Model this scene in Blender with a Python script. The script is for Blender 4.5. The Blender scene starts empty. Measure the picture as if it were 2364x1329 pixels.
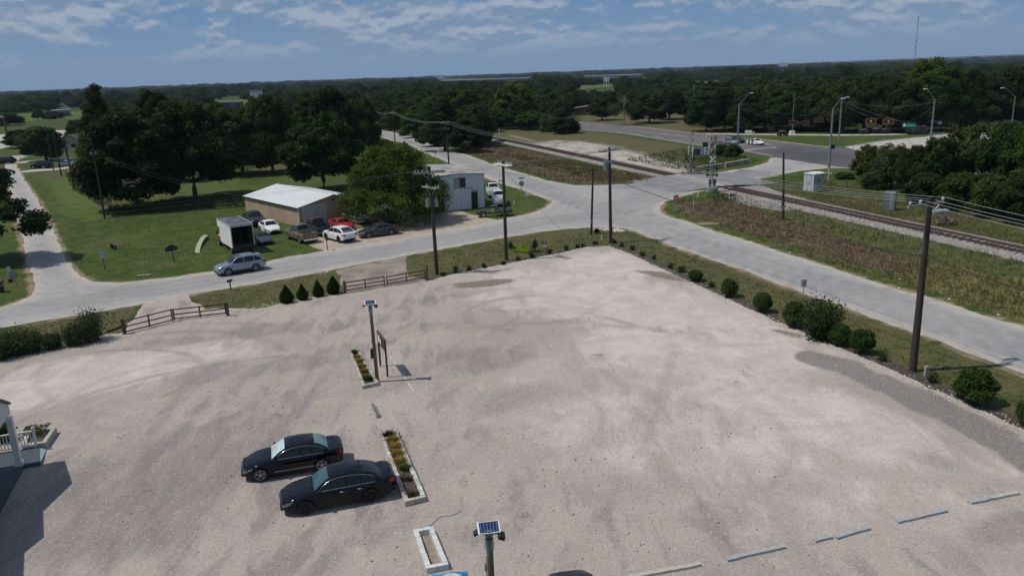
import bpy, bmesh, math, random
import numpy as np
from mathutils import Vector, Matrix
from mathutils.geometry import tessellate_polygon
S = bpy.context.scene
C = S.collection
PI = math.pi
# ---------------------------------------------------------------- camera
CAMH = 17.85; FPX = 1820.0; ROLL = math.radians(2.0); HORY = 170.0
PITCH = math.atan((664.5 - HORY) * math.cos(ROLL) / FPX)
cfw = Vector((0, math.cos(PITCH), -math.sin(PITCH)))
_r0 = Vector((1, 0, 0)); _u0 = _r0.cross(cfw)
crt = _r0 * math.cos(ROLL) - _u0 * math.sin(ROLL)
cup = _r0 * math.sin(ROLL) + _u0 * math.cos(ROLL)
cam = bpy.data.cameras.new('camera'); camo = bpy.data.objects.new('camera', cam); C.objects.link(camo)
M = Matrix((crt, cup, -cfw)).transposed().to_4x4(); M.translation = Vector((0, 0, CAMH))
camo.matrix_world = M
cam.sensor_width = 36.0; cam.lens = 36.0 * FPX / 2364.0; cam.clip_start = 0.2; cam.clip_end = 90000
S.camera = camo
# ---------------------------------------------------------------- light
SUN_EL = math.radians(59.3); SUN_AZ = math.radians(184.5)      # direction towards the sun, angle from +x
sdir = Vector((math.cos(SUN_AZ) * math.cos(SUN_EL), math.sin(SUN_AZ) * math.cos(SUN_EL), math.sin(SUN_EL)))
sl = bpy.data.lights.new('sun', 'SUN'); sl.energy = 3.15; sl.angle = math.radians(0.53); sl.color = (1.0, 0.94, 0.86)
so = bpy.data.objects.new('sun', sl); C.objects.link(so)
so.rotation_euler = sdir.to_track_quat('Z', 'Y').to_euler()
W = bpy.data.worlds.new('World'); S.world = W; W.use_nodes = True
wn = W.node_tree.nodes; wl = W.node_tree.links; wn.clear()
def WN(t, **k):
    n = wn.new(t)
    for a, b in k.items(): setattr(n, a, b)
    return n
def wmath(op, a, b=None, c=None, clamp=False):
    n = WN('ShaderNodeMath', operation=op, use_clamp=clamp)
    for i, v in enumerate((a, b, c)):
        if v is None: continue
        if isinstance(v, (int, float)): n.inputs[i].default_value = v
        else: wl.new(v, n.inputs[i])
    return n.outputs[0]
def wmix(fac, a, b):
    n = WN('ShaderNodeMix', data_type='RGBA')
    if isinstance(fac, (int, float)): n.inputs[0].default_value = fac
    else: wl.new(fac, n.inputs[0])
    for i, v in ((6, a), (7, b)):
        if isinstance(v, tuple): n.inputs[i].default_value = v + (1,)
        else: wl.new(v, n.inputs[i])
    return n.outputs[2]
sky = WN('ShaderNodeTexSky', sky_type='NISHITA'); sky.sun_disc = False
sky.sun_elevation = SUN_EL; sky.sun_rotation = math.radians(90) - SUN_AZ
sky.altitude = 50; sky.air_density = 1.0; sky.dust_density = 0.6; sky.ozone_density = 1.6
tc = WN('ShaderNodeTexCoord')
nrm = WN('ShaderNodeVectorMath', operation='NORMALIZE'); wl.new(tc.outputs['Generated'], nrm.inputs[0])
sx = WN('ShaderNodeSeparateXYZ'); wl.new(nrm.outputs[0], sx.inputs[0])
az = wmath('ARCTAN2', sx.outputs[0], sx.outputs[1]); el = wmath('ARCSINE', sx.outputs[2])
eld = wmath('MAXIMUM', el, 0.0)
def wfbm(ax, ex, off, detail=7, rough=0.55, de=0.0, sc=1.0, dist=0.0):
    # the cloud deck: rows get thinner towards the horizon
    cb = WN('ShaderNodeCombineXYZ')
    e2 = wmath('POWER', wmath('ADD', wmath('ADD', eld, de), 0.012), 0.8)
    wl.new(wmath('MULTIPLY', az, ax), cb.inputs[0]); wl.new(wmath('MULTIPLY', e2, ex), cb.inputs[1]); cb.inputs[2].default_value = off
    n = WN('ShaderNodeTexNoise'); n.inputs['Scale'].default_value = sc; n.inputs['Detail'].default_value = detail
    n.inputs['Roughness'].default_value = rough; n.inputs['Distortion'].default_value = dist
    wl.new(cb.outputs[0], n.inputs['Vector']); return n.outputs[0]
big = wfbm(7, 15, 5.3)
puff = wfbm(20, 30, 2.7, 10, 0.56)
puff_up = wfbm(20, 30, 2.7, 10, 0.56, de=0.006)
dens = wmath('ADD', wmath('MULTIPLY', big, 0.7), wmath('MULTIPLY', puff, 0.5))
# thick cover grows with elevation, thins into a pale veil at the horizon
lvl = wmath('MULTIPLY', wmath('SMOOTH_MIN', eld, 0.08, 0.03), 1.0)
cov = WN('ShaderNodeMapRange', interpolation_type='SMOOTHSTEP'); wl.new(dens, cov.inputs[0])
cov.inputs[1].default_value = 0.50; cov.inputs[2].default_value = 0.62
fadein = WN('ShaderNodeMapRange', interpolation_type='SMOOTHSTEP'); wl.new(eld, fadein.inputs[0])
fadein.inputs[1].default_value = 0.006; fadein.inputs[2].default_value = 0.055
fadein.inputs[3].default_value = 0.0; fadein.inputs[4].default_value = 1.0
covf = wmath('MULTIPLY', cov.outputs[0], fadein.outputs[0])
lit = WN('ShaderNodeMapRange'); wl.new(wmath('SUBTRACT', puff, puff_up), lit.inputs[0])
lit.inputs[1].default_value = -0.045; lit.inputs[2].default_value = 0.075
ccol = wmix(lit.outputs[0], (2.6, 3.75, 5.5), (5.3, 6.1, 7.2))
lp_sky = WN('ShaderNodeVectorMath', operation='MULTIPLY'); wl.new(sky.outputs[0], lp_sky.inputs[0]); lp_sky.inputs[1].default_value = (0.5, 0.62, 0.78)
hz = WN('ShaderNodeMapRange', interpolation_type='SMOOTHSTEP'); wl.new(eld, hz.inputs[0]); hz.inputs[1].default_value = 0.0; hz.inputs[2].default_value = 0.115
skyc = wmix(hz.outputs[0], (2.7, 4.2, 6.25), (1.45, 3.05, 5.65))
over = WN('ShaderNodeMapRange'); wl.new(eld, over.inputs[0]); over.inputs[1].default_value = 0.12; over.inputs[2].default_value = 0.5
skyc2 = wmix(over.outputs[0], skyc, lp_sky.outputs[0])
fin = wmix(wmath('MULTIPLY', covf, 0.85), skyc2, ccol)
bg = WN('ShaderNodeBackground'); wl.new(fin, bg.inputs[0]); bg.inputs[1].default_value = 0.075
wo = WN('ShaderNodeOutputWorld'); wl.new(bg.outputs[0], wo.inputs[0])
S.view_settings.view_transform = 'Standard'; S.view_settings.look = 'None'
S.view_settings.exposure = 0.0; S.view_settings.gamma = 1.0; S.view_settings.use_curve_mapping = False
S.cycles.max_bounces = 5; S.cycles.diffuse_bounces = 2; S.cycles.glossy_bounces = 2; S.cycles.transparent_max_bounces = 8
S.cycles.volume_bounces = 0
S.cycles.use_denoising = True

# ---------------------------------------------------------------- helpers
rnd = random.Random(11)
def ray(x, y): return cfw * FPX + crt * (x - 1182) + cup * (664.5 - y)
def G(x, y, z=0.0):
    """ground (or height z) point seen at photo pixel x, y"""
    r = ray(x, y); t = (z - CAMH) / r.z
    return Vector((r.x * t, r.y * t, z))
def PJ(p):
    d = Vector(p) - Vector((0, 0, CAMH)); w = d.dot(cfw)
    return 1182 + FPX * d.dot(crt) / w, 664.5 - FPX * d.dot(cup) / w
def hgt(bx, by, ty):
    """height of an upright thing standing at pixel bx, by whose top is at row ty"""
    g = G(bx, by); lo, hi = 0.0, 120.0
    for _ in range(40):
        m = (lo + hi) / 2
        if PJ((g.x, g.y, m))[1] > ty: lo = m
        else: hi = m
    return m
def ppm(x, y, z=0.0): return FPX / (G(x, y, z) - Vector((0, 0, CAMH))).dot(cfw)   # pixels per metre there

class MB:
    def __init__(s): s.v = []; s.f = []
    def quad(s, *p):
        i = len(s.v); s.v += [tuple(q) for q in p]; s.f.append(tuple(range(i, i + len(p)))); return s
    def box(s, x0, x1, y0, y1, z0, z1):
        i = len(s.v)
        s.v += [(x0, y0, z0), (x1, y0, z0), (x1, y1, z0), (x0, y1, z0), (x0, y0, z1), (x1, y0, z1), (x1, y1, z1), (x0, y1, z1)]
        s.f += [(i, i+3, i+2, i+1), (i+4, i+5, i+6, i+7), (i, i+1, i+5, i+4), (i+1, i+2, i+6, i+5), (i+2, i+3, i+7, i+6), (i+3, i, i+4, i+7)]
        return s
    def bbox(s, x0, x1, y0, y1, z0, z1, b):
        """box with a chamfered top edge"""
        i = len(s.v)
        s.v += [(x0, y0, z0), (x1, y0, z0), (x1, y1, z0), (x0, y1, z0), (x0, y0, z1-b), (x1, y0, z1-b), (x1, y1, z1-b), (x0, y1, z1-b),
                (x0+b, y0+b, z1), (x1-b, y0+b, z1), (x1-b, y1-b, z1), (x0+b, y1-b, z1)]
        s.f += [(i, i+3, i+2, i+1), (i+8, i+9, i+10, i+11)]
        for k in range(4):
            l = (k + 1) % 4
            s.f += [(i+k, i+l, i+4+l, i+4+k), (i+4+k, i+4+l, i+8+l, i+8+k)]
        return s
    def obox(s, a, b, w, h, z0=0.0, b0=None):
        """box along ground segment a-b, width w, from z0 to z0+h"""
        a = Vector((a[0], a[1], 0)); b = Vector((b[0], b[1], 0)); d = (b - a).normalized(); n = Vector((-d.y, d.x, 0)) * (w / 2)
        i = len(s.v)
        for z in (z0, z0 + h):
            for q in (a - n, b - n, b + n, a + n): s.v.append((q.x, q.y, z))
        s.f += [(i, i+3, i+2, i+1), (i+4, i+5, i+6, i+7), (i, i+1, i+5, i+4), (i+1, i+2, i+6, i+5), (i+2, i+3, i+7, i+6), (i+3, i, i+4, i+7)]
        return s
    def tube(s, pts, rad, n=8, cap=True):
        pts = [Vector(p) for p in pts]; k = len(pts)
        rads = rad if isinstance(rad, (list, tuple)) else [rad] * k
        i = len(s.v)
        for j, p in enumerate(pts):
            d = (pts[min(j + 1, k - 1)] - pts[max(j - 1, 0)]).normalized()
            u = d.cross(Vector((0, 0, 1)))
            if u.length < 1e-3: u = Vector((1, 0, 0))
            u.normalize(); w = d.cross(u)
            for q in range(n):
                a = 2 * PI * q / n; s.v.append(tuple(p + (u * math.cos(a) + w * math.sin(a)) * rads[j]))
        for j in range(k - 1):
            for q in range(n):
                r = (q + 1) % n; s.f.append((i + j*n + q, i + j*n + r, i + (j+1)*n + r, i + (j+1)*n + q))
        if cap:
            s.f.append(tuple(i + q for q in range(n - 1, -1, -1))); s.f.append(tuple(i + (k-1)*n + q for q in range(n)))
        return s
    def cyl(s, c, axis, r, L, n=16, r2=None):
        a = Vector(axis).normalized() * (L / 2); c = Vector(c)
        return s.tube([c - a, c + a], [r, r if r2 is None else r2], n)
    def prism(s, pts, z0, z1):
        """upright prism over polygon pts"""
        i = len(s.v); n = len(pts)
        s.v += [(p[0], p[1], z0) for p in pts] + [(p[0], p[1], z1) for p in pts]
        s.f += [tuple(i + k for k in range(n - 1, -1, -1)), tuple(i + n + k for k in range(n))]
        for k in range(n): s.f.append((i + k, i + (k+1) % n, i + n + (k+1) % n, i + n + k))
        return s
    def slab(s, pts, d):
        """polygon pts (3-D) extruded by vector d"""
        i = len(s.v); n = len(pts); d = Vector(d)
        s.v += [tuple(p) for p in pts] + [tuple(Vector(p) + d) for p in pts]
        s.f += [tuple(i + k for k in range(n - 1, -1, -1)), tuple(i + n + k for k in range(n))]
        for k in range(n): s.f.append((i + k, i + (k+1) % n, i + n + (k+1) % n, i + n + k))
        return s
    def sphere(s, c, r, n=10, m=7, sz=1.0):
        i = len(s.v)
        for a in range(m + 1):
            t = PI * a / m
            for b in range(n):
                p = 2 * PI * b / n; s.v.append((c[0] + r*math.sin(t)*math.cos(p), c[1] + r*math.sin(t)*math.sin(p), c[2] + r*sz*math.cos(t)))
        for a in range(m):
            for b in range(n):
                s.f.append((i + a*n + b, i + (a+1)*n + b, i + (a+1)*n + (b+1) % n, i + a*n + (b+1) % n))
        return s
    def merge(s, o):
        i = len(s.v); s.v += o.v; s.f += [tuple(k + i for k in f) for f in o.f]; return s
    def mesh(s, name, m, smooth=False):
        me = bpy.data.meshes.new(name); me.from_pydata(s.v, [], s.f); me.update()
        if m: me.materials.append(m)
        if smooth:
            me.shade_smooth()
            if smooth is not True: me.set_sharp_from_angle(angle=smooth)
        return me
def fixn(me):
    bm = bmesh.new(); bm.from_mesh(me); bmesh.ops.recalc_face_normals(bm, faces=bm.faces); bm.to_mesh(me); bm.free()
def tag(o, label=None, cat=None, group=None, kind=None):
    if label: o['label'] = label
    if cat: o['category'] = cat
    if group: o['group'] = group
    if kind: o['kind'] = kind
    return o
def obj(name, mb, m, parent=None, label=None, cat=None, group=None, kind=None, smooth=False, loc=None, rz=None, fix=True):
    me = mb.mesh(name, m, False) if isinstance(mb, MB) else mb
    if isinstance(mb, MB):
        if fix: fixn(me)
        if smooth:
            me.shade_smooth()
            if smooth is not True: me.set_sharp_from_angle(angle=smooth)
    o = bpy.data.objects.new(name, me); C.objects.link(o)
    if parent: o.parent = parent
    if loc is not None: o.location = loc
    if rz is not None: o.rotation_euler = (0, 0, rz)
    return tag(o, label, cat, group, kind)
def thing(name, label, cat, loc=(0, 0, 0), rz=0.0, group=None, rot=None):
    o = bpy.data.objects.new(name, None); C.objects.link(o); o.location = loc
    o.rotation_euler = rot if rot else (0, 0, rz); o.empty_display_size = 0.3
    return tag(o, label, cat, group)
def kids(o): return [c for c in CH.get(o.name, [])]
def copy_tree(o, label=None, parent=None):
    c = o.copy(); C.objects.link(c)
    if parent: c.parent = parent; c.matrix_parent_inverse = o.matrix_parent_inverse.copy()
    if label: c['label'] = label
    for ch in list(o.children): copy_tree(ch, None, c)
    return c

# ---------------------------------------------------------------- materials
def rgb(c): return (c[0], c[1], c[2], 1.0)
class MT:
    def __init__(s, name):
        s.m = bpy.data.materials.new(name); s.m.use_nodes = True; s.n = s.m.node_tree.nodes; s.l = s.m.node_tree.links
        s.b = s.n['Principled BSDF']; s.x = None
    def val(s, sock, v):
        if isinstance(v, (int, float)): sock.default_value = v
        elif isinstance(v, tuple): sock.default_value = v if len(v) == 4 or sock.type == 'VECTOR' else rgb(v)
        else: s.l.new(v, sock)
    def co(s, kind='Object'):
        t = s.n.new('ShaderNodeTexCoord'); return t.outputs[kind]
    def pos(s): return s.n.new('ShaderNodeNewGeometry').outputs['Position']
    def mp(s, v, scale=(1, 1, 1), rot=(0, 0, 0), loc=(0, 0, 0)):
        k = s.n.new('ShaderNodeMapping'); s.l.new(v, k.inputs[0]); k.inputs[3].default_value = scale; k.inputs[2].default_value = rot; k.inputs[1].default_value = loc
        return k.outputs[0]
    def noise(s, v, scale, detail=4, rough=0.55, dist=0.0, out=0):
        k = s.n.new('ShaderNodeTexNoise'); s.l.new(v, k.inputs['Vector']); k.inputs['Scale'].default_value = scale
        k.inputs['Detail'].default_value = detail; k.inputs['Roughness'].default_value = rough; k.inputs['Distortion'].default_value = dist
        return k.outputs[out]
    def vor(s, v, scale, feat='F1', out=0):
        k = s.n.new('ShaderNodeTexVoronoi'); k.feature = feat; s.l.new(v, k.inputs['Vector']); k.inputs['Scale'].default_value = scale
        return k.outputs[out]
    def wave(s, v, scale, dist=0.0, dirn='X', prof='SIN'):
        k = s.n.new('ShaderNodeTexWave'); k.bands_direction = dirn; k.wave_profile = prof; s.l.new(v, k.inputs['Vector'])
        k.inputs['Scale'].default_value = scale; k.inputs['Distortion'].default_value = dist; return k.outputs['Fac']
    def mr(s, v, a, b, c=0.0, d=1.0, smooth=True):
        k = s.n.new('ShaderNodeMapRange'); k.interpolation_type = 'SMOOTHSTEP' if smooth else 'LINEAR'
        s.l.new(v, k.inputs[0]); k.inputs[1].default_value = a; k.inputs[2].default_value = b; k.inputs[3].default_value = c; k.inputs[4].default_value = d
        return k.outputs[0]
    def math(s, op, a, b=None, c=None, clamp=False):
        k = s.n.new('ShaderNodeMath'); k.operation = op; k.use_clamp = clamp
        for i, v in enumerate((a, b, c)):
            if v is not None: s.val(k.inputs[i], v)
        return k.outputs[0]
    def mix(s, f, a, b, mode='MIX'):
        k = s.n.new('ShaderNodeMix'); k.data_type = 'RGBA'; k.blend_type = mode
        s.val(k.inputs[0], f); s.val(k.inputs[6], a); s.val(k.inputs[7], b); return k.outputs[2]
    def attr(s, name, out='Fac'):
        k = s.n.new('ShaderNodeAttribute'); k.attribute_name = name; return k.outputs[out]
    def oinfo(s, out='Random'): return s.n.new('ShaderNodeObjectInfo').outputs[out]
    def bump(s, h, strength=0.3, dist=0.05):
        k = s.n.new('ShaderNodeBump'); k.inputs['Strength'].default_value = strength; k.inputs['Distance'].default_value = dist
        s.l.new(h, k.inputs['Height']); s.l.new(k.outputs[0], s.b.inputs['Normal']); return s
    def fin(s, col, rough=0.8, metal=0.0, spec=None, coat=None, emis=None, es=0.0):
        s.val(s.b.inputs['Base Color'], col); s.val(s.b.inputs['Roughness'], rough); s.val(s.b.inputs['Metallic'], metal)
        if spec is not None: s.b.inputs['Specular IOR Level'].default_value = spec
        if coat is not None: s.b.inputs['Coat Weight'].default_value = coat; s.b.inputs['Coat Roughness'].default_value = 0.03
        if emis: s.b.inputs['Emission Color'].default_value = rgb(emis); s.b.inputs['Emission Strength'].default_value = es
        return s.m
MC = {}
def simple(name, col, rough=0.6, metal=0.0, var=0.12, scale=3.0, coat=None, spec=None, bump=0.0):
    if name in MC: return MC[name]
    t = MT(name); v = t.co()
    n = t.noise(v, scale, 5, 0.6)
    c2 = tuple(max(0, x * (1 - var * 2)) for x in col); c3 = tuple(min(1, x * (1 + var)) for x in col)
    c = t.mix(t.mr(n, 0.3, 0.7), c2, c3)
    if bump: t.bump(t.noise(v, scale * 6, 4), bump, 0.02)
    MC[name] = t.fin(c, rough, metal, spec, coat); return MC[name]
def paint(name, col, rough=0.28, metal=0.0, dust=0.12, dr=.12):
    if name in MC: return MC[name]
    t = MT(name); v = t.co(); n = t.noise(v, 1.3, 5, 0.6)
    geo = t.n.new('ShaderNodeNewGeometry'); sp = t.n.new('ShaderNodeSeparateXYZ'); t.l.new(v, sp.inputs[0])
    low = t.mr(sp.outputs[2], 0.75, 0.2)
    f = t.math('MULTIPLY', t.math('ADD', t.math('MULTIPLY', t.mr(n, 0.35, 0.75), 0.5), t.math('MULTIPLY', low, 0.6)), dust)
    c = t.mix(f, col, (0.30, 0.26, 0.22))
    MC[name] = t.fin(c, t.mr(n, 0.3, 0.8, rough, rough + dr), metal, .2, 0.25); return MC[name]
GLASS = None
def glassm(name='dark_glass', col=(0.012, 0.016, 0.018)):
    if name in MC: return MC[name]
    t = MT(name); v = t.co(); n = t.noise(v, 2.0, 3)
    MC[name] = t.fin(t.mix(n, col, tuple(c * 1.8 for c in col)), 0.06, 0.0, 0.32); return MC[name]
M_glass = glassm()
M_tyre = simple('tyre_rubber', (0.018, 0.018, 0.019), 0.85)
M_rim = simple('alloy', (0.45, 0.45, 0.46), 0.3, 0.8, 0.08)
M_black = simple('black_plastic', (0.014, 0.014, 0.015), 0.6)
M_chrome = simple('chrome', (0.72, 0.74, 0.76), 0.18, 0.9, 0.03)
M_headl = simple('headlight_lens', (0.22, 0.23, 0.24), 0.1, 0.3, 0.5, 11.0)
M_red = simple('red_lens', (0.33, 0.012, 0.015), 0.18, 0.0, 0.2)
M_orange = simple('orange_lens', (0.55, 0.16, 0.03), 0.25)
M_galv = simple('galvanised', (0.27, 0.31, 0.34), 0.45, 0.55, 0.15, 2.0)
M_wire = simple('wire', (0.30, 0.32, 0.31), 0.5, 0.3)
M_dwire = simple('dull_wire', (0.09, 0.095, 0.09), 0.6)
M_cable = simple('black_cable', (0.02, 0.02, 0.02), 0.7)
M_white = simple('white_paint', (0.74, 0.74, 0.72), 0.5, 0, 0.06, 1.5)
M_conc = simple('concrete', (0.42, 0.40, 0.36), 0.9, 0, 0.12, 2.5, bump=0.3)
M_greenp = simple('green_sign', (0.015, 0.22, 0.13), 0.4)
M_ins = simple('porcelain', (0.60, 0.64, 0.68), 0.3)
def woodm(name, a, b):
    t = MT(name); v = t.mp(t.co(), (9, 9, 0.5)); n = t.noise(v, 2.2, 6, 0.6); v2 = t.noise(t.co(), 0.35, 3)
    c = t.mix(t.mr(n, 0.25, 0.75), a, b); c = t.mix(t.mr(v2, 0.45, 0.7, 0, 0.6), c, tuple(x * 0.55 for x in a)); t.bump(n, 0.4, 0.01)
    return t.fin(c, 0.85)
M_pole = woodm('creosote_wood', (0.022, 0.016, 0.013), (0.058, 0.038, 0.030))
M_gate = woodm('weathered_gate', (0.055, 0.040, 0.034), (0.13, 0.095, 0.08))
M_arm = woodm('grey_timber', (0.20, 0.19, 0.18), (0.34, 0.33, 0.31))
# ================================================================ sheets of ground
def P(*xy): return [G(x, y).xy for x, y in xy]
def inside(px, py, poly):
    r = np.zeros(px.shape, bool); n = len(poly)
    for i in range(n):
        x0, y0 = poly[i]; x1, y1 = poly[(i + 1) % n]
        if y0 == y1: continue
        c = ((y0 > py) != (y1 > py)) & (px < (x1 - x0) * (py - y0) / (y1 - y0) + x0); r ^= c
    return r
def segd(px, py, pts, closed=False):
    """distance to a polyline, and nearest point on it"""
    best = np.full(px.shape, 1e9); bx = px.copy(); by = py.copy(); n = len(pts)
    for i in range(n if closed else n - 1):
        x0, y0 = pts[i]; x1, y1 = pts[(i + 1) % n]; dx, dy = x1 - x0, y1 - y0; L = dx*dx + dy*dy + 1e-12
        t = np.clip(((px - x0)*dx + (py - y0)*dy) / L, 0, 1); qx = x0 + t*dx; qy = y0 + t*dy
        d = np.hypot(px - qx, py - qy); m = d < best
        best = np.where(m, d, best); bx = np.where(m, qx, bx); by = np.where(m, qy, by)
    return best, bx, by
def np_mesh(name, v, f, m, smooth=False):
    """fast mesh from numpy verts (n,3) and faces (k,3|4)"""
    me = bpy.data.meshes.new(name); v = np.asarray(v, np.float32); f = np.asarray(f, np.int32); k, w = f.shape
    me.vertices.add(len(v)); me.vertices.foreach_set('co', v.ravel())
    me.loops.add(k * w); me.loops.foreach_set('vertex_index', f.ravel())
    me.polygons.add(k); me.polygons.foreach_set('loop_start', np.arange(0, k*w, w, dtype=np.int32))
    me.update(calc_edges=True)
    if m: me.materials.append(m)
    if smooth: me.shade_smooth()
    return me
def fattr(me, name, arr):
    a = me.attributes.new(name, 'FLOAT', 'POINT'); a.data.foreach_set('value', np.asarray(arr, np.float32))
def vnoise(x, y, s, seed=0):
    """cheap value noise for outlines and masks"""
    x = np.asarray(x, float) / s + seed * 17.3; y = np.asarray(y, float) / s + seed * 5.7
    xi = np.floor(x); yi = np.floor(y); fx = x - xi; fy = y - yi; fx = fx*fx*(3-2*fx); fy = fy*fy*(3-2*fy)
    def h(a, b):
        t = np.sin(a * 127.1 + b * 311.7 + seed * 3.3) * 43758.5453; return t - np.floor(t)
    return (h(xi, yi)*(1-fx) + h(xi+1, yi)*fx)*(1-fy) + (h(xi, yi+1)*(1-fx) + h(xi+1, yi+1)*fx)*fy
def rough_poly(poly, step, amp, seed=1):
    out = []; n = len(poly)
    for i in range(n):
        a = poly[i]; b = poly[(i + 1) % n]; L = math.hypot(b[0]-a[0], b[1]-a[1]); k = max(1, int(L / step))
        nx, ny = -(b[1]-a[1]) / (L+1e-9), (b[0]-a[0]) / (L+1e-9)
        for j in range(k):
            t = j / k; x = a[0] + (b[0]-a[0])*t; y = a[1] + (b[1]-a[1])*t
            o = 0 if j == 0 else (float(vnoise(x, y, step*2.5, seed)) - 0.5) * 2 * amp + (float(vnoise(x, y, step, seed+5)) - 0.5) * amp
            out.append((x + nx*o, y + ny*o))
    return out
def sheet(name, poly, z, m, cell=1.0, amp=0.0, attrs=None, zf=None, **kw):
    """flat sheet over a polygon: a grid inside, its rim snapped to the (ragged) outline"""
    rp = rough_poly(poly, max(cell, 0.6), amp) if amp else poly
    pa = np.array(rp); x0, y0 = pa.min(0) - cell; x1, y1 = pa.max(0) + cell
    nx = int((x1 - x0) / cell) + 2; ny = int((y1 - y0) / cell) + 2
    gx, gy = np.meshgrid(x0 + np.arange(nx) * cell, y0 + np.arange(ny) * cell)
    cx = gx[:-1, :-1] + cell/2; cy = gy[:-1, :-1] + cell/2
    ins = inside(cx, cy, rp); idx = np.arange(nx*ny).reshape(ny, nx)
    f = np.stack([idx[:-1, :-1][ins], idx[:-1, 1:][ins], idx[1:, 1:][ins], idx[1:, :-1][ins]], 1)
    used, inv = np.unique(f, return_inverse=True); f = inv.reshape(f.shape)
    vx = gx.ravel()[used]; vy = gy.ravel()[used]
    cnt = np.bincount(f.ravel(), minlength=len(used)); rim = cnt < 4
    d, bx, by = segd(vx[rim], vy[rim], rp, True)
    ok = d < cell * 1.5; vx[rim] = np.where(ok, bx, vx[rim]); vy[rim] = np.where(ok, by, vy[rim])
    vz = np.full(vx.shape, z, float)
    if zf is not None: vz = vz + zf(vx, vy)
    me = np_mesh(name, np.stack([vx, vy, vz], 1), f, m, True)
    if attrs:
        for k, fn in attrs.items(): fattr(me, k, fn(vx, vy))
    return obj(name, me, m, kind=kw.pop('kind', 'structure'), **kw)

# ---- outlines, traced as ground positions
ROAD = P((-260, 785), (0, 757), (192, 727), (327, 702), (435, 680), (642, 646), (747, 627), (824, 611), (939, 590), (1000, 579), (1178, 546),
         (1228, 538), (1305, 528), (1355, 525.5), (1416, 524.5), (1447, 528), (1508, 551), (1560, 571.5), (1658, 605), (1717, 622.6),
         (1785, 650), (1854, 677), (1960, 713), (2148, 779), (2276, 830), (2364, 863), (2700, 1000),
         (2700, 870), (2364, 752), (2250, 722), (2130, 681), (2020, 651), (1928, 620.5), (1764, 569), (1720, 555), (1644, 531), (1576, 509), (1534, 495.7), (1522, 484),
         (1534, 467), (1576, 451.7), (1632, 438), (1652, 433), (1691, 430.5), (1725, 418), (1788, 406), (1841, 395), (1907, 389), (1979, 388),
         (1979, 386), (1917, 382), (1866, 375), (1783, 363), (1771, 376), (1737, 386), (1703, 391), (1661, 398), (1627, 405), (1568, 407), (1537, 411.6), (1473, 424), (1410, 427), (1326, 428),
         (1262, 417), (1219, 404), (1147, 383.5), (1045, 346), (955, 317), (866, 296), (820, 281), (770, 268), (762, 274), (810, 292), (866, 312), (904, 325), (940, 332), (981, 353), (1057, 383.5), (1096, 401.5),
         (1147, 420.6), (1224, 445), (1275, 465.4), (1260, 478), (1224, 493.5), (1147, 509), (1083, 524), (968, 541), (866, 563), (829, 567), (747, 579.6),
         (670, 592), (609, 606.5), (499, 625.6), (384, 642), (281, 653.5), (217, 650), (184, 638), (164, 612.6), (143, 579), (110, 500), (100, 479), (77, 446),
         (47, 400), (36, 378), (45, 366), (62, 361), (62, 357), (30, 360), (14, 372), (12, 392), (22, 440), (33, 482), (42, 525), (58, 580), (69, 628), (79, 666), (72, 684), (33, 700), (0, 710), (-260, 740))
LOT = P((-300, 870), (0, 823), (115, 803), (212, 782), (246, 771), (281, 769), (296, 752), (317, 720), (327, 703), (435, 680), (452, 700), (473, 715), (530, 712), (600, 712),
        (652, 700), (724, 684.5), (796, 677), (985, 650), (1040, 634), (1165, 609.5), (1228, 597), (1305, 581.5), (1355, 569), (1406, 567.6), (1457, 586.6),
        (1533, 622), (1600, 652.6), (1658, 679), (1736, 714.6), (1834, 757.7), (1879, 778.6), (1969, 814.5), (2071, 858), (2173, 904), (2296, 957.8), (2364, 990), (2700, 1150),
        (2700, 1700), (-400, 1700))
DRIVE2 = P((773, 625.6), (824, 612.5), (939, 591), (934, 600), (939, 623), (941.5, 637), (985, 647), (985, 651), (796, 678), (792, 660), (790, 636))
APRON = P((1260, 500), (1224, 496), (1147, 511), (1083, 526), (968, 543), (866, 565), (829, 569), (747, 580), (700, 560), (690, 548), (742, 540), (820, 505), (900, 500), (960, 500), (1020, 489), (1060, 486), (1100, 497), (1147, 507))
HIGHWAY = P((1200, 264), (1340, 281.5), (1499, 294), (1653, 312), (1743, 321), (1807, 329), (1870, 336.5), (1927, 343), (1950, 342), (2032, 351), (2364, 388), (2800, 445),
            (2800, 520), (2364, 440), (2150, 411), (1979, 389), (1917, 383.6), (1866, 376), (1783, 363), (1714, 350), (1589, 333.5), (1448, 310.5), (1340, 300), (1200, 284))
CROSS = P((1950, 340), (2039, 325.5), (2142, 315.5), (2193, 309), (2364, 292), (2364, 312), (2193, 331), (2142, 337.5), (2059, 350), (2032, 354), (1990, 350))
FRONTAGE = P((1600, 307.8), (1680, 308.5), (1800, 310), (1934, 310.5), (2052, 309.5), (2142, 305.8), (2193, 303), (2364, 296), (2364, 300), (2193, 307), (2142, 308.5), (2052, 312.5), (1934, 313.6), (1800, 312.5), (1680, 311.3), (1600, 310))
CALICHE = P((1215, 330), (1290, 322), (1360, 326), (1420, 335), (1485, 350), (1540, 366), (1590, 380), (1625, 392), (1600, 404), (1560, 405), (1500, 396), (1440, 385), (1370, 366), (1290, 350), (1220, 340))
TRK = [(880, 262), (1112, 316), (1148, 322), (1240, 341), (1350, 364), (1560, 409), (1670, 434), (1840, 470), (2098, 526), (2364, 584), (2900, 700)]   # centre line of the track
TRKG = [tuple(G(x, y).xy) for x, y in TRK]
for nm in ('ROAD', 'LOT', 'DRIVE2', 'APRON', 'HIGHWAY', 'CROSS', 'FRONTAGE', 'CALICHE'): globals()[nm] = [tuple(p) for p in globals()[nm]]

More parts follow.
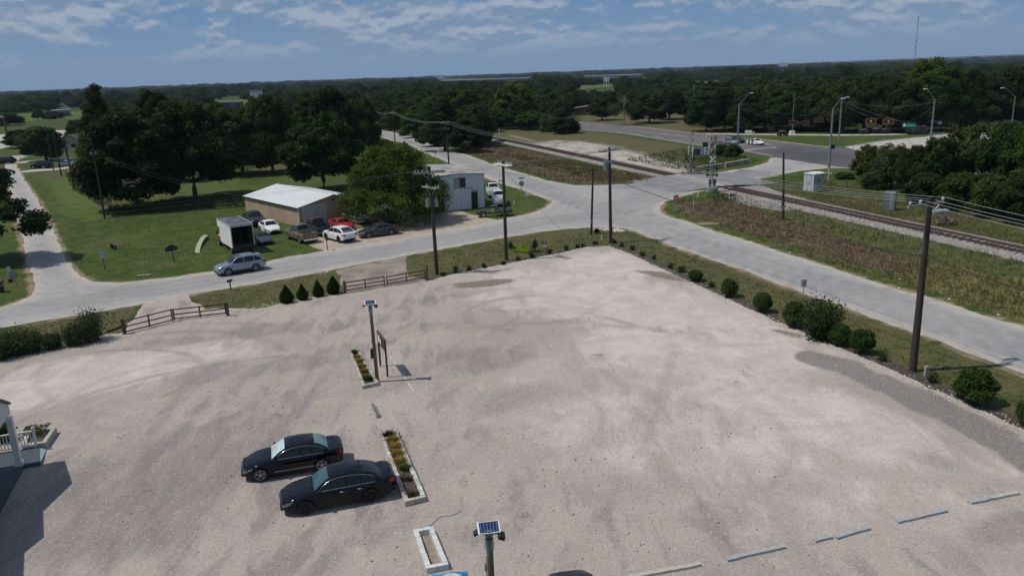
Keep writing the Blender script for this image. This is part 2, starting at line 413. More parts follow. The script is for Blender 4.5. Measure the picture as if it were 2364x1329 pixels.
# ---- grass land, one sheet to the horizon
A0 = math.radians(-52); A1 = math.radians(52)
angs = np.concatenate([np.linspace(A0, A1, 420), np.linspace(A1, 2*PI + A0, 40)[1:-1]])
rad = [0.5]
while rad[-1] < 26000: rad.append(rad[-1] * 1.0125 + 0.12)
rad = np.array(rad); na = len(angs); nr = len(rad)
gx = np.sin(angs)[None, :] * rad[:, None]; gy = np.cos(angs)[None, :] * rad[:, None]
vx = gx.ravel(); vy = gy.ravel(); idx = np.arange(nr*na).reshape(nr, na); nxt = np.roll(idx, -1, 1)
gf = np.stack([idx[:-1], nxt[:-1], nxt[1:], idx[1:]], -1).reshape(-1, 4)
vx = np.append(vx, 0.0); vy = np.append(vy, 0.0); ci = len(vx) - 1
fan = np.stack([np.full(na, ci), nxt[0], idx[0], np.full(na, ci)], -1)
def near(poly_pts, w, soft):
    d, _, _ = segd(vx, vy, poly_pts); return np.clip(1 - (d - w) / soft, 0, 1)
def ell(px, py, rx, ry, rot=0.0, soft=0.35):
    """mask of an ellipse centred on the ground at a photo pixel; radii in metres"""
    c = G(px, py); co, si = math.cos(rot), math.sin(rot); dx = vx - c.x; dy = vy - c.y
    u = (dx*co + dy*si) / rx; v = (-dx*si + dy*co) / ry; return np.clip((1 - np.hypot(u, v)) / soft, 0, 1)
droad, _, _ = segd(vx, vy, ROAD, True)
dtrk, _, _ = segd(vx, vy, TRKG)
dry = np.zeros(len(vx)); rust = np.zeros(len(vx)); dirt = np.zeros(len(vx)); lush = np.zeros(len(vx))
def area(*xy, soft=2.0):
    poly = [tuple(p) for p in P(*xy)]; ins = inside(vx, vy, poly); d, _, _ = segd(vx, vy, poly, True)
    return np.clip(np.where(ins, 0.5 + d / soft, 0.5 - d / soft), 0, 1)
# verge between road and lot is tired, brownish grass
verge = area((420, 720), (440, 676), (640, 646), (1000, 580), (1300, 528), (1450, 526), (1700, 618), (2000, 725), (2364, 863), (2700, 990), (2700, 1140), (2296, 950), (1900, 780), (1600, 648), (1440, 575), (1300, 578), (1000, 645), (600, 712), soft=1.5)
dry = np.maximum(dry, 0.62 * verge)
vl = area((-300, 800), (0, 757), (320, 702), (290, 765), (0, 822), (-300, 870), soft=1.0); dry = np.maximum(dry, 0.7 * vl)
mid = area((1560, 470), (1700, 440), (2000, 505), (2364, 590), (2900, 700), (2900, 920), (2364, 750), (2000, 640), (1700, 545), (1560, 500), soft=3)
dry = np.maximum(dry, 0.55 * mid); rust = np.maximum(rust, 0.95 * area((1590, 470), (1700, 462), (1860, 520), (2080, 590), (2140, 620), (2060, 630), (1900, 590), (1700, 530), (1600, 500), soft=4))
rust = np.maximum(rust, 0.8 * area((1500, 470), (1640, 462), (1700, 480), (1690, 500), (1590, 495), soft=3) * (droad > 1.5))
gold = area((2050, 600), (2364, 640), (2700, 740), (2700, 860), (2364, 740), (2100, 660), soft=5)
behind = area((1740, 430), (1900, 410), (2364, 500), (2900, 600), (2900, 690), (2364, 575), (1900, 470), (1750, 445), soft=2); dry = np.maximum(dry, 0.5 * behind)
rust = np.maximum(rust, 0.75 * ell(1960, 465, 7, 2.2, -0.6)); rust = np.maximum(rust, 0.6 * ell(2110, 505, 5, 2, -0.6))
pale = area((1150, 300), (1340, 300), (1440, 312), (1590, 335), (1760, 372), (1600, 400), (1400, 372), (1200, 340), (1130, 318), soft=5); dry = np.maximum(dry, 0.7 * pale)
rw = area((1040, 335), (1130, 325), (1400, 390), (1560, 415), (1440, 424), (1320, 425), (1220, 400), (1100, 362), soft=4)
rust = np.maximum(rust, 0.8 * rw); lush = np.maximum(lush, area((1160, 355), (1300, 372), (1440, 395), (1500, 418), (1400, 422), (1240, 385), soft=4))
dry = np.maximum(dry, 0.55 * area((60, 400), (250, 380), (600, 440), (560, 480), (240, 500), (130, 480), soft=6)); dry = np.maximum(dry, 0.7 * area((540, 400), (600, 380), (700, 372), (680, 400), (600, 412), soft=4)); dry = np.maximum(dry, 0.4 * area((110, 500), (300, 600), (600, 600), (600, 560), (300, 560), (160, 500), soft=5))
lush = np.maximum(lush, .5 * area((300, 460), (400, 430), (560, 410), (600, 440), (330, 480), soft=4))
lush = np.maximum(lush, area((100, 420), (160, 405), (250, 470), (240, 520), (140, 500), soft=3) * 0.6)
rust = np.maximum(rust, 0.6 * area((140, 395), (175, 395), (300, 470), (245, 500), (170, 440), soft=2)); rust = np.maximum(rust, 0.55 * ell(330, 605, 3.5, 1.5, 0.2)); rust = np.maximum(rust, 0.45 * area((150, 400), (300, 460), (240, 480), (130, 420), soft=3))
dirt = np.maximum(dirt, np.clip(1 - (droad - 0.25) / 1.0, 0, 1) * 0.72)
dry = np.maximum(dry, 0.85 * area((1340, 250), (1460, 250), (1600, 270), (1700, 305), (1900, 309), (1900, 312), (1600, 312), (1340, 284), soft=4))
dirt = np.maximum(dirt, ell(1634, 516, 3.2, 1.0, 0.0, 0.6)); dirt = np.maximum(dirt, 0.7 * ell(1000, 400, 4, 1.2, 0)); dirt = np.maximum(dirt, 0.6 * ell(254, 565, 1.6, .8, 0))
dirt = np.maximum(dirt, 0.75 * ell(960, 493, 3, 1.2)); dirt = np.maximum(dirt, 0.8 * ell(1000, 330, 8, 2.5, -.9)); dirt = np.maximum(dirt, 0.6 * ell(720, 548, 6, 1.6, 0.2))
dirt = np.maximum(dirt, np.clip(1 - (dtrk - 3.0) / 3.5, 0, 1) * 0.45)
dirt = np.maximum(dirt, 0.75 * area((1150, 300), (1260, 330), (1300, 345), (1180, 318), soft=3))
fld = np.zeros(len(vx))
for q in (((-120, 268), (40, 263), (130, 258), (200, 257), (180, 275), (0, 283), (-120, 285)), ((480, 233), (610, 229), (620, 236), (560, 246), (470, 249)), ((1240, 205), (1300, 200), (1400, 195), (1480, 192), (1400, 202), (1240, 212)),
          ((1500, 198), (1600, 190), (1700, 184), (1660, 196))):
    fld = np.maximum(fld, area(*q, soft=12))
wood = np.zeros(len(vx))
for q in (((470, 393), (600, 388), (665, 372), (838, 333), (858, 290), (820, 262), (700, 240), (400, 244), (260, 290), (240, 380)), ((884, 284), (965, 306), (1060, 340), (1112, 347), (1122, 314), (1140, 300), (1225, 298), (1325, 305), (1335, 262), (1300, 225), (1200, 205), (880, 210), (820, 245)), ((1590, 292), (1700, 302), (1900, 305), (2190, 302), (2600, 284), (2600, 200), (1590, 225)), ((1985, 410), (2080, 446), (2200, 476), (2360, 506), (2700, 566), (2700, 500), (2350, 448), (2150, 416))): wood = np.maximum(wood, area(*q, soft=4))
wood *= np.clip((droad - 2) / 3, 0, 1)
far = np.clip((np.hypot(vx, vy) - 330) / 300, 0, 1)
me = np_mesh('grass_land', np.stack([vx, vy, np.zeros(len(vx))], 1), np.concatenate([gf, fan[:, :4]]) if False else gf, None, True)
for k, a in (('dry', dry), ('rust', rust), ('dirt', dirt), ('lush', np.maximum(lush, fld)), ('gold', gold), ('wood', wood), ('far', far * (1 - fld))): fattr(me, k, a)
t = MT('grass_land'); p = t.pos()
n1 = t.noise(p, 0.09, 5, 0.6); n2 = t.noise(p, 0.55, 6, 0.65, 0.4); n3 = t.noise(p, 3.2, 5, 0.7); n4 = t.noise(p, 11.0, 3, 0.7); nf = t.noise(p, 0.012, 4, 0.6)
g = t.mix(t.mr(n2, 0.3, 0.7), (0.032, 0.060, 0.010), (0.082, 0.112, 0.023))
g = t.mix(t.mr(n1, 0.45, 0.7, 0, 0.6), g, (0.115, 0.118, 0.036))
g = t.mix(t.mr(n3, 0.48, 0.72, 0, 0.55), g, (0.11, 0.125, 0.045)); g = t.mix(t.mr(t.noise(t.mp(p, (1, .35, 1), (0, 0, .5)), .8, 6, .7, .8), .5, .7, 0, .5), g, (0.030, 0.048, 0.012))
def msk(name, lo=0.35, w=0.3, k=1.0, nn=None):
    a = t.attr(name); s_ = t.math('ADD', a, t.math('MULTIPLY', t.math('SUBTRACT', nn if nn else n2, 0.5), 1.1))
    return t.math('MULTIPLY', t.mr(s_, lo, lo + w), t.math('MULTIPLY', t.mr(a, 0.0, 0.12), k))
brown = t.mix(t.mr(n3, 0.3, 0.7), (0.090, 0.075, 0.036), (0.165, 0.138, 0.072))
g = t.mix(msk('dry', 0.32, 0.45, 0.85), g, brown)
g = t.mix(msk('lush', 0.3, 0.4, 0.85), g, t.mix(n3, (0.075, 0.12, 0.022), (0.12, 0.17, 0.04)))
g = t.mix(msk('gold', 0.35, 0.4, 0.9), g, t.mix(n3, (0.12, 0.115, 0.035), (0.22, 0.19, 0.08)))
g = t.mix(msk('rust', 0.42, 0.4, 0.85), g, t.mix(n3, (0.115, 0.075, 0.048), (0.22, 0.15, 0.105)))
g = t.mix(msk('dirt', 0.42, 0.35, 0.9), g, t.mix(n3, (0.24, 0.17, 0.11), (0.42, 0.32, 0.23)))
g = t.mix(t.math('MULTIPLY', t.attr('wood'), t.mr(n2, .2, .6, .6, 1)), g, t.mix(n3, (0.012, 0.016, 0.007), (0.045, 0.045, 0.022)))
g = t.mix(t.math('MULTIPLY', t.attr('far'), 0.75), g, t.mix(t.mr(nf, 0.35, 0.65), (0.020, 0.036, 0.012), (0.060, 0.075, 0.028)))
g = t.mix(t.mr(n4, 0.25, 0.8, 0.22, 0.0), g, (0.02, 0.028, 0.01))
hb = t.math('ADD', t.math('MULTIPLY', n3, 0.6), t.math('MULTIPLY', n4, 0.4)); t.bump(hb, 0.8, 0.12)
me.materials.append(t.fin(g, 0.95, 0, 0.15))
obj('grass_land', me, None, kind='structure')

# ---- far low hills so the skyline is not ruled straight
hb = MB()
for (a, b, dist, h, seed) in ((-40, 42, 7500, 16, 3), (-40, 42, 12000, 34, 9)):
    n = 220; i0 = len(hb.v)
    for k in range(n):
        th = math.radians(a + (b - a) * k / (n - 1)); x, y = math.sin(th)*dist, math.cos(th)*dist
        hh = h * (0.35 + 0.65 * float(vnoise(k, 0, 17, seed))) * (0.75 + 0.5*k/n)
        for (dd, zz) in ((-900, 0), (-300, hh*0.75), (0, hh), (600, hh*0.6), (1200, -1)):
            hb.v.append((x*(1 + dd/dist), y*(1 + dd/dist), zz))
    for k in range(n - 1):
        for q in range(4):
            j = i0 + k*5 + q; hb.f.append((j, j + 5, j + 6, j + 1))
t = MT('far_hills'); nn = t.noise(t.pos(), 0.004, 4); obj('hills', hb, t.fin(t.mix(nn, (0.016, 0.028, 0.014), (0.035, 0.05, 0.02)), 1.0, 0, 0.0), kind='structure', smooth=True, fix=False)

# ---- chip-sealed road
t = MT('chipseal'); p = t.pos(); v = t.mp(p, (1, 1, 1)); ne = t.noise(v, 0.12, 4, 0.6); nm = t.noise(v, 1.1, 6, 0.65); nf = t.noise(v, 14, 4, 0.75)
c = t.mix(t.mr(nm, 0.3, 0.72), (0.285, 0.278, 0.275), (0.38, 0.37, 0.36)); c = t.mix(t.mr(ne, 0.4, 0.7, 0, 0.5), c, (0.225, 0.222, 0.225))
c = t.mix(t.mr(nf, 0.35, 0.75, 0, 0.4), c, (0.40, 0.39, 0.38)); c = t.mix(t.math('MULTIPLY', t.attr('edge'), t.mr(nm, 0.25, 0.6)), c, (0.47, 0.42, 0.36))
c = t.mix(t.math('MULTIPLY', t.attr('track'), 0.7), c, (0.205, 0.203, 0.21))
c = t.mix(t.math('MULTIPLY', t.attr('tar'), t.mr(nm, 0.3, 0.6)), c, (0.19, 0.185, 0.195))
wv_ = t.n.new('ShaderNodeVectorMath'); wv_.operation = 'ADD'; t.l.new(p, wv_.inputs[0]); sc_ = t.n.new('ShaderNodeVectorMath'); sc_.operation = 'SCALE'; sc_.inputs[3].default_value = 5; t.l.new(t.noise(p, .25, 5, .7, out=1), sc_.inputs[0]); t.l.new(sc_.outputs[0], wv_.inputs[1])
cr = t.mr(t.vor(wv_.outputs[0], 0.13, 'DISTANCE_TO_EDGE'), 0.0, 0.016, 1, 0); c = t.mix(t.math('MULTIPLY', cr, t.mr(ne, 0.42, 0.6, 0, 0.4)), c, (0.16, 0.16, 0.16))
t.bump(nf, 0.35, 0.02); M_road = t.fin(c, 0.9, 0, 0.25)
LANES = [P((-200, 752), (150, 700), (435, 655), (750, 602), (1100, 542), (1250, 510), (1420, 490), (1500, 460), (1600, 430)), P((800, 285), (1000, 345), (1200, 415), (1350, 470), (1500, 530), (1800, 625), (2100, 715), (2364, 800), (2700, 930)), P((1400, 480), (1560, 430), (1800, 390))]
LANES = [[tuple(q) for q in l] for l in LANES]
def road_edge(x, y): d, _, _ = segd(x, y, ROAD, True); return np.clip(1 - d / 1.3, 0, 1)
def road_track(x, y):
    o = np.zeros(len(x))
    for l in LANES:
        d, _, _ = segd(x, y, l); o = np.maximum(o, np.exp(-((d - 1.7) / 0.45)**2)); o = np.maximum(o, 0.7 * np.exp(-((d - 0.3) / 0.5)**2))
    return o * (0.4 + 0.8 * vnoise(x, y, 9, 4))
def road_tar(x, y):
    o = np.zeros(len(x))
    for px, py, rx, ry in ((1602, 531, 1.1, .35), (1555, 515, .9, .25), (1500, 497, 1.4, .5), (1480, 430, 6, 1.6), (1520, 424, 4, 1.0), (1860, 377, 3, 1), (1745, 399, 4, 1.6), (1790, 404, 6, 1.3), (1700, 405, 5, 1.2), (1620, 418, 9, 2.0), (1660, 408, 6, 3)):
        c_ = G(px, py); o = np.maximum(o, np.clip((1 - np.hypot((x - c_.x) / rx, (y - c_.y) / (ry * 2.2))) / .5, 0, 1))
    return o * 0.8
sheet('road', ROAD, 0.012, M_road, 0.8, 0.24, dict(edge=road_edge, track=road_track, tar=road_tar))
# thin grey seam line on the lower-right road, repaired patch by the crossing
t = MT('seam'); M_seam = t.fin(t.mix(t.noise(t.pos(), 0.8), (0.17, 0.17, 0.18), (0.28, 0.28, 0.29)), 0.9)
mb = MB(); pts = [G(x, y) for x, y in ((1560, 563), (1700, 606), (1812, 647), (1920, 682), (2060, 733), (2200, 785), (2364, 850))]
for a, b in zip(pts, pts[1:]):
    d = (b - a).xy.normalized(); n = Vector((-d.y, d.x, 0)) * 0.04; z = Vector((0, 0, 0.017)); mb.quad(a - n + z, b - n + z, b + n + z, a + n + z)
obj('road_seam', mb, M_seam, kind='structure')
mb = MB(); mb.quad(*[G(x, y, 0.018) for x, y in ((1674, 400), (1706, 390), (1745, 393), (1716, 402))]); t = MT('patch_asphalt')
obj('road_patch', mb, t.fin(t.mix(t.noise(t.pos(), 2, 5), (0.16, 0.15, 0.155), (0.22, 0.21, 0.21)), 0.9), kind='structure')

# ---- highway asphalt with markings
t = MT('asphalt'); p = t.pos(); nm = t.noise(p, 0.5, 6, 0.65); ne = t.noise(t.mp(p, (1, 1, 1), (0, 0, 0.55)), 0.08, 3)
c = t.mix(t.mr(nm, 0.3, 0.72), (0.105, 0.100, 0.105), (0.155, 0.146, 0.146)); c = t.mix(t.mr(ne, 0.4, 0.65, 0, 0.5), c, (0.15, 0.13, 0.125))
c = t.mix(t.attr('fresh'), c, (0.060, 0.058, 0.066)); t.bump(t.noise(p, 12, 3), 0.3, 0.02); M_asph = t.fin(c, 0.85, 0, 0.3)
def fresh(x, y):
    o = np.zeros(len(x))
    for px, py, rx, ry in ((1880, 358, 14, 22), (1930, 368, 12, 25), (1830, 345, 10, 14)):
        c_ = G(px, py); o = np.maximum(o, np.clip((1 - np.hypot((x - c_.x) / rx, (y - c_.y) / ry)) / .7, 0, 1))
    return o * (0.5 + 0.6 * vnoise(x, y, 7, 3))
sheet('highway', HIGHWAY, 0.016, M_asph, 2.0, 0.0, dict(fresh=fresh))
t = MT('pale_concrete'); p = t.pos(); c = t.mix(t.mr(t.noise(p, 0.4, 5, .6), .3, .7), (0.36, 0.33, 0.30), (0.47, 0.43, 0.39)); c = t.mix(t.mr(t.wave(t.mp(p, (1, 1, 1), (0, 0, .4)), 0.08), 0.97, 1.0, 0, .5), c, (.2, .19, .18))
M_pale = t.fin(c, 0.9)
sheet('cross_street', CROSS, 0.022, M_pale, 2.0)
sheet('frontage_road', FRONTAGE, 0.010, M_pale, 2.0)
def gline(pts, w, z, mb):
    pts = [G(x, y) for x, y in pts]
    for a, b in zip(pts, pts[1:]):
        d = (b - a).xy.normalized(); n = Vector((-d.y, d.x, 0)) * (w / 2); zz = Vector((0, 0, z)); mb.quad(a - n + zz, b - n + zz, b + n + zz, a + n + zz)
M_mark = simple('road_marking', (0.50, 0.49, 0.46), 0.8, 0, 0.15, 0.6); M_ymark = simple('yellow_marking', (0.42, 0.25, 0.10), 0.8, 0, 0.1, 0.6)
mb = MB()
gline([(1200, 266.5), (1340, 283), (1499, 296), (1653, 314)], 0.35, 0.024, mb); gline([(1340, 298), (1448, 308.5), (1589, 331), (1714, 347.5), (1783, 360)], 0.3, 0.024, mb)
for a, b in (((1350, 288), (1362, 289)), ((1385, 291), (1398, 292.3)), ((1426, 305), (1436, 306)), ((1466, 310), (1478, 311.5)), ((1515, 316), (1530, 318)), ((1560, 322), (1575, 324)), ((1650, 325), (1662, 326.5)), ((1765, 332), (1785, 334.3)), ((1620, 316), (1634, 317.5)), ((1780, 339), (1800, 341))): gline([a, b], 0.3, 0.024, mb)
gline([(1713, 348), (1748, 343.3), (1796, 340.5)], 0.7, 0.024, mb)          # stop line
gline([(1706, 334.5), (1730, 333)], 0.5, 0.024, mb)
for a, b in (((1560, 310.5), (1586, 316)), ((1516, 311), (1534, 309.5)), ((1530, 308), (1537, 311.5))): gline([a, b], 0.25, 0.024, mb)
for k in range(4):
    x = 1968 + 12*k; gline([(x, 342.6 - k*1.2), (x + 32, 345.6 - k*1.3)], 0.7, 0.030, mb)
gline([(1990, 347), (2060, 338), (2142, 327), (2193, 321), (2364, 304)], 0.25, 0.030, mb); gline([(2070, 333.5), (2086, 335)], 0.6, 0.030, mb); gline([(2130, 323.5), (2160, 324)], 0.6, 0.030, mb); gline([(2165, 319), (2192, 314)], 0.35, 0.030, mb)
gline([(1675, 399), (1690, 397), (1704, 392)], 0.5, 0.026, mb); gline([(1672, 403.5), (1693, 402)], 0.3, 0.026, mb); gline([(1772, 387), (1786, 388)], 0.25, 0.026, mb); gline([(1800, 382), (1830, 388)], 0.12, 0.026, mb)
obj('road_markings', mb, M_mark, kind='structure')
mb = MB(); gline([(1200, 272), (1340, 288.8), (1480, 302), (1585, 316), (1640, 323)], 0.18, 0.024, mb); gline([(1200, 273.2), (1340, 290), (1480, 303.3), (1585, 317.4), (1640, 324.4)], 0.18, 0.024, mb)
obj('yellow_road_markings', mb, M_ymark, kind='structure')
# raised kerbs of the highway corner
def kerb(pts, w=0.25, h=0.13):
    mb = MB(); pts = [G(x, y) for x, y in pts]
    for a, b in zip(pts, pts[1:]): mb.obox(a, b, w, h)
    return mb
mb = kerb([(1740, 320.3), (1807, 328.3), (1870, 335.8), (1927, 342), (1950, 339.6), (2039, 325), (2142, 315), (2193, 308.6)]).merge(kerb([(2032, 354.4), (2059, 350.6), (2142, 338), (2193, 331.6)])).merge(kerb([(1979, 388), (2050, 397), (2150, 411.6), (2364, 441)]))
obj('kerb', mb, M_pale, kind='structure')

# ---- dirt aprons, caliche pad
def dirtmat(name, a, b, cdark, sc=0.6):
    t = MT(name); p = t.pos(); n = t.noise(p, sc, 6, .65, .3); n2 = t.noise(p, 9, 4, .7)
    c = t.mix(t.mr(n, .3, .7), a, b); c = t.mix(t.mr(n2, .5, .75, 0, .5), c, cdark); t.bump(n2, .5, .04); return t.fin(c, .95)
sheet('dirt_driveway', DRIVE2, 0.006, dirtmat('driveway_dirt', (0.17, 0.14, 0.115), (0.33, 0.28, 0.235), (0.10, 0.085, 0.07)), 0.5, 0.25)
sheet('dirt_apron', APRON, 0.007, dirtmat('apron_dirt', (0.33, 0.265, 0.205), (0.44, 0.37, 0.30), (0.22, 0.17, 0.13)), 0.6, 0.35)
t = MT('caliche'); p = t.pos(); n = t.noise(t.mp(p, (1, .45, 1)), .22, 6, .62, .5); n2 = t.noise(p, 2.5, 5, .7)
c = t.mix(t.mr(n, .35, .62), (0.46, 0.42, 0.375), (0.30, 0.25, 0.20)); c = t.mix(t.mr(n, .56, .66), c, (0.12, 0.12, 0.045)); c = t.mix(t.mr(n2, .5, .8, 0, .5), c, (0.30, .25, .22))
c = t.mix(t.math('MULTIPLY', t.mr(t.math('ADD', t.attr('edge'), t.math('MULTIPLY', t.math('SUBTRACT', n2, .5), 1.4)), .25, .6), .9), c, t.mix(n2, (.06, .07, .025), (.16, .14, .07)))
sheet('gravel_pad', CALICHE, 0.008, t.fin(c, .95), 1.0, 1.2, dict(edge=lambda x, y: np.clip(1 - segd(x, y, CALICHE, True)[0] / 4.5, 0, 1)))

# ---- crushed-stone parking lot
def lotm(*els):
    def f(x, y):
        o = np.zeros(len(x))
        for px, py, rx, ry, rot, k in els:
            c_ = G(px, py); co, si = math.cos(rot), math.sin(rot); dx = x - c_.x; dy = y - c_.y
            u = (dx*co + dy*si) / rx; v = (-dx*si + dy*co) / ry; o = np.maximum(o, k * np.clip((1 - np.hypot(u, v)) / .6, 0, 1))
        return o
    return f
lot_white = lotm((1450, 700, 26, 11, -.9, .9), (1430, 610, 9, 9, 0, 1.0), (1600, 800, 12, 10, -.8, 1.0), (1850, 950, 12, 6, -.9, .9), (1250, 680, 10, 7, .2, .7), (250, 860, 16, 7, .3, .8), (60, 900, 9, 6, .2, .8), (1500, 900, 10, 5, -.6, .5), (1900, 1100, 9, 5, -.3, .35), (1220, 640, 9, 2.5, .2, .8), (1520, 1000, 16, 9, -.5, .62), (1760, 1180, 9, 4, -.3, .5), (1320, 860, 11, 7, .3, .5), (2080, 1160, 8, 4, -.5, .5), (2250, 1050, 8, 3, -.9, .5))
lot_grey = lotm((1640, 770, 5, 2.4, -.5, .45), (1700, 860, 7, 3, -.2, .35), (330, 1120, 14, 9, .9, .85), (560, 940, 9, 6, .9, .5), (700, 1260, 9, 4, .3, .5), (150, 1200, 7, 5, .5, .5), (1110, 830, 6, 4, .3, .8), (850, 740, 10, 3, .3, .6), (620, 760, 6, 3, .2, .8), (950, 760, 8, 2.5, .3, .6), (480, 860, 5, 3, .8, .8), (300, 1200, 8, 3, 1, .5), (430, 1010, 5, 2, .9, .9), (1750, 860, 3.5, 1.8, -.3, .5), (1630, 760, 3.5, 1.6, -.4, .5), (1500, 760, 4, 1.2, -.3, .5),
                (440, 1110, 4, 1.6, 1, .8), (360, 1240, 3.5, 2, 1, .8), (1640, 1190, 3, 2, 0, .6), (1180, 920, 7, 3, .5, .6), (1150, 1010, 6, 3, .3, .5), (720, 830, 9, 3, .5, .7), (1330, 740, 5, 1.5, .2, .6), (2330, 1220, 3, 1.6, .4, .8), (1840, 1130, 2.5, 1.5, .2, .5), (1000, 690, 6, 2, .3, .6), (400, 790, 6, 1.8, .3, .7), (520, 1180, 5, 2, .9, .5), (1120, 1230, 2.4, 1.6, 0, .7), (2150, 1060, 3.5, 1.5, -.7, .6))
STRIP = [tuple(q) for q in P((1880, 826), (1960, 850), (2080, 905), (2200, 960), (2300, 1015), (2420, 1085), (2600, 1180))]
def lot_stone(x, y):
    d, _, _ = segd(x, y, STRIP); return np.clip((1.7 - d) / 0.8 + (vnoise(x, y, 1.5, 2) - .5), 0, 1)
lot_soil = lotm((1110, 655, 4.6, 1.8, .25, 1.1), (1560, 640, 4.6, 1.5, -.7, 1.1), (1500, 628, 2.6, .8, -.4, .9), (1820, 770, 2.4, .9, -.9, .7), (1385, 818, 1.2, .25, .1, .9), (1690, 710, 3.5, .9, -.9, .5), (1135, 845, .9, .3, .1, .9), (1440, 855, 3, .3, .3, .5), (1215, 1190, .6, .5, .1, .6), (1900, 1260, 5, .6, -1.2, .35), (1620, 660, 2, .5, -.5, .7))
def lot_rim(x, y): d, _, _ = segd(x, y, LOT, True); return np.clip(1 - d / 1.6, 0, 1)
ARCS = []
for (px, py, r, a0, a1) in ((330, 850, 9, 20, 200), (350, 850, 11.5, 30, 210), (420, 900, 6.5, 60, 260), (200, 880, 7, -30, 160), (600, 800, 14, 150, 250), (1180, 690, 4, 90, 300), (1240, 720, 5.5, 60, 250), (1160, 680, 6.5, 60, 220), (560, 1010, 13, 100, 190), (610, 1010, 15, 100, 190), (1400, 1010, 9, -60, 20), (1900, 820, 40, 170, 215), (1940, 840, 40, 170, 215)):
    c_ = G(px, py); ARCS.append([(c_.x + r*math.cos(math.radians(a)), c_.y + r*math.sin(math.radians(a))*.85) for a in np.linspace(a0, a1, 22)])
for q in (((1030, 700), (1200, 690), (1400, 720)), ((1060, 760), (1300, 740), (1500, 760)), ((1700, 800), (1500, 760), (1350, 720)), ((1690, 1060), (1740, 1110), (1790, 1170), (1850, 1290)), ((1710, 1070), (1780, 1160), (1840, 1300)), ((1580, 1100), (1640, 1200), (1700, 1290)), ((990, 940), (1200, 800), (1400, 700)), ((500, 1100), (640, 950), (760, 800)), ((530, 1110), (680, 950), (800, 810)), ((1300, 1329), (1500, 1000), (1560, 800)), ((900, 900), (1100, 790), (1250, 700))):
    ARCS.append([tuple(v_) for v_ in P(*q)])
def lot_tyre(x, y):
    o = np.zeros(len(x))
    for i, a in enumerate(ARCS):
        d, _, _ = segd(x, y, a); o = np.maximum(o, np.exp(-(d / (0.26 if i % 2 else .34))**2) * (0.55 + 0.45*(i % 3 == 0)))
    return o * (0.3 + vnoise(x, y, 2.2, 8))
t = MT('crushed_stone'); p = t.pos()
nl = t.noise(p, 0.10, 5, .6, .4); nm = t.noise(p, 0.42, 6, .62, .6); nstr = t.noise(t.mp(p, (1.6, .5, 1), (0, 0, .95)), .5, 6, .62, .5); nh = t.noise(p, 4.5, 5, .75); nf = t.noise(p, 17, 3, .8); vc = t.vor(p, 19, 'F1', 1)
def lm(name, nn, lo, w, k):
    a = t.attr(name); s_ = t.math('ADD', a, t.math('MULTIPLY', t.math('SUBTRACT', nn, .5), 1.6)); return t.math('MULTIPLY', t.mr(s_, lo, lo + w), t.math('MULTIPLY', t.mr(a, 0, .15), k))
c = t.mix(t.mr(nl, .35, .65), (0.335, 0.300, 0.278), (0.400, 0.355, 0.328))
c = t.mix(t.math('MULTIPLY', t.mr(nstr, .46, .66, 0, .85), t.mr(nl, .38, .6, .35, 1)), c, (0.235, 0.220, 0.218)); c = t.mix(t.mr(nm, .52, .68, 0, .65), c, (0.42, 0.355, 0.31)); c = t.mix(t.mr(t.noise(t.mp(p, (.5, 2.2, 1), (0, 0, .3)), 1.1, 5, .7, .8), .62, .72, 0, .6), c, (.17, .155, .15))
c = t.mix(lm('white', nstr, .30, .55, .82), c, t.mix(t.mr(nm, .35, .65), (0.47, 0.435, 0.43), (0.60, 0.55, 0.53)))
c = t.mix(lm('grey', nstr, .32, .6, .72), c, (0.205, 0.192, 0.190))
c = t.mix(t.mr(t.noise(t.mp(p, (.4, 2.2, 1), (0, 0, -.12)), 2.4, 5, .72, .5), .60, .68, 0, .5), c, (.16, .145, .14))
c = t.mix(t.math('MULTIPLY', t.attr('tyre'), .55), c, (0.17, 0.155, 0.15))
c = t.mix(lm('rim', nm, .45, .4, .6), c, t.mix(t.mr(nh, .4, .6), (0.24, .21, .18), (0.60, .55, .49)))
c = t.mix(lm('stone', nm, .42, .5, .85), c, t.mix(t.mr(nf, .35, .65), (0.10, 0.097, 0.094), (0.235, 0.228, 0.222)))
c = t.mix(lm('soil', nm, .45, .45, .9), c, t.mix(t.mr(nh, .3, .7), (0.105, .08, .062), (0.21, .17, .14)))
c = t.mix(lm('chalk', nh, .40, .3, .8), c, (0.62, .56, .52))
sepc = t.n.new('ShaderNodeSeparateColor'); t.l.new(vc, sepc.inputs[0])
c = t.mix(t.mr(sepc.outputs[0], 0.0, .35, .42, 0), c, (0.15, 0.14, 0.135)); c = t.mix(t.mr(sepc.outputs[1], .88, 1.0, 0, .45), c, (0.62, 0.57, 0.53))
c = t.mix(t.mr(nh, .54, .78, 0, .4), c, (0.22, .20, .19)); c = t.mix(t.mr(nf, .50, .8, 0, .3), c, (0.50, .45, .42))
t.bump(t.math('ADD', t.math('ADD', t.math('MULTIPLY', nh, .8), t.math('MULTIPLY', nf, .35)), t.math('MULTIPLY', nstr, 1.3)), .62, .05)
M_lot = t.fin(t.mix(1.0, c, (1.05, 1.015, .985), 'MULTIPLY'), .95, 0, .2)
CH1 = [tuple(v_) for v_ in P((900, 822), (915, 840), (930, 862), (940, 880), (955, 905))]
def lot_chalk(x, y): d, _, _ = segd(x, y, CH1); return np.exp(-(d / .3)**2) * .35
sheet('gravel_lot', LOT, 0.004, M_lot, 0.33, 0.28, dict(white=lot_white, grey=lot_grey, stone=lot_stone, soil=lot_soil, rim=lot_rim, tyre=lot_tyre, chalk=lot_chalk))
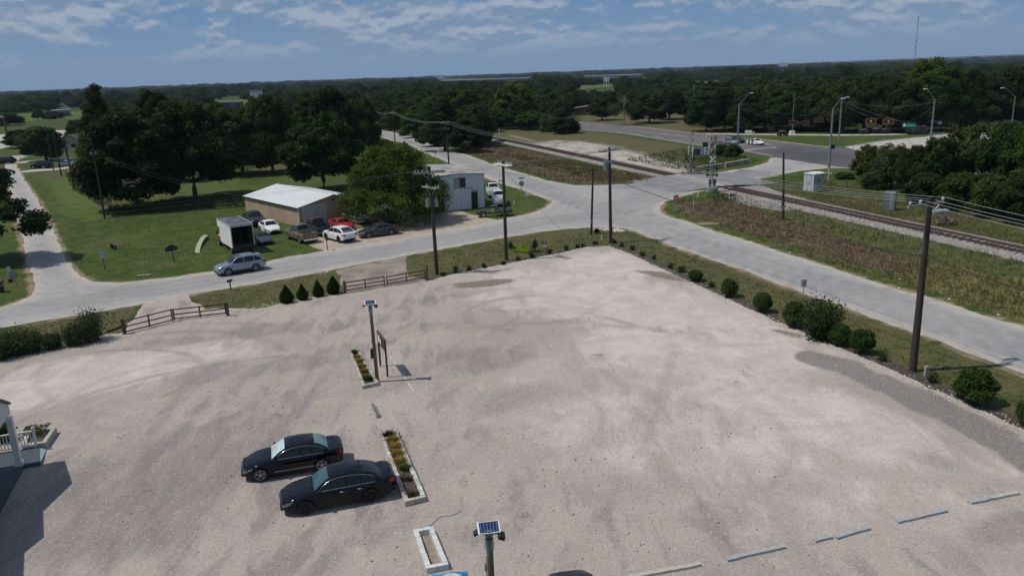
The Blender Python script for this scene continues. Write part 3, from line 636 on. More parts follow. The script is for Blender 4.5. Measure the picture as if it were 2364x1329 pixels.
# scattered loose stones: light and dark chips of the lot's rim
rng = np.random.default_rng(5)
def stones(name, segs, n, spread, s0, s1, m, label, z=0.006):
    pts = [tuple(q) for q in P(*segs)]; L = [math.dist(a, b) for a, b in zip(pts, pts[1:])]; tot = sum(L); V = []; F = []
    for _ in range(n):
        d = rng.random() * tot; i = 0
        while d > L[i]: d -= L[i]; i += 1
        a, b = pts[i], pts[i+1]; tt = d / L[i]; x = a[0] + (b[0]-a[0])*tt; y = a[1] + (b[1]-a[1])*tt
        nx, ny = -(b[1]-a[1]) / L[i], (b[0]-a[0]) / L[i]; o = rng.normal() * spread; x += nx*o; y += ny*o
        s = s0 + (s1 - s0) * rng.random()**2.5; k = len(V); a0 = rng.random()*6.28
        for q in range(4): V.append((x + math.cos(a0 + q*1.571)*s*(.7+.6*rng.random()), y + math.sin(a0 + q*1.571)*s*(.7+.6*rng.random()), z))
        V.append((x + s*.2, y, z + s*(.6 + .5*rng.random()))); F += [(k, k+1, k+4), (k+1, k+2, k+4), (k+2, k+3, k+4), (k+3, k, k+4)]
    me = np_mesh(name, V, F, m); return obj(name, me, None, label=label, cat='stones', kind='stuff')
mb = MB()
for a, b in zip(CH1, CH1[1:]):
    for k in range(5):
        if (k + len(mb.v)) % 7 == 3: continue
        p0 = Vector(a).lerp(Vector(b), k/5 + .02); p1 = Vector(a).lerp(Vector(b), k/5 + .16); n = Vector((-(p1 - p0).y, (p1 - p0).x)).normalized()*rng.uniform(.025, .06); mb.quad(*[(q.x, q.y, .011) for q in (p0 - n, p1 - n*.7, p1 + n, p0 + n*.8)])
obj('chalk_line', mb, simple('chalk', (.62, .54, .49), .9), kind='structure')
M_stone = simple('pale_stone', (0.50, 0.46, 0.41), .9, 0, .25, 8)
stones('loose_stones', ((1000, 645), (1165, 610), (1400, 568), (1457, 587), (1600, 653), (1736, 715), (1879, 779), (2071, 858), (2296, 958), (2500, 1050)), 4200, .40, .02, .07, M_stone, 'pale loose stones scattered along the dark mulch edge of the lot')
stones('loose_stones', ((1372, 531), (1395, 529), (1430, 530), (1440, 534)), 90, .5, .08, .28, M_stone, 'pale rubble around the drain pipe at the road corner')
stones('loose_stones', ((560, 712), (750, 690), (800, 680), (985, 652), (1010, 645)), 700, .45, .02, .07, M_stone, 'pale loose stones along the gate end of the lot')

stones('loose_stones', ((700, 1300), (1100, 1000), (1500, 850), (1400, 680)), 1500, 7.5, .012, .05, M_stone, 'pale chips of stone strewn over the open lot')
stones('loose_stones', ((200, 1200), (700, 900), (1200, 1150), (1900, 1150)), 1300, 6.0, .012, .055, simple('dark_stone', (.09, .08, .075), .9, 0, .3, 8), 'dark clods and chips strewn over the open lot')
# ---- dark mulch strip, edged, following the lot's rim
t = MT('mulch'); p = t.pos(); n = t.noise(p, 5, 5, .7); t.bump(n, .8, .06); M_mulch = t.fin(t.mix(t.mr(n, .3, .7), (0.028, 0.021, 0.017), (0.085, 0.062, 0.05)), .95)
def strip(name, xy, w0, w1, z, m, amp=.1, cell=.3, **k):
    pts = [Vector(q) for q in P(*xy)]; L = []; R = []
    for i, q in enumerate(pts):
        d = (pts[min(i+1, len(pts)-1)] - pts[max(i-1, 0)]).normalized(); n = Vector((-d.y, d.x)); L.append(tuple(q + n*w1)); R.append(tuple(q + n*w0))
    return sheet(name, L + R[::-1], z, m, cell, amp, **k)
EDGE_A = ((990, 647), (1040, 633), (1165, 608.5), (1228, 596), (1305, 580.5), (1355, 568), (1406, 566.6)); EDGE_B = ((1406, 566.6), (1457, 585.6), (1533, 621), (1600, 651.6), (1658, 678), (1736, 713.6), (1834, 756.7), (1879, 777.6), (1969, 813.5), (2071, 857), (2173, 903), (2296, 956.8), (2364, 989), (2600, 1100))
strip('mulch_strip', EDGE_A, -0.05, 0.55, 0.022, M_mulch); strip('mulch_strip', EDGE_B, -0.05, 0.85, 0.024, M_mulch)
strip('mulch_strip', ((-60, 832), (0, 822), (115, 802), (212, 781), (246, 770)), -0.1, 0.9, 0.022, M_mulch)
# ================================================================ railway
def along(pts, step):
    out = []; 
    for a, b in zip(pts, pts[1:]):
        L = math.dist(a, b); k = max(1, int(L / step))
        for j in range(k): out.append((a[0] + (b[0]-a[0])*j/k, a[1] + (b[1]-a[1])*j/k, math.atan2(b[1]-a[1], b[0]-a[0])))
    return out
def smoothl(pts, it=3):
    for _ in range(it):
        q = [pts[0]]
        for a, b in zip(pts, pts[1:]): q += [(a[0]*.75+b[0]*.25, a[1]*.75+b[1]*.25), (a[0]*.25+b[0]*.75, a[1]*.25+b[1]*.75)]
        pts = q + [pts[-1]]
    return pts
TS = smoothl(TRKG, 3)
def offl(pts, o):
    out = []
    for i, q in enumerate(pts):
        a = pts[max(i-1, 0)]; b = pts[min(i+1, len(pts)-1)]; d = Vector((b[0]-a[0], b[1]-a[1])).normalized(); out.append((q[0] - d.y*o, q[1] + d.x*o))
    return out
def ribbon(pts, prof, mb=None):
    """sweep profile [(offset, z)] along ground polyline"""
    mb = mb or MB(); i0 = len(mb.v); m = len(prof); cols = [offl(pts, o) for o, z in prof]
    for i in range(len(pts)):
        for j, (o, z) in enumerate(prof): mb.v.append((cols[j][i][0], cols[j][i][1], z))
    for i in range(len(pts) - 1):
        for j in range(m - 1): k = i0 + i*m + j; mb.f.append((k, k+1, k+m+1, k+m))
    return mb
xa = G(1560, 409).xy; xb = G(1684, 433).xy      # crossing ends
def split_track():
    fine = along(TS, 0.8); a = min(range(len(fine)), key=lambda i: math.dist(fine[i][:2], xa)); b = min(range(len(fine)), key=lambda i: math.dist(fine[i][:2], xb))
    return fine, min(a, b), max(a, b)
fine, ia, ib = split_track(); fp = [f[:2] for f in fine]
t = MT('ballast'); p = t.pos(); vv = t.vor(p, 5.5, 'F1', 1); sp = t.n.new('ShaderNodeSeparateColor'); t.l.new(vv, sp.inputs[0]); nb = t.noise(p, .25, 4)
c = t.mix(sp.outputs[0], (0.11, 0.092, 0.082), (0.42, 0.375, 0.34)); c = t.mix(t.mr(nb, .42, .65, 0, .75), c, (0.28, 0.28, 0.28)); c = t.mix(t.mr(t.noise(p, .8, 5), .55, .72, 0, .6), c, (.13, .10, .05)); t.bump(t.vor(p, 5.5), .9, .12); M_ball = t.fin(c, .95)
bal = [(-3.0, .004), (-2.3, .10), (-1.5, .20), (1.5, .20), (2.3, .10), (3.0, .004)]
obj('ballast', ribbon(fp[:ia+1], bal), M_ball, kind='structure', fix=False); obj('ballast', ribbon(fp[ib:], bal), M_ball, kind='structure', fix=False)
sheet('ballast', [tuple(q) for q in P((1652, 436), (1690, 431), (1725, 421), (1770, 432), (1830, 452), (1900, 470), (1880, 478), (1810, 488), (1720, 474), (1680, 460))], 0.010, M_ball, .6, .5)
t = MT('tie_wood'); M_tie = t.fin(t.mix(t.noise(t.pos(), 3, 5), (0.035, .026, .022), (.12, .09, .075)), .95)
t = MT('rail_rust'); M_rail = t.fin(t.mix(t.noise(t.pos(), 1.5, 5), (0.045, .022, .017), (.11, .055, .04)), .7, .2)
tr = thing('railway_track', 'rusty single railway track on timber sleepers crossing the scene', 'railway track')
mt = MB()
for i, (x, y, a) in enumerate(along(TS, 0.62)):
    d = min(range(0, len(fine), 4), key=lambda k: (fine[k][0]-x)**2 + (fine[k][1]-y)**2)
    if ia < d < ib or y > 420: continue
    a += rnd.uniform(-.02, .02); u = Vector((math.cos(a), math.sin(a))); n = Vector((-u.y, u.x)); c_ = Vector((x, y)) + n*rnd.uniform(-.06, .06)
    mt.obox(c_ - n*1.3, c_ + n*1.3, .23, .13, .13 + rnd.uniform(0, .02))
o = obj('sleepers', mt, M_tie, tr, kind='stuff', fix=False)
for s in (-.76, .76): obj('rail', ribbon(fp, [(s-.07, .26), (s-.035, .27), (s-.036, .40), (s+.036, .40), (s+.035, .27), (s+.07, .26)]), M_rail, tr, fix=False)
# crossing: ramped asphalt with pale concrete panels
t = MT('crossing_asphalt'); p = t.pos(); c = t.mix(t.mr(t.noise(p, .5, 5, .6), .3, .7), (0.165, .165, .172), (0.235, .235, .24)); M_cra = t.fin(t.mix(t.mr(t.noise(p, 12, 3), .4, .8, 0, .3), c, (.30, .30, .30)), .9)
seg = fp[ia:ib+1]
obj('crossing_ramp', ribbon(seg, [(-9.0, .016), (-5, .13), (-2.0, .365), (-1.45, .372)]).merge(ribbon(seg, [(1.45, .372), (2.0, .365), (5, .13), (10, .016)])), M_cra, kind='structure', fix=False)
M_panel = simple('crossing_panel', (0.36, .35, .33), .9, 0, .12, 1.0)
pn = thing('crossing_deck', 'pale concrete panels set between and beside the rails at the level crossing', 'crossing panel')
for s in (-.76, .76): obj('flangeway', ribbon(seg, [(s - .18, .31), (s + .18, .31)]), M_black, pn, fix=False)
for a, b in ((-1.5, -.93), (-.59, .59), (.93, 1.5)): obj('panel', ribbon(seg, [(a, .20), (a, .39), (b, .39), (b, .20)]), M_panel, pn, fix=False)
mb = MB(); e = fp[ib]; u = Vector((fp[ib+1][0]-e[0], fp[ib+1][1]-e[1])).normalized(); n = Vector((-u.y, u.x)); mb.obox(Vector(e) - n*2.1 + u*.3, Vector(e) + n*2.0 + u*.3, .35, .40); obj('timber_baulk', mb, M_tie, label='dark timber baulk across the track end of the crossing panels', cat='timber')

# ================================================================ vehicles
def interp(x, pts):
    """smooth curve through (x, v) pairs"""
    if x <= pts[0][0]: return pts[0][1]
    for i in range(len(pts) - 1):
        if x <= pts[i+1][0]:
            x0, y0 = pts[i]; x1, y1 = pts[i+1]; h = x1 - x0; t = (x - x0) / h
            m0 = (y1 - pts[i-1][1]) / (x1 - pts[i-1][0]) if i > 0 else (y1 - y0) / h
            m1 = (pts[i+2][1] - y0) / (pts[i+2][0] - x0) if i + 2 < len(pts) else (y1 - y0) / h
            return (2*t**3-3*t*t+1)*y0 + (t**3-2*t*t+t)*h*m0 + (-2*t**3+3*t*t)*y1 + (t**3-t*t)*h*m1
    return pts[-1][1]
def grid_faces(mb, rows):
    i0 = len(mb.v); m = len(rows[0])
    for r in rows: mb.v += [tuple(q) for q in r]
    for i in range(len(rows) - 1):
        for j in range(m - 1):
            k = i0 + i*m + j; mb.f.append((k, k+1, k+m+1, k+m))
    return mb
CARS = {}
def make_car(key, L=4.7, W=1.8, H=1.46, wb=2.75, fo=.88, belt=.92, hood=.78, deck=.98, nose=.55, ws=(.98, .18), rear=(-1.0, -1.75), tail=None, body=None, kind='sedan', wr=.33, sill=.24, rimm=None, spokes=5, chrome=True, step=.06, roofm=None, dash=None, glass=None, cab_tumble=.30, trimx=None, tailcol=None, tailpos=None, bright=None, handle=None):
    """x forward, front bumper at L/2.  Returns list of (part, mesh builder, material, parent part, smooth)"""
    glass = glass or M_glass; rimm = rimm or M_rim; hl = L / 2; xf = hl - fo; xr = xf - wb; hw = W / 2; parts = []
    wsx, rfx = ws; rrx, rbx = rear
    if kind == 'suv' or kind == 'hatch': top = [(-hl, deck-.05), (-hl+.06, deck), (rbx, belt + .05), (0, belt + .02), (wsx, belt - .01), (xf, hood + .03), (hl - .35, hood - .05), (hl - .08, hood - .17), (hl, nose)]
    elif kind == 'pickup': top = [(-hl, belt + .02), (rbx, belt + .02), (0, belt), (wsx, belt), (xf, hood + .04), (hl - .2, hood - .04), (hl, hood - .16)]
    else: top = [(-hl, deck - .10), (-hl + .12, deck), (rbx, deck + .01), (rbx + .4, belt + .01), (0, belt - .01), (wsx, belt - .02), (xf + .1, hood + .01), (hl - .45, hood - .07), (hl - .16, hood - .16), (hl - .03, nose + .03), (hl, nose - .06)]
    def pw(x):                                              # plan taper
        f = max(0, (x - (hl - 1.0)) / 1.0); r = max(0, ((-hl + .7) - x) / .7)
        if kind in ('suv', 'pickup', 'hatch'): return hw * (1 - .16*f**2.2 - .07*r**2.2)
        return hw * (1 - .30*f**2.6 - .19*r**2.4)
    def bot(x):
        z = sill
        for xw in (xf, xr):
            d = abs(x - xw); ra = wr + .075
            if d < ra: z = max(z, wr + math.sqrt(ra*ra - d*d))
        if x > hl - .5: z = max(z, sill + .02 + .08 * ((x - hl + .5) / .5)**2)
        if x < -hl + .5: z = max(z, sill + .04 + .10 * ((-hl + .5 - x) / .5)**2)
        return z
    xs = [-hl + L * i / int(L / step) for i in range(int(L / step) + 1)]
    for xw in (xf, xr): xs += [xw - wr - .0751, xw - wr - .05, xw + wr + .05, xw + wr + .0751]
    xs = sorted(set(round(x, 4) for x in xs)); rows = []
    bedx0, bedx1 = -hl + .08, (rbx - .12)
    def yside(x, z):
        w = pw(x); zt = interp(x, top); u = (z - .25) / max(.05, zt - .25)
        return w * (0.955 + .045 * math.sin(min(1, max(0, u) * 1.15) * PI * .62)) if u < .62 else w * (1.0 - .06 * ((u - .62) / .38)**2)
    for x in xs:
        w = pw(x); zt = interp(x, top); zb = min(bot(x), zt - .12); r = []
        for k in range(6):
            z = zb + (zt - .035 - zb) * k / 5; r.append((x, yside(x, z), z))
        bed = kind == 'pickup' and bedx0 < x < bedx1
        if bed: r += [(x, w*.93, zt), (x, w*.86, zt), (x, w*.85, .62), (x, 0, .62)]
        else:
            crown = .06 if x > wsx else .03
            r += [(x, w*.925, zt), (x, w*.80, zt + crown*.55), (x, w*.45, zt + crown*.95), (x, 0, zt + crown)]
        rows.append(r)
    full = [[(x, -y, z) for x, y, z in r] + [(x, y, z) for x, y, z in r[::-1][1:]] for r in rows]
    mb = MB(); grid_faces(mb, full)
    for r, s in ((full[0], -1), (full[-1], 1)):              # rounded bumpers
        i0 = len(mb.v); m = len(r); zc = sum(q[2] for q in r) / m; inner = [(x + s*.035, y*.93, zc + (z - zc)*.86) for x, y, z in r]
        mb.v += r; mb.v += inner
        for j in range(m - 1): mb.f.append((i0+j, i0+j+1, i0+m+j+1, i0+m+j))
        mb.f.append(tuple(i0 + m + j for j in range(m)))
    parts.append(('body', mb, body, None, math.radians(38)))
    # underbody
    ub = MB(); ub.box(-hl + .25, hl - .3, -hw*.83, hw*.83, .19, .5)
    parts.append(('underbody', ub, M_black, None, False))
    # cabin
    zb_ = belt - .03
    if kind in ('suv', 'hatch'): roof = [(rbx, belt + .02), (rbx + .10, belt + .22), (rrx, H - .05), (rrx + .35, H), ((rrx + rfx)/2, H + .012), (rfx, H - .05), (rfx + (wsx-rfx)*.5, belt + (H-belt)*.50), (wsx, belt - .02)]
    elif kind == 'pickup': roof = [(rbx, belt), (rbx + .05, belt + .12), (rrx, H - .04), (rrx + .25, H), (rfx - .2, H), (rfx, H - .05), (rfx + (wsx-rfx)*.5, belt + (H-belt)*.50), (wsx, belt - .02)]
    else: roof = [(rbx, deck), (rbx + (rrx-rbx)*.5, deck + (H-deck)*.57), (rrx, H - .065), (rrx + .4, H - .012), ((rrx + rfx)/2, H), (rfx, H - .06), (rfx + (wsx-rfx)*.5, belt + (H-belt)*.52), (wsx, belt - .02)]
    nx = max(14, int((wsx - rbx) / step)); cx = [rbx + (wsx - rbx)*i/nx for i in range(nx + 1)]
    def cy(x, z): return yside(x, belt) * .945 - max(0, z - belt) * cab_tumble
    def ztop(x, y, zr):
        w = max(.2, cy(x, zr)); return zr + .03 - .055 * (min(1, abs(y) / w))**2.4
    rows = []
    for x in cx:
        zr = max(interp(x, roof), zb_ + .005); r = []
        for k in range(5): z = zb_ + (zr - .035 - zb_) * k / 4; r.append((x, cy(x, z), z))
        w = cy(x, zr) - .01
        for q in (.96, .88, .7, .4, 0): y = w * q; r.append((x, y, ztop(x, y, zr)))
        rows.append(r)
    full = [[(x, -y, z) for x, y, z in r] + [(x, y, z) for x, y, z in r[::-1][1:]] for r in rows]
    mb = MB(); grid_faces(mb, full); parts.append(('roof', mb, roofm or body, None, math.radians(42)))
    def top_patch(x0, x1, q, off, mat, nm):
        a = MB(); rr = []
        for i in range(9):
            x = x0 + (x1 - x0)*i/8; zr = interp(x, roof); w = (cy(x, zr) - .01)
            rr.append([(x + off*.6*(1 if nm == 'windshield' else -1), w*q*s_, ztop(x, w*q*s_, zr) + off) for s_ in (-1, -.75, -.5, -.25, 0, .25, .5, .75, 1)])
        grid_faces(a, rr); parts.append((nm, a, mat, None, True))
    wx0, wx1 = rfx + (wsx - rfx)*.10, wsx - (wsx - rfx)*.10
    top_patch(wx0, wx1, .90, .012, dash or glass, 'windshield')
    if kind in ('suv', 'hatch', 'pickup'): top_patch(rbx + .04, rrx + .02, .84, .014, bright or glass, 'rear_window')
    else: top_patch(rbx + (rrx-rbx)*.12, rrx - .02, .84, .012, bright or glass, 'rear_window')
    # side windows: front and rear door glass, quarter glass
    x_end = rbx + (.22 if kind in ('suv', 'hatch', 'pickup') else (rrx - rbx)*.38)
    x_sta = wsx - .22; bp = rfx - .62 if kind != 'pickup' else rfx - .75
    def side_patch(x0, x1, s_, nm='side_window'):
        if x1 - x0 < .12: return
        a = MB(); rr = []; n_ = max(5, int((x1 - x0)/.08))
        for i in range(n_ + 1):
            x = x0 + (x1 - x0)*i/n_; zr = interp(x, roof) - .085; z0 = belt + .01
            rr.append([(x, s_*(cy(x, z0 + (max(zr, z0 + .01) - z0)*k/4) + .010), z0 + (max(zr, z0 + .01) - z0)*k/4) for k in range(5)])
        grid_faces(a, rr); parts.append((nm, a, glass, None, False))
    for s_ in (-1, 1):
        if kind == 'pickup': side_patch(bp + .04, x_sta, s_); side_patch(rbx + .12, bp - .04, s_)
        elif kind == 'coupe': side_patch(x_end + .1, x_sta, s_)
        else:
            mid2 = rrx + .12 if kind == 'sedan' else rrx + .25
            side_patch(bp + .035, x_sta, s_); side_patch(mid2 + .03, bp - .035, s_); side_patch(x_end, mid2 - .03, s_)
    if chrome:
        for s_ in (-1, 1):
            a = MB(); pts = [(x, s_*(cy(x, belt) + .016), belt + .012) for x in np.linspace(x_end, x_sta + .1, 10)]
            up = [(x, s_*(cy(x, interp(x, roof) - .075) + .014), interp(x, roof) - .078) for x in np.linspace(x_sta - .1, x_end + .02, 16)]
            a.tube(pts, .010, 5); a.tube(up, .009, 5); parts.append(('window_trim', a, M_chrome, None, True))
    for s_ in (-1, 1):                                       # door gaps
        a = MB()
        for x in ((x_sta + .02, bp, rrx - .0) if kind not in ('coupe', 'pickup') else (x_sta, bp)):
            pts = [(x + .02*math.sin(z*4), s_*(yside(x, z) + .002), z) for z in np.linspace(sill + .1, belt - .04, 7)]; parts.append(('door_gap', MB().tube(pts, .006, 4), M_black, None, False))
        for x in ((bp + .12, rrx + .10) if kind not in ('coupe', 'pickup') else (bp + .1,)):
            parts.append(('door_handle', MB().tube([(x, s_*(yside(x, belt - .14) + .012), belt - .14), (x + .19, s_*(yside(x, belt - .14) + .012), belt - .135)], .016, 6), handle or body, None, True))
        a = MB(); xm = x_sta - .02; ym = cy(xm, belt + .05); a.sphere((xm, s_*(ym + .13), belt + .07), .085, 9, 6, .85); a.tube([(xm, s_*ym, belt + .02), (xm, s_*(ym + .1), belt + .05)], .022, 5); parts.append(('side_mirror', a, body, None, True))
    # lamps, grille, plate
    for s_ in (-1, 1):
        a = MB(); rr = []
        for i in range(6):
            x = hl - .50 + .46*i/5; zt = interp(x, top); k_ = .3 + .14*i; rr.append([(x + .014, s_*(yside(x, z) + .008), z) for z in (zt - .05 - .16*k_, zt - .045 - .1*k_, zt - .04 - .05*k_, zt - .035)])
        grid_faces(a, rr)
        parts.append(('headlight', a, M_headl, None, False))
        a = MB(); zt = interp(-hl + .15, top); rr = []
        h0 = .24 if kind in ('suv', 'pickup') else .19
        for i in range(6):
            x = -hl + .02 + .30*i/5*(1 if kind != 'pickup' else .45); rr.append([(x, s_*(yside(x, z) + .010), z) for z in (zt - .05 - h0*(1 - i*.08), zt - .05 - h0*.5, zt - .06)])
        grid_faces(a, rr); rr = []
        for i in range(4): y = pw(-hl)*(.95 - (.30 if kind != 'pickup' else .16)*i/3); rr.append([(-hl - .045, s_*y, z) for z in (zt - .05 - h0, zt - .05 - h0*.5, zt - .085)])
        grid_faces(a, rr); parts.append(('tail_light', a, M_red, None, False))
    a = MB(); a.box(hl + .02, hl + .055, -.36, .36, nose - .16, nose - .03); parts.append(('grille', a, M_chrome if chrome else M_black, None, False))
    a = MB(); a.box(hl - .05, hl + .05, -.55, .55, .26, .37); parts.append(('air_intake', a, M_black, None, False))
    a = MB(); a.box(-hl - .06, -hl - .03, -.16, .16, .62 if kind != 'pickup' else .48, .73 if kind != 'pickup' else .58); parts.append(('number_plate', a, simple('plate', (.6, .6, .6), .5), None, False))
    if kind == 'pickup':
        a = MB(); a.box(-hl - .14, -hl + .02, -hw*.9, hw*.9, .42, .58); parts.append(('rear_bumper', a, M_chrome, None, False))
    # wheels
    for xw in (xf, xr):
        for s_ in (-1, 1):
            y0 = s_*(hw - .215); y1 = s_*(hw - .015); ty = MB(); n_ = 28
            prof = [(wr*.70, y1 - s_*.02), (wr*.93, y1), (wr, y1 - s_*.035), (wr, y0 + s_*.02), (wr*.9, y0), (0.02, y0)]; rows = []
            for k in range(n_ + 1): a_ = 2*PI*k/n_; rows.append([(xw + r*math.cos(a_), y, wr + r*math.sin(a_)) for r, y in prof])
            grid_faces(ty, rows); parts.append(('wheel', ty, M_tyre, None, math.radians(40)))
            rm = MB(); yo = y1 - s_*.012; rows = []
            for k in range(n_ + 1): a_ = 2*PI*k/n_; rows.append([(xw + r*math.cos(a_), y, wr + r*math.sin(a_)) for r, y in ((wr*.72, yo), (wr*.66, yo), (wr*.62, yo - s_*.05))])
            grid_faces(rm, rows)
            for k in range(spokes):
                a_ = 2*PI*k/spokes + .3
                for da in ((-.13, .13) if spokes == 5 else (0,)):
                    c1 = a_ + da; c2 = a_ + da*1.4
                    rm.tube([(xw + wr*.1*math.cos(c1), yo - s_*.01, wr + wr*.1*math.sin(c1)), (xw + wr*.64*math.cos(c2), yo - s_*.012, wr + wr*.64*math.sin(c2))], [.022, .016], 4)
            rm.cyl((xw, yo - s_*.01, wr), (0, 1, 0), wr*.17, .03, 10); parts.append(('rim', rm, rimm, 'wheel', False))
            dk = MB(); dk.cyl((xw, yo - s_*.075, wr), (0, 1, 0), wr*.64, .01, 20); parts.append(('brake_well', dk, M_black, 'wheel', False))
    return parts
def put_parts(root, parts):
    last = {}
    for nm, mb, m, par, sm in parts:
        o = obj(nm, mb, m, root if par is None else last[par], smooth=sm); last[nm] = o
    return root
def car(label, cat, pos, rz, parts, name='parked_car', group=None):
    r = thing(name, label, cat, pos, rz, group); return put_parts(r, parts)
def by_wheels(fx, fy, rx, ry, z, side, W, wb, fo, L):
    """car pose from the pixels of its two near-side wheel centres; side=-1: its right side faces us, +1: its left"""
    a = G(fx, fy, z); b = G(rx, ry, z); d = (a - b).xy.normalized(); n = Vector((-d.y, d.x)); hw = W/2 - .11
    mid = (a.xy + b.xy)/2 - n*side*hw; xf = L/2 - fo; off = xf - wb/2; c = mid - d*off
    return (c.x, c.y, 0.02), math.atan2(d.y, d.x)
def by_axis(x, y, hx, hy):
    a = G(x, y); b = G(hx, hy); return (a.x, a.y, 0.01), math.atan2(b.y - a.y, b.x - a.x)
P_black = paint('black_paint', (0.0025, 0.003, 0.007), .05, 0, .004, .03); P_silver = paint('silver_blue_paint', (0.30, .35, .42), .25, .55, .08); P_white = paint('white_car_paint', (0.72, .73, .74), .3, 0, .06)
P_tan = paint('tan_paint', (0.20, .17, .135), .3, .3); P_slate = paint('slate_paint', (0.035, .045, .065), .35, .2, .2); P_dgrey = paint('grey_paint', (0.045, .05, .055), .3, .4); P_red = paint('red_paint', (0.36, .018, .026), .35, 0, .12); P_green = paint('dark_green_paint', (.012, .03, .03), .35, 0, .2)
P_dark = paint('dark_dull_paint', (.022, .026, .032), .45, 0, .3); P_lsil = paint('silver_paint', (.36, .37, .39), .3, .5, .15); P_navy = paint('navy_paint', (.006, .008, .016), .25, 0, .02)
t = MT('sunshade'); v = t.co(); w_ = t.wave(t.mp(v, (1, 1, 1)), 5, 1.2, 'X'); M_shade = t.fin(t.mix(t.mr(w_, .2, .8), (0.42, .55, .55), (0.86, .93, .93)), .25, .2, None, 1.0)
M_tint = glassm('tinted_glass', (0.035, .065, .085)); M_rearg = glassm('pale_rear_glass', (0.10, .17, .16))
pos, rz = by_wheels(600, 1096, 744.5, 1072, .33, 1, 1.78, 2.78, .80, 4.60)
c1 = car('glossy black sedan with silver sunshade behind its windscreen and bright alloy wheels', 'car', pos, rz,
    make_car('a', 4.60, 1.78, 1.45, 2.78, .80, belt=.93, hood=.80, deck=1.0, nose=.60, ws=(1.00, .22), rear=(-1.02, -1.72), body=P_black, dash=M_shade, bright=M_rearg, step=.05, handle=P_black))
for s_ in (-1, 1):
    mb = MB(); mb.box(1.78, 1.93, s_*.80 - .02, s_*.80 + .02, .60, .66); obj('indicator', mb, M_orange, c1)
    mb = MB(); mb.tube([(-.95, s_*.895, .40), (.85, s_*.895, .40)], .012, 5); obj('side_trim', mb, M_chrome, c1)
pos, rz = by_wheels(704.7, 1171.6, 857, 1142, .34, 1, 1.83, 2.776, .97, 4.88)
c2 = car('glossy black sedan with black wheels, parked nearest with its tail to the long planter', 'car', pos, rz,
    make_car('b', 4.88, 1.83, 1.47, 2.776, .97, belt=.93, hood=.82, deck=1.02, nose=.58, ws=(1.10, .30), rear=(-1.05, -1.90), body=P_black, dash=M_tint, rimm=M_black, wr=.34, step=.05, handle=M_chrome))
pos, rz = by_wheels(527, 628.7, 591, 618, .35, 1, 1.85, 2.66, .90, 4.58)
c3 = car('silver blue crossover driving along the road', 'car', pos, rz,
    make_car('c', 4.58, 1.85, 1.66, 2.66, .90, belt=1.05, hood=.98, deck=1.10, nose=.72, ws=(1.18, .40), rear=(-1.45, -2.12), body=P_silver, kind='suv', wr=.36, sill=.32, step=.07, cab_tumble=.24), name='crossover')
mb = MB(); mb.box(-.1, .45, -.42, .42, 1.672, 1.695); obj('sunroof', mb, M_glass, c3)
for s_ in (-1, 1): mb = MB(); mb.tube([(-1.35, s_*.62, 1.69), (0.2, s_*.62, 1.70)], .018, 5); obj('roof_rail', mb, M_chrome, c3)
mb = MB(); mb.box(-2.02, -1.55, -.55, .55, 1.52, 1.56); obj('rear_spoiler', mb, P_silver, c3)
for s_ in (-1, 1): obj('sill_cladding', MB().box(-.95, .98, s_*.925 - .02, s_*.925 + .02, .28, .44), M_black, c3)
# dark roof just entering the bottom edge of the view
g_ = G(1306, 1312, .72)
c = car('dark car whose rounded front end just enters the bottom edge', 'car', (g_.x + .35, g_.y - 2.32, 0.02), math.radians(98), make_car('d', 4.7, 1.8, 1.46, 2.7, .9, body=P_navy, step=.08))
# the row of parked cars by the tan shed
pos, rz = by_wheels(616.6, 535.5, 600.5, 527, .31, -1, 1.76, 2.6, .95, 4.5)
car('lowered white sedan facing the road in front of the tan shed wall', 'car', pos, rz, make_car('e', 4.5, 1.76, 1.42, 2.6, .95, body=P_white, step=.09, chrome=False, wr=.31, sill=.17, rimm=M_tyre))
def phead(x, y): return G(x, y, 0)
hd = rz
pos, rz2 = by_axis(606, 559, 625, 569)
car('dull slate blue wedge shaped coupe beside the box truck', 'car', pos, hd - .05, make_car('f', 4.4, 1.75, 1.18, 2.4, .95, belt=.80, hood=.66, deck=.90, nose=.46, ws=(.75, .0), rear=(-.70, -1.75), body=P_slate, kind='coupe', step=.1, chrome=False, wr=.30, sill=.18))
pos, _ = by_axis(588, 518, 600, 525)
car('old dark pickup truck parked behind the box truck by the shed wall', 'pickup truck', pos, hd, make_car('g', 5.2, 1.9, 1.78, 3.3, .95, belt=1.12, hood=1.05, nose=.8, ws=(1.05, .55), rear=(-.60, -.85), body=P_dark, kind='pickup', step=.12, chrome=False, wr=.36, sill=.38), name='pickup_truck')
pos, rz = by_wheels(665, 544.5, 693, 554.5, .38, 1, 1.95, 3.4, .98, 5.55)
ptk = rz
TANP = make_car('h', 5.55, 1.95, 1.88, 3.4, .98, belt=1.16, hood=1.10, nose=.85, ws=(1.25, .70), rear=(-.62, -.82), body=P_tan, kind='pickup', step=.11, chrome=False, wr=.39, sill=.42)
car('metallic tan pickup truck with its tailgate towards the road', 'pickup truck', pos, rz, TANP, name='pickup_truck')
pos, _ = by_axis(733, 538, 720, 530)
car('dark green pickup truck with faded red roof between the tan pickup and the red coupe', 'pickup truck', pos, ptk - .08, make_car('i', 5.3, 1.95, 1.88, 3.2, .98, belt=1.16, hood=1.10, nose=.85, ws=(1.2, .65), rear=(-.5, -.75), body=P_green, roofm=paint('faded_red', (.10, .02, .026), .5), kind='pickup', step=.12, chrome=False, wr=.39, sill=.42), name='pickup_truck')
pos, _ = by_axis(789, 527, 812, 540)
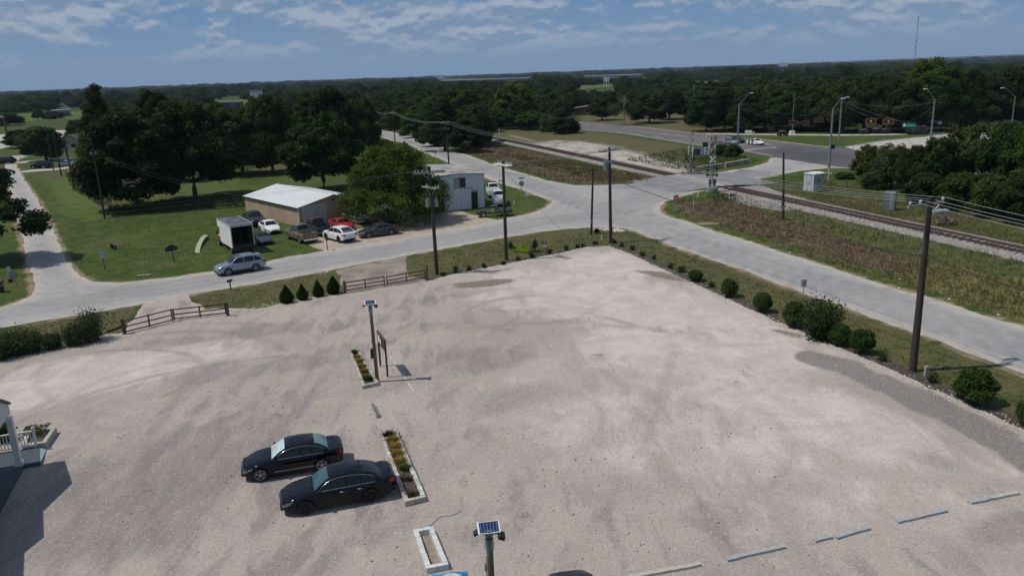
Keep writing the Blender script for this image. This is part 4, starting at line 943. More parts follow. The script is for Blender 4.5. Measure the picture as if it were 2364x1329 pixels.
car('bright red coupe half hidden under the tree in front of the shed', 'car', pos, hd + .1, make_car('j', 4.5, 1.8, 1.26, 2.5, .95, belt=.82, hood=.72, deck=.92, nose=.48, ws=(.8, .1), rear=(-.8, -1.7), body=P_red, kind='coupe', step=.1, chrome=False, wr=.32))
pos, rz = by_wheels(757, 547, 779.5, 552.5, .37, 1, 1.92, 2.85, .95, 4.8)
car('white crossover with dark rear window, parked by the roadside mailbox', 'car', pos, rz, make_car('k', 4.8, 1.92, 1.65, 2.85, .95, belt=1.08, hood=1.0, deck=1.12, nose=.74, ws=(1.1, .4), rear=(-1.35, -2.2), body=P_white, kind='suv', step=.09, wr=.39, sill=.30, rimm=M_tyre, chrome=False), name='crossover')
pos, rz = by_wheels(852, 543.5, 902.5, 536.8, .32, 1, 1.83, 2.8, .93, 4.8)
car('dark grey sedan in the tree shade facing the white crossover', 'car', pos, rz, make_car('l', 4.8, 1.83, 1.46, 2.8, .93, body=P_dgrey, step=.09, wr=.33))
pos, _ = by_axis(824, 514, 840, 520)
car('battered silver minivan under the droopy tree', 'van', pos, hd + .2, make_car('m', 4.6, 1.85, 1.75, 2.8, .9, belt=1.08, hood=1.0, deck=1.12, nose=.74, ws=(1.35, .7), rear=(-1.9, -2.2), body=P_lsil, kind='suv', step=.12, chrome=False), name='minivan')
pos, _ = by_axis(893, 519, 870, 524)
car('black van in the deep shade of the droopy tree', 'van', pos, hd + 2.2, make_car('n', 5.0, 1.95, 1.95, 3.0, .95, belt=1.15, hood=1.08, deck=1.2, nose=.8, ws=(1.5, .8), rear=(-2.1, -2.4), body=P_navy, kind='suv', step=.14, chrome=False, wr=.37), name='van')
WP = dict(L=5.6, W=1.98, H=1.9, wb=3.5, fo=.95, belt=1.18, hood=1.12, nose=.85, ws=(1.35, .8), rear=(-.55, -.75), body=P_white, kind='pickup', step=.12, chrome=False, wr=.40, sill=.42)
a = G(1146, 482); b = G(1137, 436); rzp = math.atan2(b.y - a.y, b.x - a.x)
pos = G(1152, 471); car('white pickup truck nearer the wrecked car, beside the metal warehouse', 'pickup truck', (pos.x, pos.y, .01), rzp, make_car('o', **WP), name='pickup_truck')
pos = G(1139, 452); car('white pickup truck hidden to its waist behind another white pickup by the warehouse corner', 'pickup truck', (pos.x, pos.y, .01), rzp + .05, make_car('p', **WP), name='pickup_truck')
# stripped green wreck
a = G(1117.6, 497, .33); b = G(1166, 494, .33); d = (a - b).xy.normalized(); n = Vector((-d.y, d.x)); mid = (a.xy + b.xy)/2 - n*.75
wk = thing('stripped_car', 'stripped dark green old car without doors or bonnet on the grass corner', 'car wreck', (mid.x, mid.y, 0.01), math.atan2(d.y, d.x))
P_mil = paint('army_green', (.03, .045, .03), .6, 0, .3)
mb = MB(); mb.box(-2.2, 2.1, -.45, -.35, .38, .50); mb.box(-2.2, 2.1, .35, .45, .38, .50); mb.box(-2.1, -.4, -.7, .7, .45, .52); mb.box(2.0, 2.3, -.75, .75, .45, .75); obj('chassis', mb, P_mil, wk)
mb = MB(); rows = []
for x, zt, w in ((-2.45, .62, .6), (-2.3, .86, .74), (-1.9, .96, .82), (-1.2, 1.0, .84), (-.6, .98, .82), (-.25, .88, .78)): rows.append([(x, -w, .42), (x, -w, zt - .15), (x, -w*.8, zt), (x, 0, zt + .05), (x, w*.8, zt), (x, w, zt - .15), (x, w, .42)])
grid_faces(mb, rows); mb.f.append((0, 1, 2, 3, 4, 5, 6)); obj('rear_body', mb, P_mil, wk, smooth=True)
mb = MB(); 
for s_ in (-1, 1): mb.tube([(-.9, s_*.6, .98), (-.5, s_*.52, 1.35), (.35, s_*.52, 1.36), (.95, s_*.62, .95)], .035, 6)
mb.slab([(-.5, -.52, 1.35), (.35, -.52, 1.36), (.35, .52, 1.36), (-.5, .52, 1.35)], (0, 0, .035)); mb.tube([(.95, -.62, .95), (.95, .62, .95)], .035, 6); obj('roof', mb, P_mil, wk)
mb = MB(); mb.bbox(1.0, 1.85, -.28, .28, .5, .92, .06); mb.cyl((1.4, 0, .98), (0, 0, 1), .2, .12, 12); mb.box(1.2, 1.6, -.5, -.3, .6, .8); obj('engine', mb, simple('engine_grey', (.12, .13, .14), .6, .3), wk)
mb = MB(); mb.box(-.3, .15, -.55, -.05, .55, .9); mb.box(-.3, .15, .05, .55, .55, .9); obj('seat', mb, simple('seat_tan', (.35, .30, .24), .9), wk)
for xw in (1.45, -1.35):
    for s_ in (-1, 1):
        o = obj('wheel', MB().cyl((xw, s_*.72, .34), (0, 1, 0), .34, .2, 22), M_tyre, wk); obj('rim', MB().cyl((xw, s_*.82, .34), (0, 1, 0), .19, .03, 16), M_rim, o)
# highway and far cars
FARC = make_car('q', 4.6, 1.8, 1.45, 2.7, .9, body=P_white, step=.18, chrome=False)
FARS = make_car('r', 4.6, 1.8, 1.45, 2.7, .9, body=P_silver, step=.18, chrome=False)
def fsuv(m): return make_car('s', 4.9, 1.9, 1.75, 2.85, .95, belt=1.1, hood=1.02, deck=1.12, nose=.75, ws=(1.2, .5), rear=(-1.7, -2.2), body=m, kind='suv', step=.18, chrome=False, wr=.37)
def at_axis(x, y, hx, hy): return by_axis(x, y, hx, hy)
HX = math.atan2((G(1780, 336) - G(1640, 322)).y, (G(1780, 336) - G(1640, 322)).x)
for (x, y, rot, pt, lb) in ((1744, 334.5, HX, FARC, 'small white sedan waiting at the highway stop line'), (1688, 333, HX, FARS, 'silver sedan on the highway just behind the steel lamp pole'), (1700, 329.5, HX, make_car('t', 4.8, 1.85, 1.5, 2.8, .9, body=P_navy, step=.18, chrome=False), 'dark blue car on the highway beyond the silver sedan')):
    g_ = G(x, y); car(lb, 'car', (g_.x, g_.y, .02), rot, pt)
g_ = G(97, 389); car('dark parked suv on the pale driveway of the far house', 'car', (g_.x, g_.y, .02), math.radians(168), fsuv(P_navy), name='parked_suv')
g_ = G(152, 384.5); car('pale blue sedan parked behind the dark suv at the far house', 'car', (g_.x, g_.y, .02), math.radians(166), make_car('u', 4.9, 1.85, 1.48, 2.8, .95, body=P_silver, step=.16, chrome=False))
g_ = G(14, 378); car('dark car standing on the far end of the side street', 'car', (g_.x, g_.y, .02), math.radians(175), fsuv(P_navy))
a = G(2133, 310); b = G(2092, 310.6); d = (b - a).xy; L_ = d.length
tk = thing('flatbed_truck', 'long dark truck with flat bed on the road under the oaks', 'truck', ((a.x+b.x)/2, (a.y+b.y)/2, .02), math.atan2(d.y, d.x))
q_ = min(L_, 11) / 2
mb = MB().bbox(q_ - 2.2, q_, -1.05, 1.05, .5, 1.35, .15).bbox(q_ - 4.4, q_ - 1.9, -1.05, 1.05, .5, 2.1, .2); obj('cab', mb, P_dark, tk)
mb = MB().box(-q_, q_ - 4.6, -1.15, 1.15, .75, .95).box(-q_, q_ - 4.6, -1.15, -1.08, .95, 1.35).box(-q_, q_ - 4.6, 1.08, 1.15, .95, 1.35); obj('flat_bed', mb, P_dark, tk)
for xw in (q_ - 1.1, -q_ + 1.2, -q_ + 2.3):
    for s_ in (-1, 1): obj('wheel', MB().cyl((xw, s_*.95, .42), (0, 1, 0), .42, .25, 14), M_tyre, tk)

# box truck with its rear open
a = G(523, 577.5, .4); b = G(501.4, 563.5, .4); d = (b - a).xy.normalized(); bz = math.atan2(d.y, d.x); n = Vector((-d.y, d.x))
rear = G(537, 579, .55); org = rear.xy - n*1.22
bt = thing('box_truck', 'white box truck with open rear door and red and white cab', 'truck', (org.x, org.y, 0.01), bz)
BL = 4.9; z0, z1, hwb = .78, 3.25, 1.2
M_box = simple('box_white', (0.80, .81, .80), .45, 0, .1, .8); M_boxr = simple('box_roof', (0.14, .15, .17), .6, 0, .35, .9)
mb = MB(); mb.box(0, BL, -hwb, -hwb + .06, z0, z1).box(0, BL, hwb - .06, hwb, z0, z1).box(BL - .06, BL, -hwb + .06, hwb - .06, z0, z1).box(0, BL - .06, -hwb + .06, hwb - .06, z0, z0 + .08)
mb.box(BL, BL + .9, -hwb, hwb, 2.45, z1 - .002); obj('cargo_box', mb, M_box, bt)
mb = MB(); mb.box(.05, BL + .85, -hwb + .05, hwb - .05, z1, z1 + .03)
for k in range(10): x = .4 + k*.52; mb.box(x, x + .04, -hwb + .06, hwb - .06, z1 + .03, z1 + .05)
obj('roof_panel', mb, M_boxr, bt)
mb = MB(); mb.box(-.05, .0, -hwb, -hwb + .09, z0, z1).box(-.05, .0, hwb - .09, hwb, z0, z1).box(-.05, .0, -hwb + .09, hwb - .09, z1 - .2, z1).tube([(-.02, -hwb, z1 + .02), (-.02, hwb, z1 + .02)], .07, 8).tube([(0, hwb, z1 + .02), (BL + .9, hwb, z1 + .02)], .06, 8).tube([(0, -hwb, z1 + .02), (BL + .9, -hwb, z1 + .02)], .06, 8)
obj('box_frame', mb, simple('aluminium', (.5, .51, .52), .4, .5), bt)
mb = MB(); mb.box(.06, BL - .1, -hwb + .065, -hwb + .075, z0 + .1, z1 - .1).box(.06, BL - .1, hwb - .075, hwb - .065, z0 + .1, z1 - .1).box(BL - .09, BL - .08, -hwb + .1, hwb - .1, z0 + .1, z1 - .1).box(.02, BL - .1, -hwb + .08, hwb - .08, z0 + .085, z0 + .10)
for k in range(8): mb.box(.1, BL - .15, -hwb + .075, -hwb + .10, z0 + .3 + k*.27, z0 + .36 + k*.27); mb.box(.1, BL - .15, hwb - .10, hwb - .075, z0 + .3 + k*.27, z0 + .36 + k*.27)
obj('plywood_lining', mb, simple('lining', (.10, .085, .07), .9), bt)
mb = MB(); mb.box(-.35, 0, -hwb*.9, hwb*.9, .5, .62).box(-.08, 0, -hwb, hwb, .6, z0 + .08); obj('rear_bumper', mb, M_black, bt)
for y in (-.09, .02, .13): obj('marker_lamp', MB().box(-.06, -.05, y - .03, y + .03, z1 - .1, z1 - .06), M_red, bt)
mb = MB(); mb.box(BL - .3, BL + 2.4, -.4, .4, .45, .75); mb.box(0, BL, -.4, .4, .5, .77); obj('chassis', mb, M_black, bt)
mb = MB(); rows = []
for x, zt, w in ((BL + .05, 2.35, .98), (BL + .95, 2.3, .96), (BL + 1.45, 1.55, .98), (BL + 2.2, 1.35, .95), (BL + 2.4, .95, .9)): rows.append([(x, -w, .62), (x, -w, zt - .2), (x, -w*.86, zt), (x, w*.86, zt), (x, w, zt - .2), (x, w, .62)])
grid_faces(mb, rows); mb.f.append(tuple(range(24, 30))); obj('cab', mb, P_white, bt)
mb = MB()
for s_ in (-1, 1): mb.slab([(BL + .1, s_*.985, .64), (BL + 2.3, s_*.93, .64), (BL + 2.1, s_*.965, 1.1), (BL + .1, s_*.992, 1.25)], (0, s_*.012, 0))
obj('red_lower_panel', mb, P_red, bt)
mb = MB(); mb.slab([(BL + .97, -.85, 2.2), (BL + .97, .85, 2.2), (BL + 1.42, .9, 1.6), (BL + 1.42, -.9, 1.6)], (.03, 0, .03))
for s_ in (-1, 1): mb.slab([(BL + .2, s_*.975, 1.55), (BL + .95, s_*.975, 1.55), (BL + .85, s_*.90, 2.15), (BL + .2, s_*.90, 2.15)], (0, s_*.06, 0))
obj('cab_window', mb, M_glass, bt)
for s_ in (-1, 1): mb = MB().box(BL + 1.1, BL + 1.2, s_*1.25 - .08, s_*1.25 + .08, 1.45, 1.85).tube([(BL + 1.15, s_*.95, 1.6), (BL + 1.15, s_*1.2, 1.65)], .02, 5); obj('side_mirror', mb, M_black, bt)
for xw in (1.15, BL + 1.7):
    for s_ in (-1, 1):
        o = obj('wheel', MB().cyl((xw, s_*.95, .40), (0, 1, 0), .40, .28, 22), M_tyre, bt); obj('rim', MB().cyl((xw, s_*1.09, .40), (0, 1, 0), .22, .02, 16), M_rim, o)
# ================================================================ buildings
def sidingm(name, col, pitch, dirn='Z', depth=.5, var=.1):
    t = MT(name); v = t.co(); w = t.wave(v, .314 / pitch, 0, dirn, 'SAW'); n = t.noise(v, .5, 4); n2 = t.noise(t.mp(v, (3, 3, .3)), 1.2, 5, .7)
    c = t.mix(t.mr(n, .3, .7), tuple(x*(1-var) for x in col), tuple(x*(1+var) for x in col)); c = t.mix(t.mr(w, .86, 1.0, 0, .45), c, tuple(x*.35 for x in col))
    c = t.mix(t.mr(n2, .52, .75, 0, .5), c, tuple(x*.45 for x in col)); t.bump(w, depth, .04); return t.fin(c, .6)
def build_frame(pfl, pbl, width):
    """local frame: origin front-left ground corner, +y to the back along the left wall, +x to the right"""
    a = G(*pfl).xy; b = G(*pbl).xy; d = (b - a); L = d.length; d.normalize(); r = Vector((d.y, -d.x)); return a, math.atan2(r.y, r.x), L, r, d
M_tanw = sidingm('tan_siding', (0.47, .35, .25), .19, 'Z'); M_tanf = M_tanw
M_wroof = sidingm('white_metal_roof', (0.60, .63, .64), .9, 'Y', .2, .04)
a, rz, L, r_, d_ = build_frame((692, 524.6), (569, 492.5), 0)
EH = hgt(692, 524.6, 479.8)
# ridge position fixes the width: find w so that the ridge projects to its pixel column
def ridge_w(px, hh):
    lo, hi = 2, 16
    for _ in range(40):
        m = (lo + hi)/2; q = a + r_*m
        if PJ((q.x, q.y, hh))[0] < px: lo = m
        else: hi = m
    return m
RH = EH + 1.2; hw_ = ridge_w(767.5, RH)
for _ in range(6):
    q = a + r_*hw_; RH += (PJ((q.x, q.y, RH))[1] - 449.6) / ppm(767, 500); hw_ = ridge_w(767.5, RH)
WD = 2*hw_
tb = thing('tan_shed', 'long tan sided shed with white metal gable roof and garage door', 'shed', (a.x, a.y, 0), rz)
mb = MB(); 
mb.slab([(0, 0, 0), (0, L, 0), (0, L, EH), (0, 0, EH)], (.12, 0, 0)); mb.slab([(WD - .12, 0, 0), (WD - .12, L, 0), (WD - .12, L, EH), (WD - .12, 0, EH)], (.12, 0, 0)); mb.slab([(.12, L - .12, 0), (WD - .12, L - .12, 0), (WD - .12, L - .12, EH), (hw_, L - .12, RH - .05), (.12, L - .12, EH)], (0, .12, 0))
obj('wall', mb, M_tanw, tb)
gx0, gx1, gh = hw_ - 2.0 - .9, hw_ + 1.0, 2.6
gx0 = .75; gx1 = gx0 + 2.95; gh = 2.4
mb = MB(); mb.slab([(.12, 0, 0), (gx0, 0, 0), (gx0, 0, gh), (gx1, 0, gh), (gx1, 0, 0), (WD - .12, 0, 0), (WD - .12, 0, EH), (hw_, 0, RH - .05), (.12, 0, EH)], (0, .12, 0)); obj('gable_wall', mb, M_tanw, tb)
dr = obj('garage_door', MB().box(gx0 + .004, gx1 - .004, .05, .10, 0, gh - .004), sidingm('door_panel', (.45, .47, .48), .6, 'Z', .2, .04), tb)
mb = MB(); mb.box(gx0 - .1, gx0, -.03, .0, 0, gh).box(gx1, gx1 + .1, -.03, 0, 0, gh).box(gx0 - .1, gx1 + .1, -.03, 0, gh, gh + .1).box(-.03, .10, -.03, 0, 0, EH).box(WD - .1, WD + .03, -.03, 0, 0, EH).box(-.03, 0, 0, .12, 0, EH); obj('trim', mb, M_white, tb)
ov = .22; sl_ = (RH - EH) / hw_
mb = MB(); mb.slab([(-ov, -ov, EH - ov*sl_), (-ov, L + ov, EH - ov*sl_), (hw_, L + ov, RH), (hw_, -ov, RH)], (0, 0, .06)); mb.slab([(WD + ov, -ov, EH - ov*sl_), (WD + ov, L + ov, EH - ov*sl_), (hw_ + .003, L + ov, RH), (hw_ + .003, -ov, RH)], (0, 0, .06)); obj('roof', mb, M_wroof, tb)
mb = MB(); mb.box(-ov - .02, -ov, -ov, L + ov, EH - .16, EH + .02); obj('gutter', mb, M_black, tb)
mb = MB(); mb.box(hw_ - .2, hw_ + .2, -.02, 0, RH - .75, RH - .5); obj('gable_vent', mb, M_black, tb)
mb = MB().box(hw_ - .1, hw_ + .1, -ov + .02, L + ov - .02, RH + .055, RH + .10); obj('ridge_cap', mb, M_white, tb)

# white metal warehouse
M_wh = sidingm('ribbed_white_metal', (0.60, .65, .67), .6, 'X', .3, .08)
aw = G(1027, 488.5).xy; bw = G(1120, 478.5).xy; d = (bw - aw).normalized(); rz = math.atan2(d.y, d.x); FL = (bw - aw).length
WHH = hgt(1120, 478.5, 400); D = 13.5; x0 = -6.0
wh = thing('metal_warehouse', 'pale ribbed metal warehouse with dark doorway beside two white pickups', 'warehouse', (aw.x, aw.y, 0), rz)
hL = WHH + .25; hR = WHH; xd0, xd1 = FL - 1.95, FL - 1.1; wx0_, wx1_ = FL*.26, FL*.53
dh = 2.25; wz0, wz1 = 3.05, 4.35
mb = MB()
mb.box(0, xd0, 0, .1, 0, dh); mb.box(xd1, FL, 0, .1, 0, dh); mb.box(0, FL, 0, .1, dh, wz0); mb.box(0, wx0_, 0, .1, wz0, wz1); mb.box(wx1_, FL, 0, .1, wz0, wz1)
mb.slab([(0, 0, wz1), (FL, 0, wz1), (FL, 0, hR), (FL*.35, 0, hL), (0, 0, hL - .1)], (0, .1, 0)); mb.box(FL - .1, FL, .1, D, 0, hR); mb.box(x0, FL - .1, D - .1, D, 0, hR)
mb.box(x0, -4.6, 0, .1, 0, 2.8); mb.box(x0, 0, 0, .1, 2.8, hL - .25); mb.box(x0, x0 + .1, .1, D - .1, 0, hL - .3); obj('wall', mb, M_wh, wh)
mb = MB(); mb.slab([(x0 - .2, -.25, hL - .35), (FL*.35, -.25, hL + .02), (FL*.35, D + .2, hL + .02), (x0 - .2, D + .2, hL - .35)], (0, 0, .06)); mb.slab([(FL*.35 + .003, -.25, hL + .02), (FL + .25, -.25, hR - .02), (FL + .25, D + .2, hR - .02), (FL*.35 + .003, D + .2, hL + .02)], (0, 0, .06))
obj('roof', mb, simple('weathered_roof', (.36, .34, .32), .7, 0, .25, .7), wh)
obj('door', MB().box(xd0 + .004, xd1 - .004, .06, .09, 0, dh - .004), M_black, wh)
mb = MB(); mb.box(xd0 - .07, xd0, -.02, 0, 0, dh + .07).box(xd1, xd1 + .07, -.02, 0, 0, dh + .07).box(xd0, xd1, -.02, 0, dh, dh + .07); obj('door_frame', mb, simple('dull_brown', (.16, .12, .10), .7), wh)
wm = (wx0_ + wx1_)/2
w_ = obj('window', MB().box(wx0_ + .004, wm, .05, .08, wz0 + .004, wz1 - .004), simple('window_cover', (.33, .37, .39), .6), wh); obj('pane', MB().box(wm, wx1_ - .004, .05, .08, wz0 + .004, wz1 - .004), M_glass, w_)
mb = MB(); mb.box(wx0_ - .06, wx1_ + .06, -.02, 0, wz0 - .07, wz0).box(wx0_ - .06, wx1_ + .06, -.02, 0, wz1, wz1 + .07).box(wx0_ - .06, wx0_, -.02, 0, wz0, wz1).box(wx1_, wx1_ + .06, -.02, 0, wz0, wz1).box(wm - .03, wm + .03, -.02, 0, wz0, wz1); obj('frame', mb, simple('frame_grey', (.2, .22, .23), .6), w_)
M_rust = simple('rust', (.12, .07, .05), .9, 0, .3, 5)
mb = MB().tube([(FL*.52, -.05, 2.9), (xd0 + .1, -.05, 2.9), (xd0 + .12, -.05, 2.5)], .03, 6).box(xd0 - .0, xd1 + .1, -.04, -.022, 2.42, 2.5).box(.15, 1.6, -.03, 0, .95, .99); obj('pipe', mb, M_rust, wh)
obj('corner_trim', MB().box(FL - .06, FL + .03, -.03, 0, 0, hR - .08), simple('trim_grey', (.3, .32, .33), .6), wh)
obj('lamp', MB().box(FL + .05, FL + .25, -.15, .05, 2.9, 3.1).tube([(FL, .02, 3.0), (FL + .15, -.05, 3.05)], .02, 5), M_galv, wh)
# black upright panel stands in for the shade deep in the open bay
obj('bay_shade_panel', MB().box(-4.6, -.02, 6, 6.1, 0, 2.8), M_black, wh)

# porch of the house at the lower left
kk = 1/math.tan(math.radians(59.3)); sd = Vector((math.cos(math.radians(4.5)), math.sin(math.radians(4.5))))
def unsh(x, y, h): g = G(x, y); return Vector((g.x - sd.x*kk*h, g.y - sd.y*kk*h, h))
E1 = unsh(150, 1063, 3.3); E2 = unsh(100, 1180, 3.3); A1_ = Vector(((E1.x+E2.x)/2, (E1.y+E2.y)/2, 4.64)); A2_ = unsh(102, 1240, 4.64); E3 = unsh(57, 1275, 3.9); A3_ = unsh(55, 1329, 4.7)
uu = (E2 - E1).xy.normalized(); nb_ = Vector((uu.y, -uu.x)); 
if nb_.x > 0: nb_ = -nb_
M_hwall = sidingm('house_siding', (.55, .58, .58), .18, 'Z', .3, .04); M_shing = simple('shingles', (.16, .15, .15), .9, 0, .25, 6)
hs = thing('porch_house', 'house with white columned porch at the lower left edge', 'house', (0, 0, 0))
back = Vector((nb_.x, nb_.y, 0)) * 9; fwd = -Vector((nb_.x, nb_.y, 0))
prof = [E1, A1_, E2, A2_, E3, A3_, A3_ + Vector((uu.x, uu.y, 0))*6]
mb = MB()
for p0, p1 in zip(prof, prof[1:]): mb.slab([p0, p1, p1 + back, p0 + back], (0, 0, -.12))
obj('roof', mb, M_shing, hs)
mb = MB(); inn = -fwd*.12
mb.slab([E1 + inn + Vector((0, 0, -.13)), A1_ + inn + Vector((0, 0, -.13)), E2 + inn + Vector((0, 0, -.13)), E2 + inn + Vector((0, 0, -.55)), E1 + inn + Vector((0, 0, -.55))], -fwd*.16); obj('gable_face', mb, M_hwall, hs)
mb = MB(); b0 = E1 + inn + Vector((uu.x, uu.y, 0))*.05; mb.slab([b0 + Vector((0, 0, -.56)), b0 + back*.6 + Vector((0, 0, -.56)), b0 + back*.6 + Vector((0, 0, -.14)), b0 + Vector((0, 0, -.14))], Vector((uu.x, uu.y, 0))*.15); obj('porch_beam', mb, M_white, hs)
cb = G(45, 1073, .18)
def col(c):
    mb = MB(); 
    q = [Vector((c.x, c.y, 0)) + Vector((uu.x, uu.y, 0))*a_ + fwd*b_ for a_, b_ in ((-.13, -.13), (.13, -.13), (.13, .13), (-.13, .13))]; mb.prism([v.xy for v in q], .18, 2.75)
    q = [Vector((c.x, c.y, 0)) + Vector((uu.x, uu.y, 0))*a_ + fwd*b_ for a_, b_ in ((-.18, -.18), (.18, -.18), (.18, .18), (-.18, .18))]; mb.prism([v.xy for v in q], .18, .36); return mb
obj('porch_column', col(cb), M_white, hs); obj('porch_column', col(cb + Vector((uu.x, uu.y, 0))*5.4), M_white, hs)
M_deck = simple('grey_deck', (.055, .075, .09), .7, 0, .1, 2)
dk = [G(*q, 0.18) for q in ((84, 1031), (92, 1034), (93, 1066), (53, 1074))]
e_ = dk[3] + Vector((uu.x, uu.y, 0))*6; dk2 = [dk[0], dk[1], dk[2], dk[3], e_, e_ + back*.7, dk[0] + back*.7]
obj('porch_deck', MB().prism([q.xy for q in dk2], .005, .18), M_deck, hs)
a0_, a1__, a2__ = G(92, 1034, .18), G(109, 1034, .02), G(93.5, 1067, .02); obj('ramp', MB().slab([a0_ + Vector((0, 0, -.004)), a1__, a2__, G(93, 1066, .17)], (0, 0, -.015)), simple('pale_ramp', (.35, .45, .48), .6), hs)
w0 = E1 + back*.35; w0.z = 0; w1 = w0 + Vector((uu.x, uu.y, 0))*14; obj('wall', MB().obox(w0, w1, .2, 3.2, .19), M_hwall, hs)
rp = G(84, 1031, .18); mb = MB(); mb.box(-.055, .055, -.055, .055, 0, 1.0); mb.sphere((0, 0, 1.06), .07, 8, 6)
nw = thing('porch_railing', 'white picket railing with ball topped newel post beside the porch column', 'railing', (rp.x, rp.y, .18), math.atan2(nb_.y, nb_.x))
obj('newel_post', mb, M_white, nw)
obj('top_rail', MB().box(.06, 4.6, -.04, .04, .84, .92), M_white, nw); obj('bottom_rail', MB().box(.06, 4.6, -.025, .025, .08, .14), M_white, nw)
for k in range(30): obj('baluster', MB().box(.16 + k*.15, .20 + k*.15, -.018, .018, .14, .84), M_white, nw)

# ---- houses at the far left, beyond the side street
def gable_house(name, label, base_px, heading, w, l, eh, rh, mw, mr_, windows=(), trim=None, cat='house'):
    g = G(*base_px); h = thing(name, label, cat, (g.x, g.y, 0), heading)
    mb = MB(); mb.box(0, w, 0, l, 0, eh); i = len(mb.v); mb.slab([(0.002, 0, eh), (w - .002, 0, eh), (w/2, 0, rh - .1)], (0, .1, 0)); mb.slab([(0.002, l - .1, eh), (w - .002, l - .1, eh), (w/2, l - .1, rh - .1)], (0, .1, 0)); obj('wall', mb, mw, h)
    s = (rh - eh)/(w/2); mb = MB(); mb.slab([(-.4, -.4, eh - .4*s + .02), (w/2, -.4, rh), (w/2, l + .4, rh), (-.4, l + .4, eh - .4*s + .02)], (0, 0, .1)); mb.slab([(w + .4, -.4, eh - .4*s + .02), (w/2 + .003, -.4, rh), (w/2 + .003, l + .4, rh), (w + .4, l + .4, eh - .4*s + .02)], (0, 0, .1)); obj('roof', mb, mr_, h)
    for (fx, z0, ww, hh) in windows:
        o = obj('window', MB().box(fx, fx + ww, -.04, .0, z0, z0 + hh), M_glass, h); obj('frame', MB().box(fx - .08, fx + ww + .08, -.03, .0, z0 - .08, z0).box(fx - .08, fx + ww + .08, -.03, 0, z0 + hh, z0 + hh + .08), M_white, o)
    return h
M_bluew = sidingm('blue_grey_siding', (.10, .16, .18), .2); M_rfg = simple('grey_shingle', (.12, .135, .15), .9, 0, .15, 2); M_rfb = simple('brown_shingle', (.075, .06, .055), .9, 0, .2, 2)
h = gable_house('small_house', 'small blue grey gabled house with white porch trim among the trees', (186, 366.5), math.radians(-20), 7.5, 9, 2.7, 4.6, M_bluew, M_rfg, ((1.2, .9, 1.6, 1.3),))
obj('porch_post', MB().box(-.5, -.35, -.3, -.15, 0, 2.5).box(-1.6, -.3, -.4, -.2, 2.4, 2.6), M_white, h)
gable_house('small_house', 'brown roofed house behind the blue grey one, by the pale yard', (131, 350), math.radians(-8), 9, 14, 2.8, 4.8, sidingm('cream_siding', (.36, .34, .28), .2), M_rfb, ((1.5, 1, 1.4, 1.2), (5, 1, 1.4, 1.2)))
gable_house('ranch_building', 'low brown building behind the highway, left of the bare tree', (1327, 267), math.radians(-12), 16, 8, 3.0, 4.0, simple('brown_brick', (.11, .065, .05), .9, 0, .2, 2), simple('tan_roof', (.26, .21, .17), .9), ((5, 1.0, 1.6, 1.4), (10.5, .6, 1.1, 1.9)), cat='building')
def block(name, label, px, py, wm, dm, hm, m, z=0.0, cat='building', heading=0.0, extra=None):
    g = G(px, py); h = thing(name, label, cat, (g.x, g.y, z), heading)
    obj('wall', MB().box(-wm/2, wm/2, 0, dm, 0, hm*.86), m, h); obj('roof', MB().slab([(-wm/2 - .3, -.3, hm*.86), (wm/2 + .3, -.3, hm*.86), (wm/2 + .3, dm*.5, hm), (-wm/2 - .3, dm*.5, hm)], (0, 0, .2)).slab([(-wm/2 - .3, dm + .3, hm*.86), (wm/2 + .3, dm + .3, hm*.86), (wm/2 + .3, dm*.5 + .01, hm), (-wm/2 - .3, dm*.5 + .01, hm)], (0, 0, .2)), extra or M_wroof, h)
    mb = MB(); k = max(2, int(wm/5))
    for j in range(k): x = -wm/2 + wm*(j + .5)/k; mb.box(x - .6, x + .6, -.05, 0, 1, min(2.4, hm*.6))
    obj('window', mb, M_glass, h); return h
def far_block(name, label, px, py, dist, wpx, hm, m, cat='building', extra=None, dm=12):
    r = ray(px, py); hr = math.hypot(r.x, r.y); x, y = r.x/hr*dist, r.y/hr*dist; zt = CAMH + r.z/hr*dist; wm = wpx/ (FPX/dist)
    h = thing(name, label, cat, (x, y, 0), -math.atan2(x, y))
    obj('wall', MB().box(-wm/2, wm/2, 0, dm, 0, hm - .6), m, h); obj('roof', MB().box(-wm/2 - .4, wm/2 + .4, -.4, dm + .4, hm - .6, hm), extra or M_wroof, h)
    mb = MB(); k = max(2, int(wm/9))
    for j in range(k): xx = -wm/2 + wm*(j + .5)/k; mb.box(xx - 1, xx + 1, -.06, 0, 1, hm*.5)
    obj('window', mb, M_glass, h); return h
far_block('white_house', 'white many gabled building standing above the far left trees', 592, 222, 620, 26, 12.0, M_white, extra=simple('dull_roof', (.30, .28, .27), .9))
far_block('low_building', 'low grey building with one pale roof end at the edge of the far field', 535, 229, 640, 45, 4.5, simple('slate_wall', (.10, .11, .13), .8), extra=simple('slate_roof', (.16, .17, .19), .8))
far_block('low_building', 'low pale building behind the far left field', 140, 247, 620, 32, 4.6, simple('grey_wall', (.25, .26, .27), .8), extra=simple('pale_roof', (.34, .36, .38), .7))
far_block('long_shed', 'long pale roofed shed across the plain, centre left part', 1110, 186, 2100, 300, 6, simple('greenhouse_wall', (.22, .23, .23), .8), extra=simple('greenhouse_roof', (.30, .31, .31), .7), dm=160)
far_block('long_shed', 'long pale roofed shed across the plain, right of the white block', 1420, 178, 1900, 190, 6, simple('greenhouse_wall', (.22, .23, .23), .8), extra=simple('greenhouse_roof', (.30, .31, .31), .7), dm=140)
far_block('white_block', 'small bright white building between the long pale sheds', 1400, 182, 1000, 12, 9.5, M_white)
far_block('distant_factory', 'tiny white factory on the skyline left of centre', 1000, 181, 5200, 44, 24, M_white, dm=80)
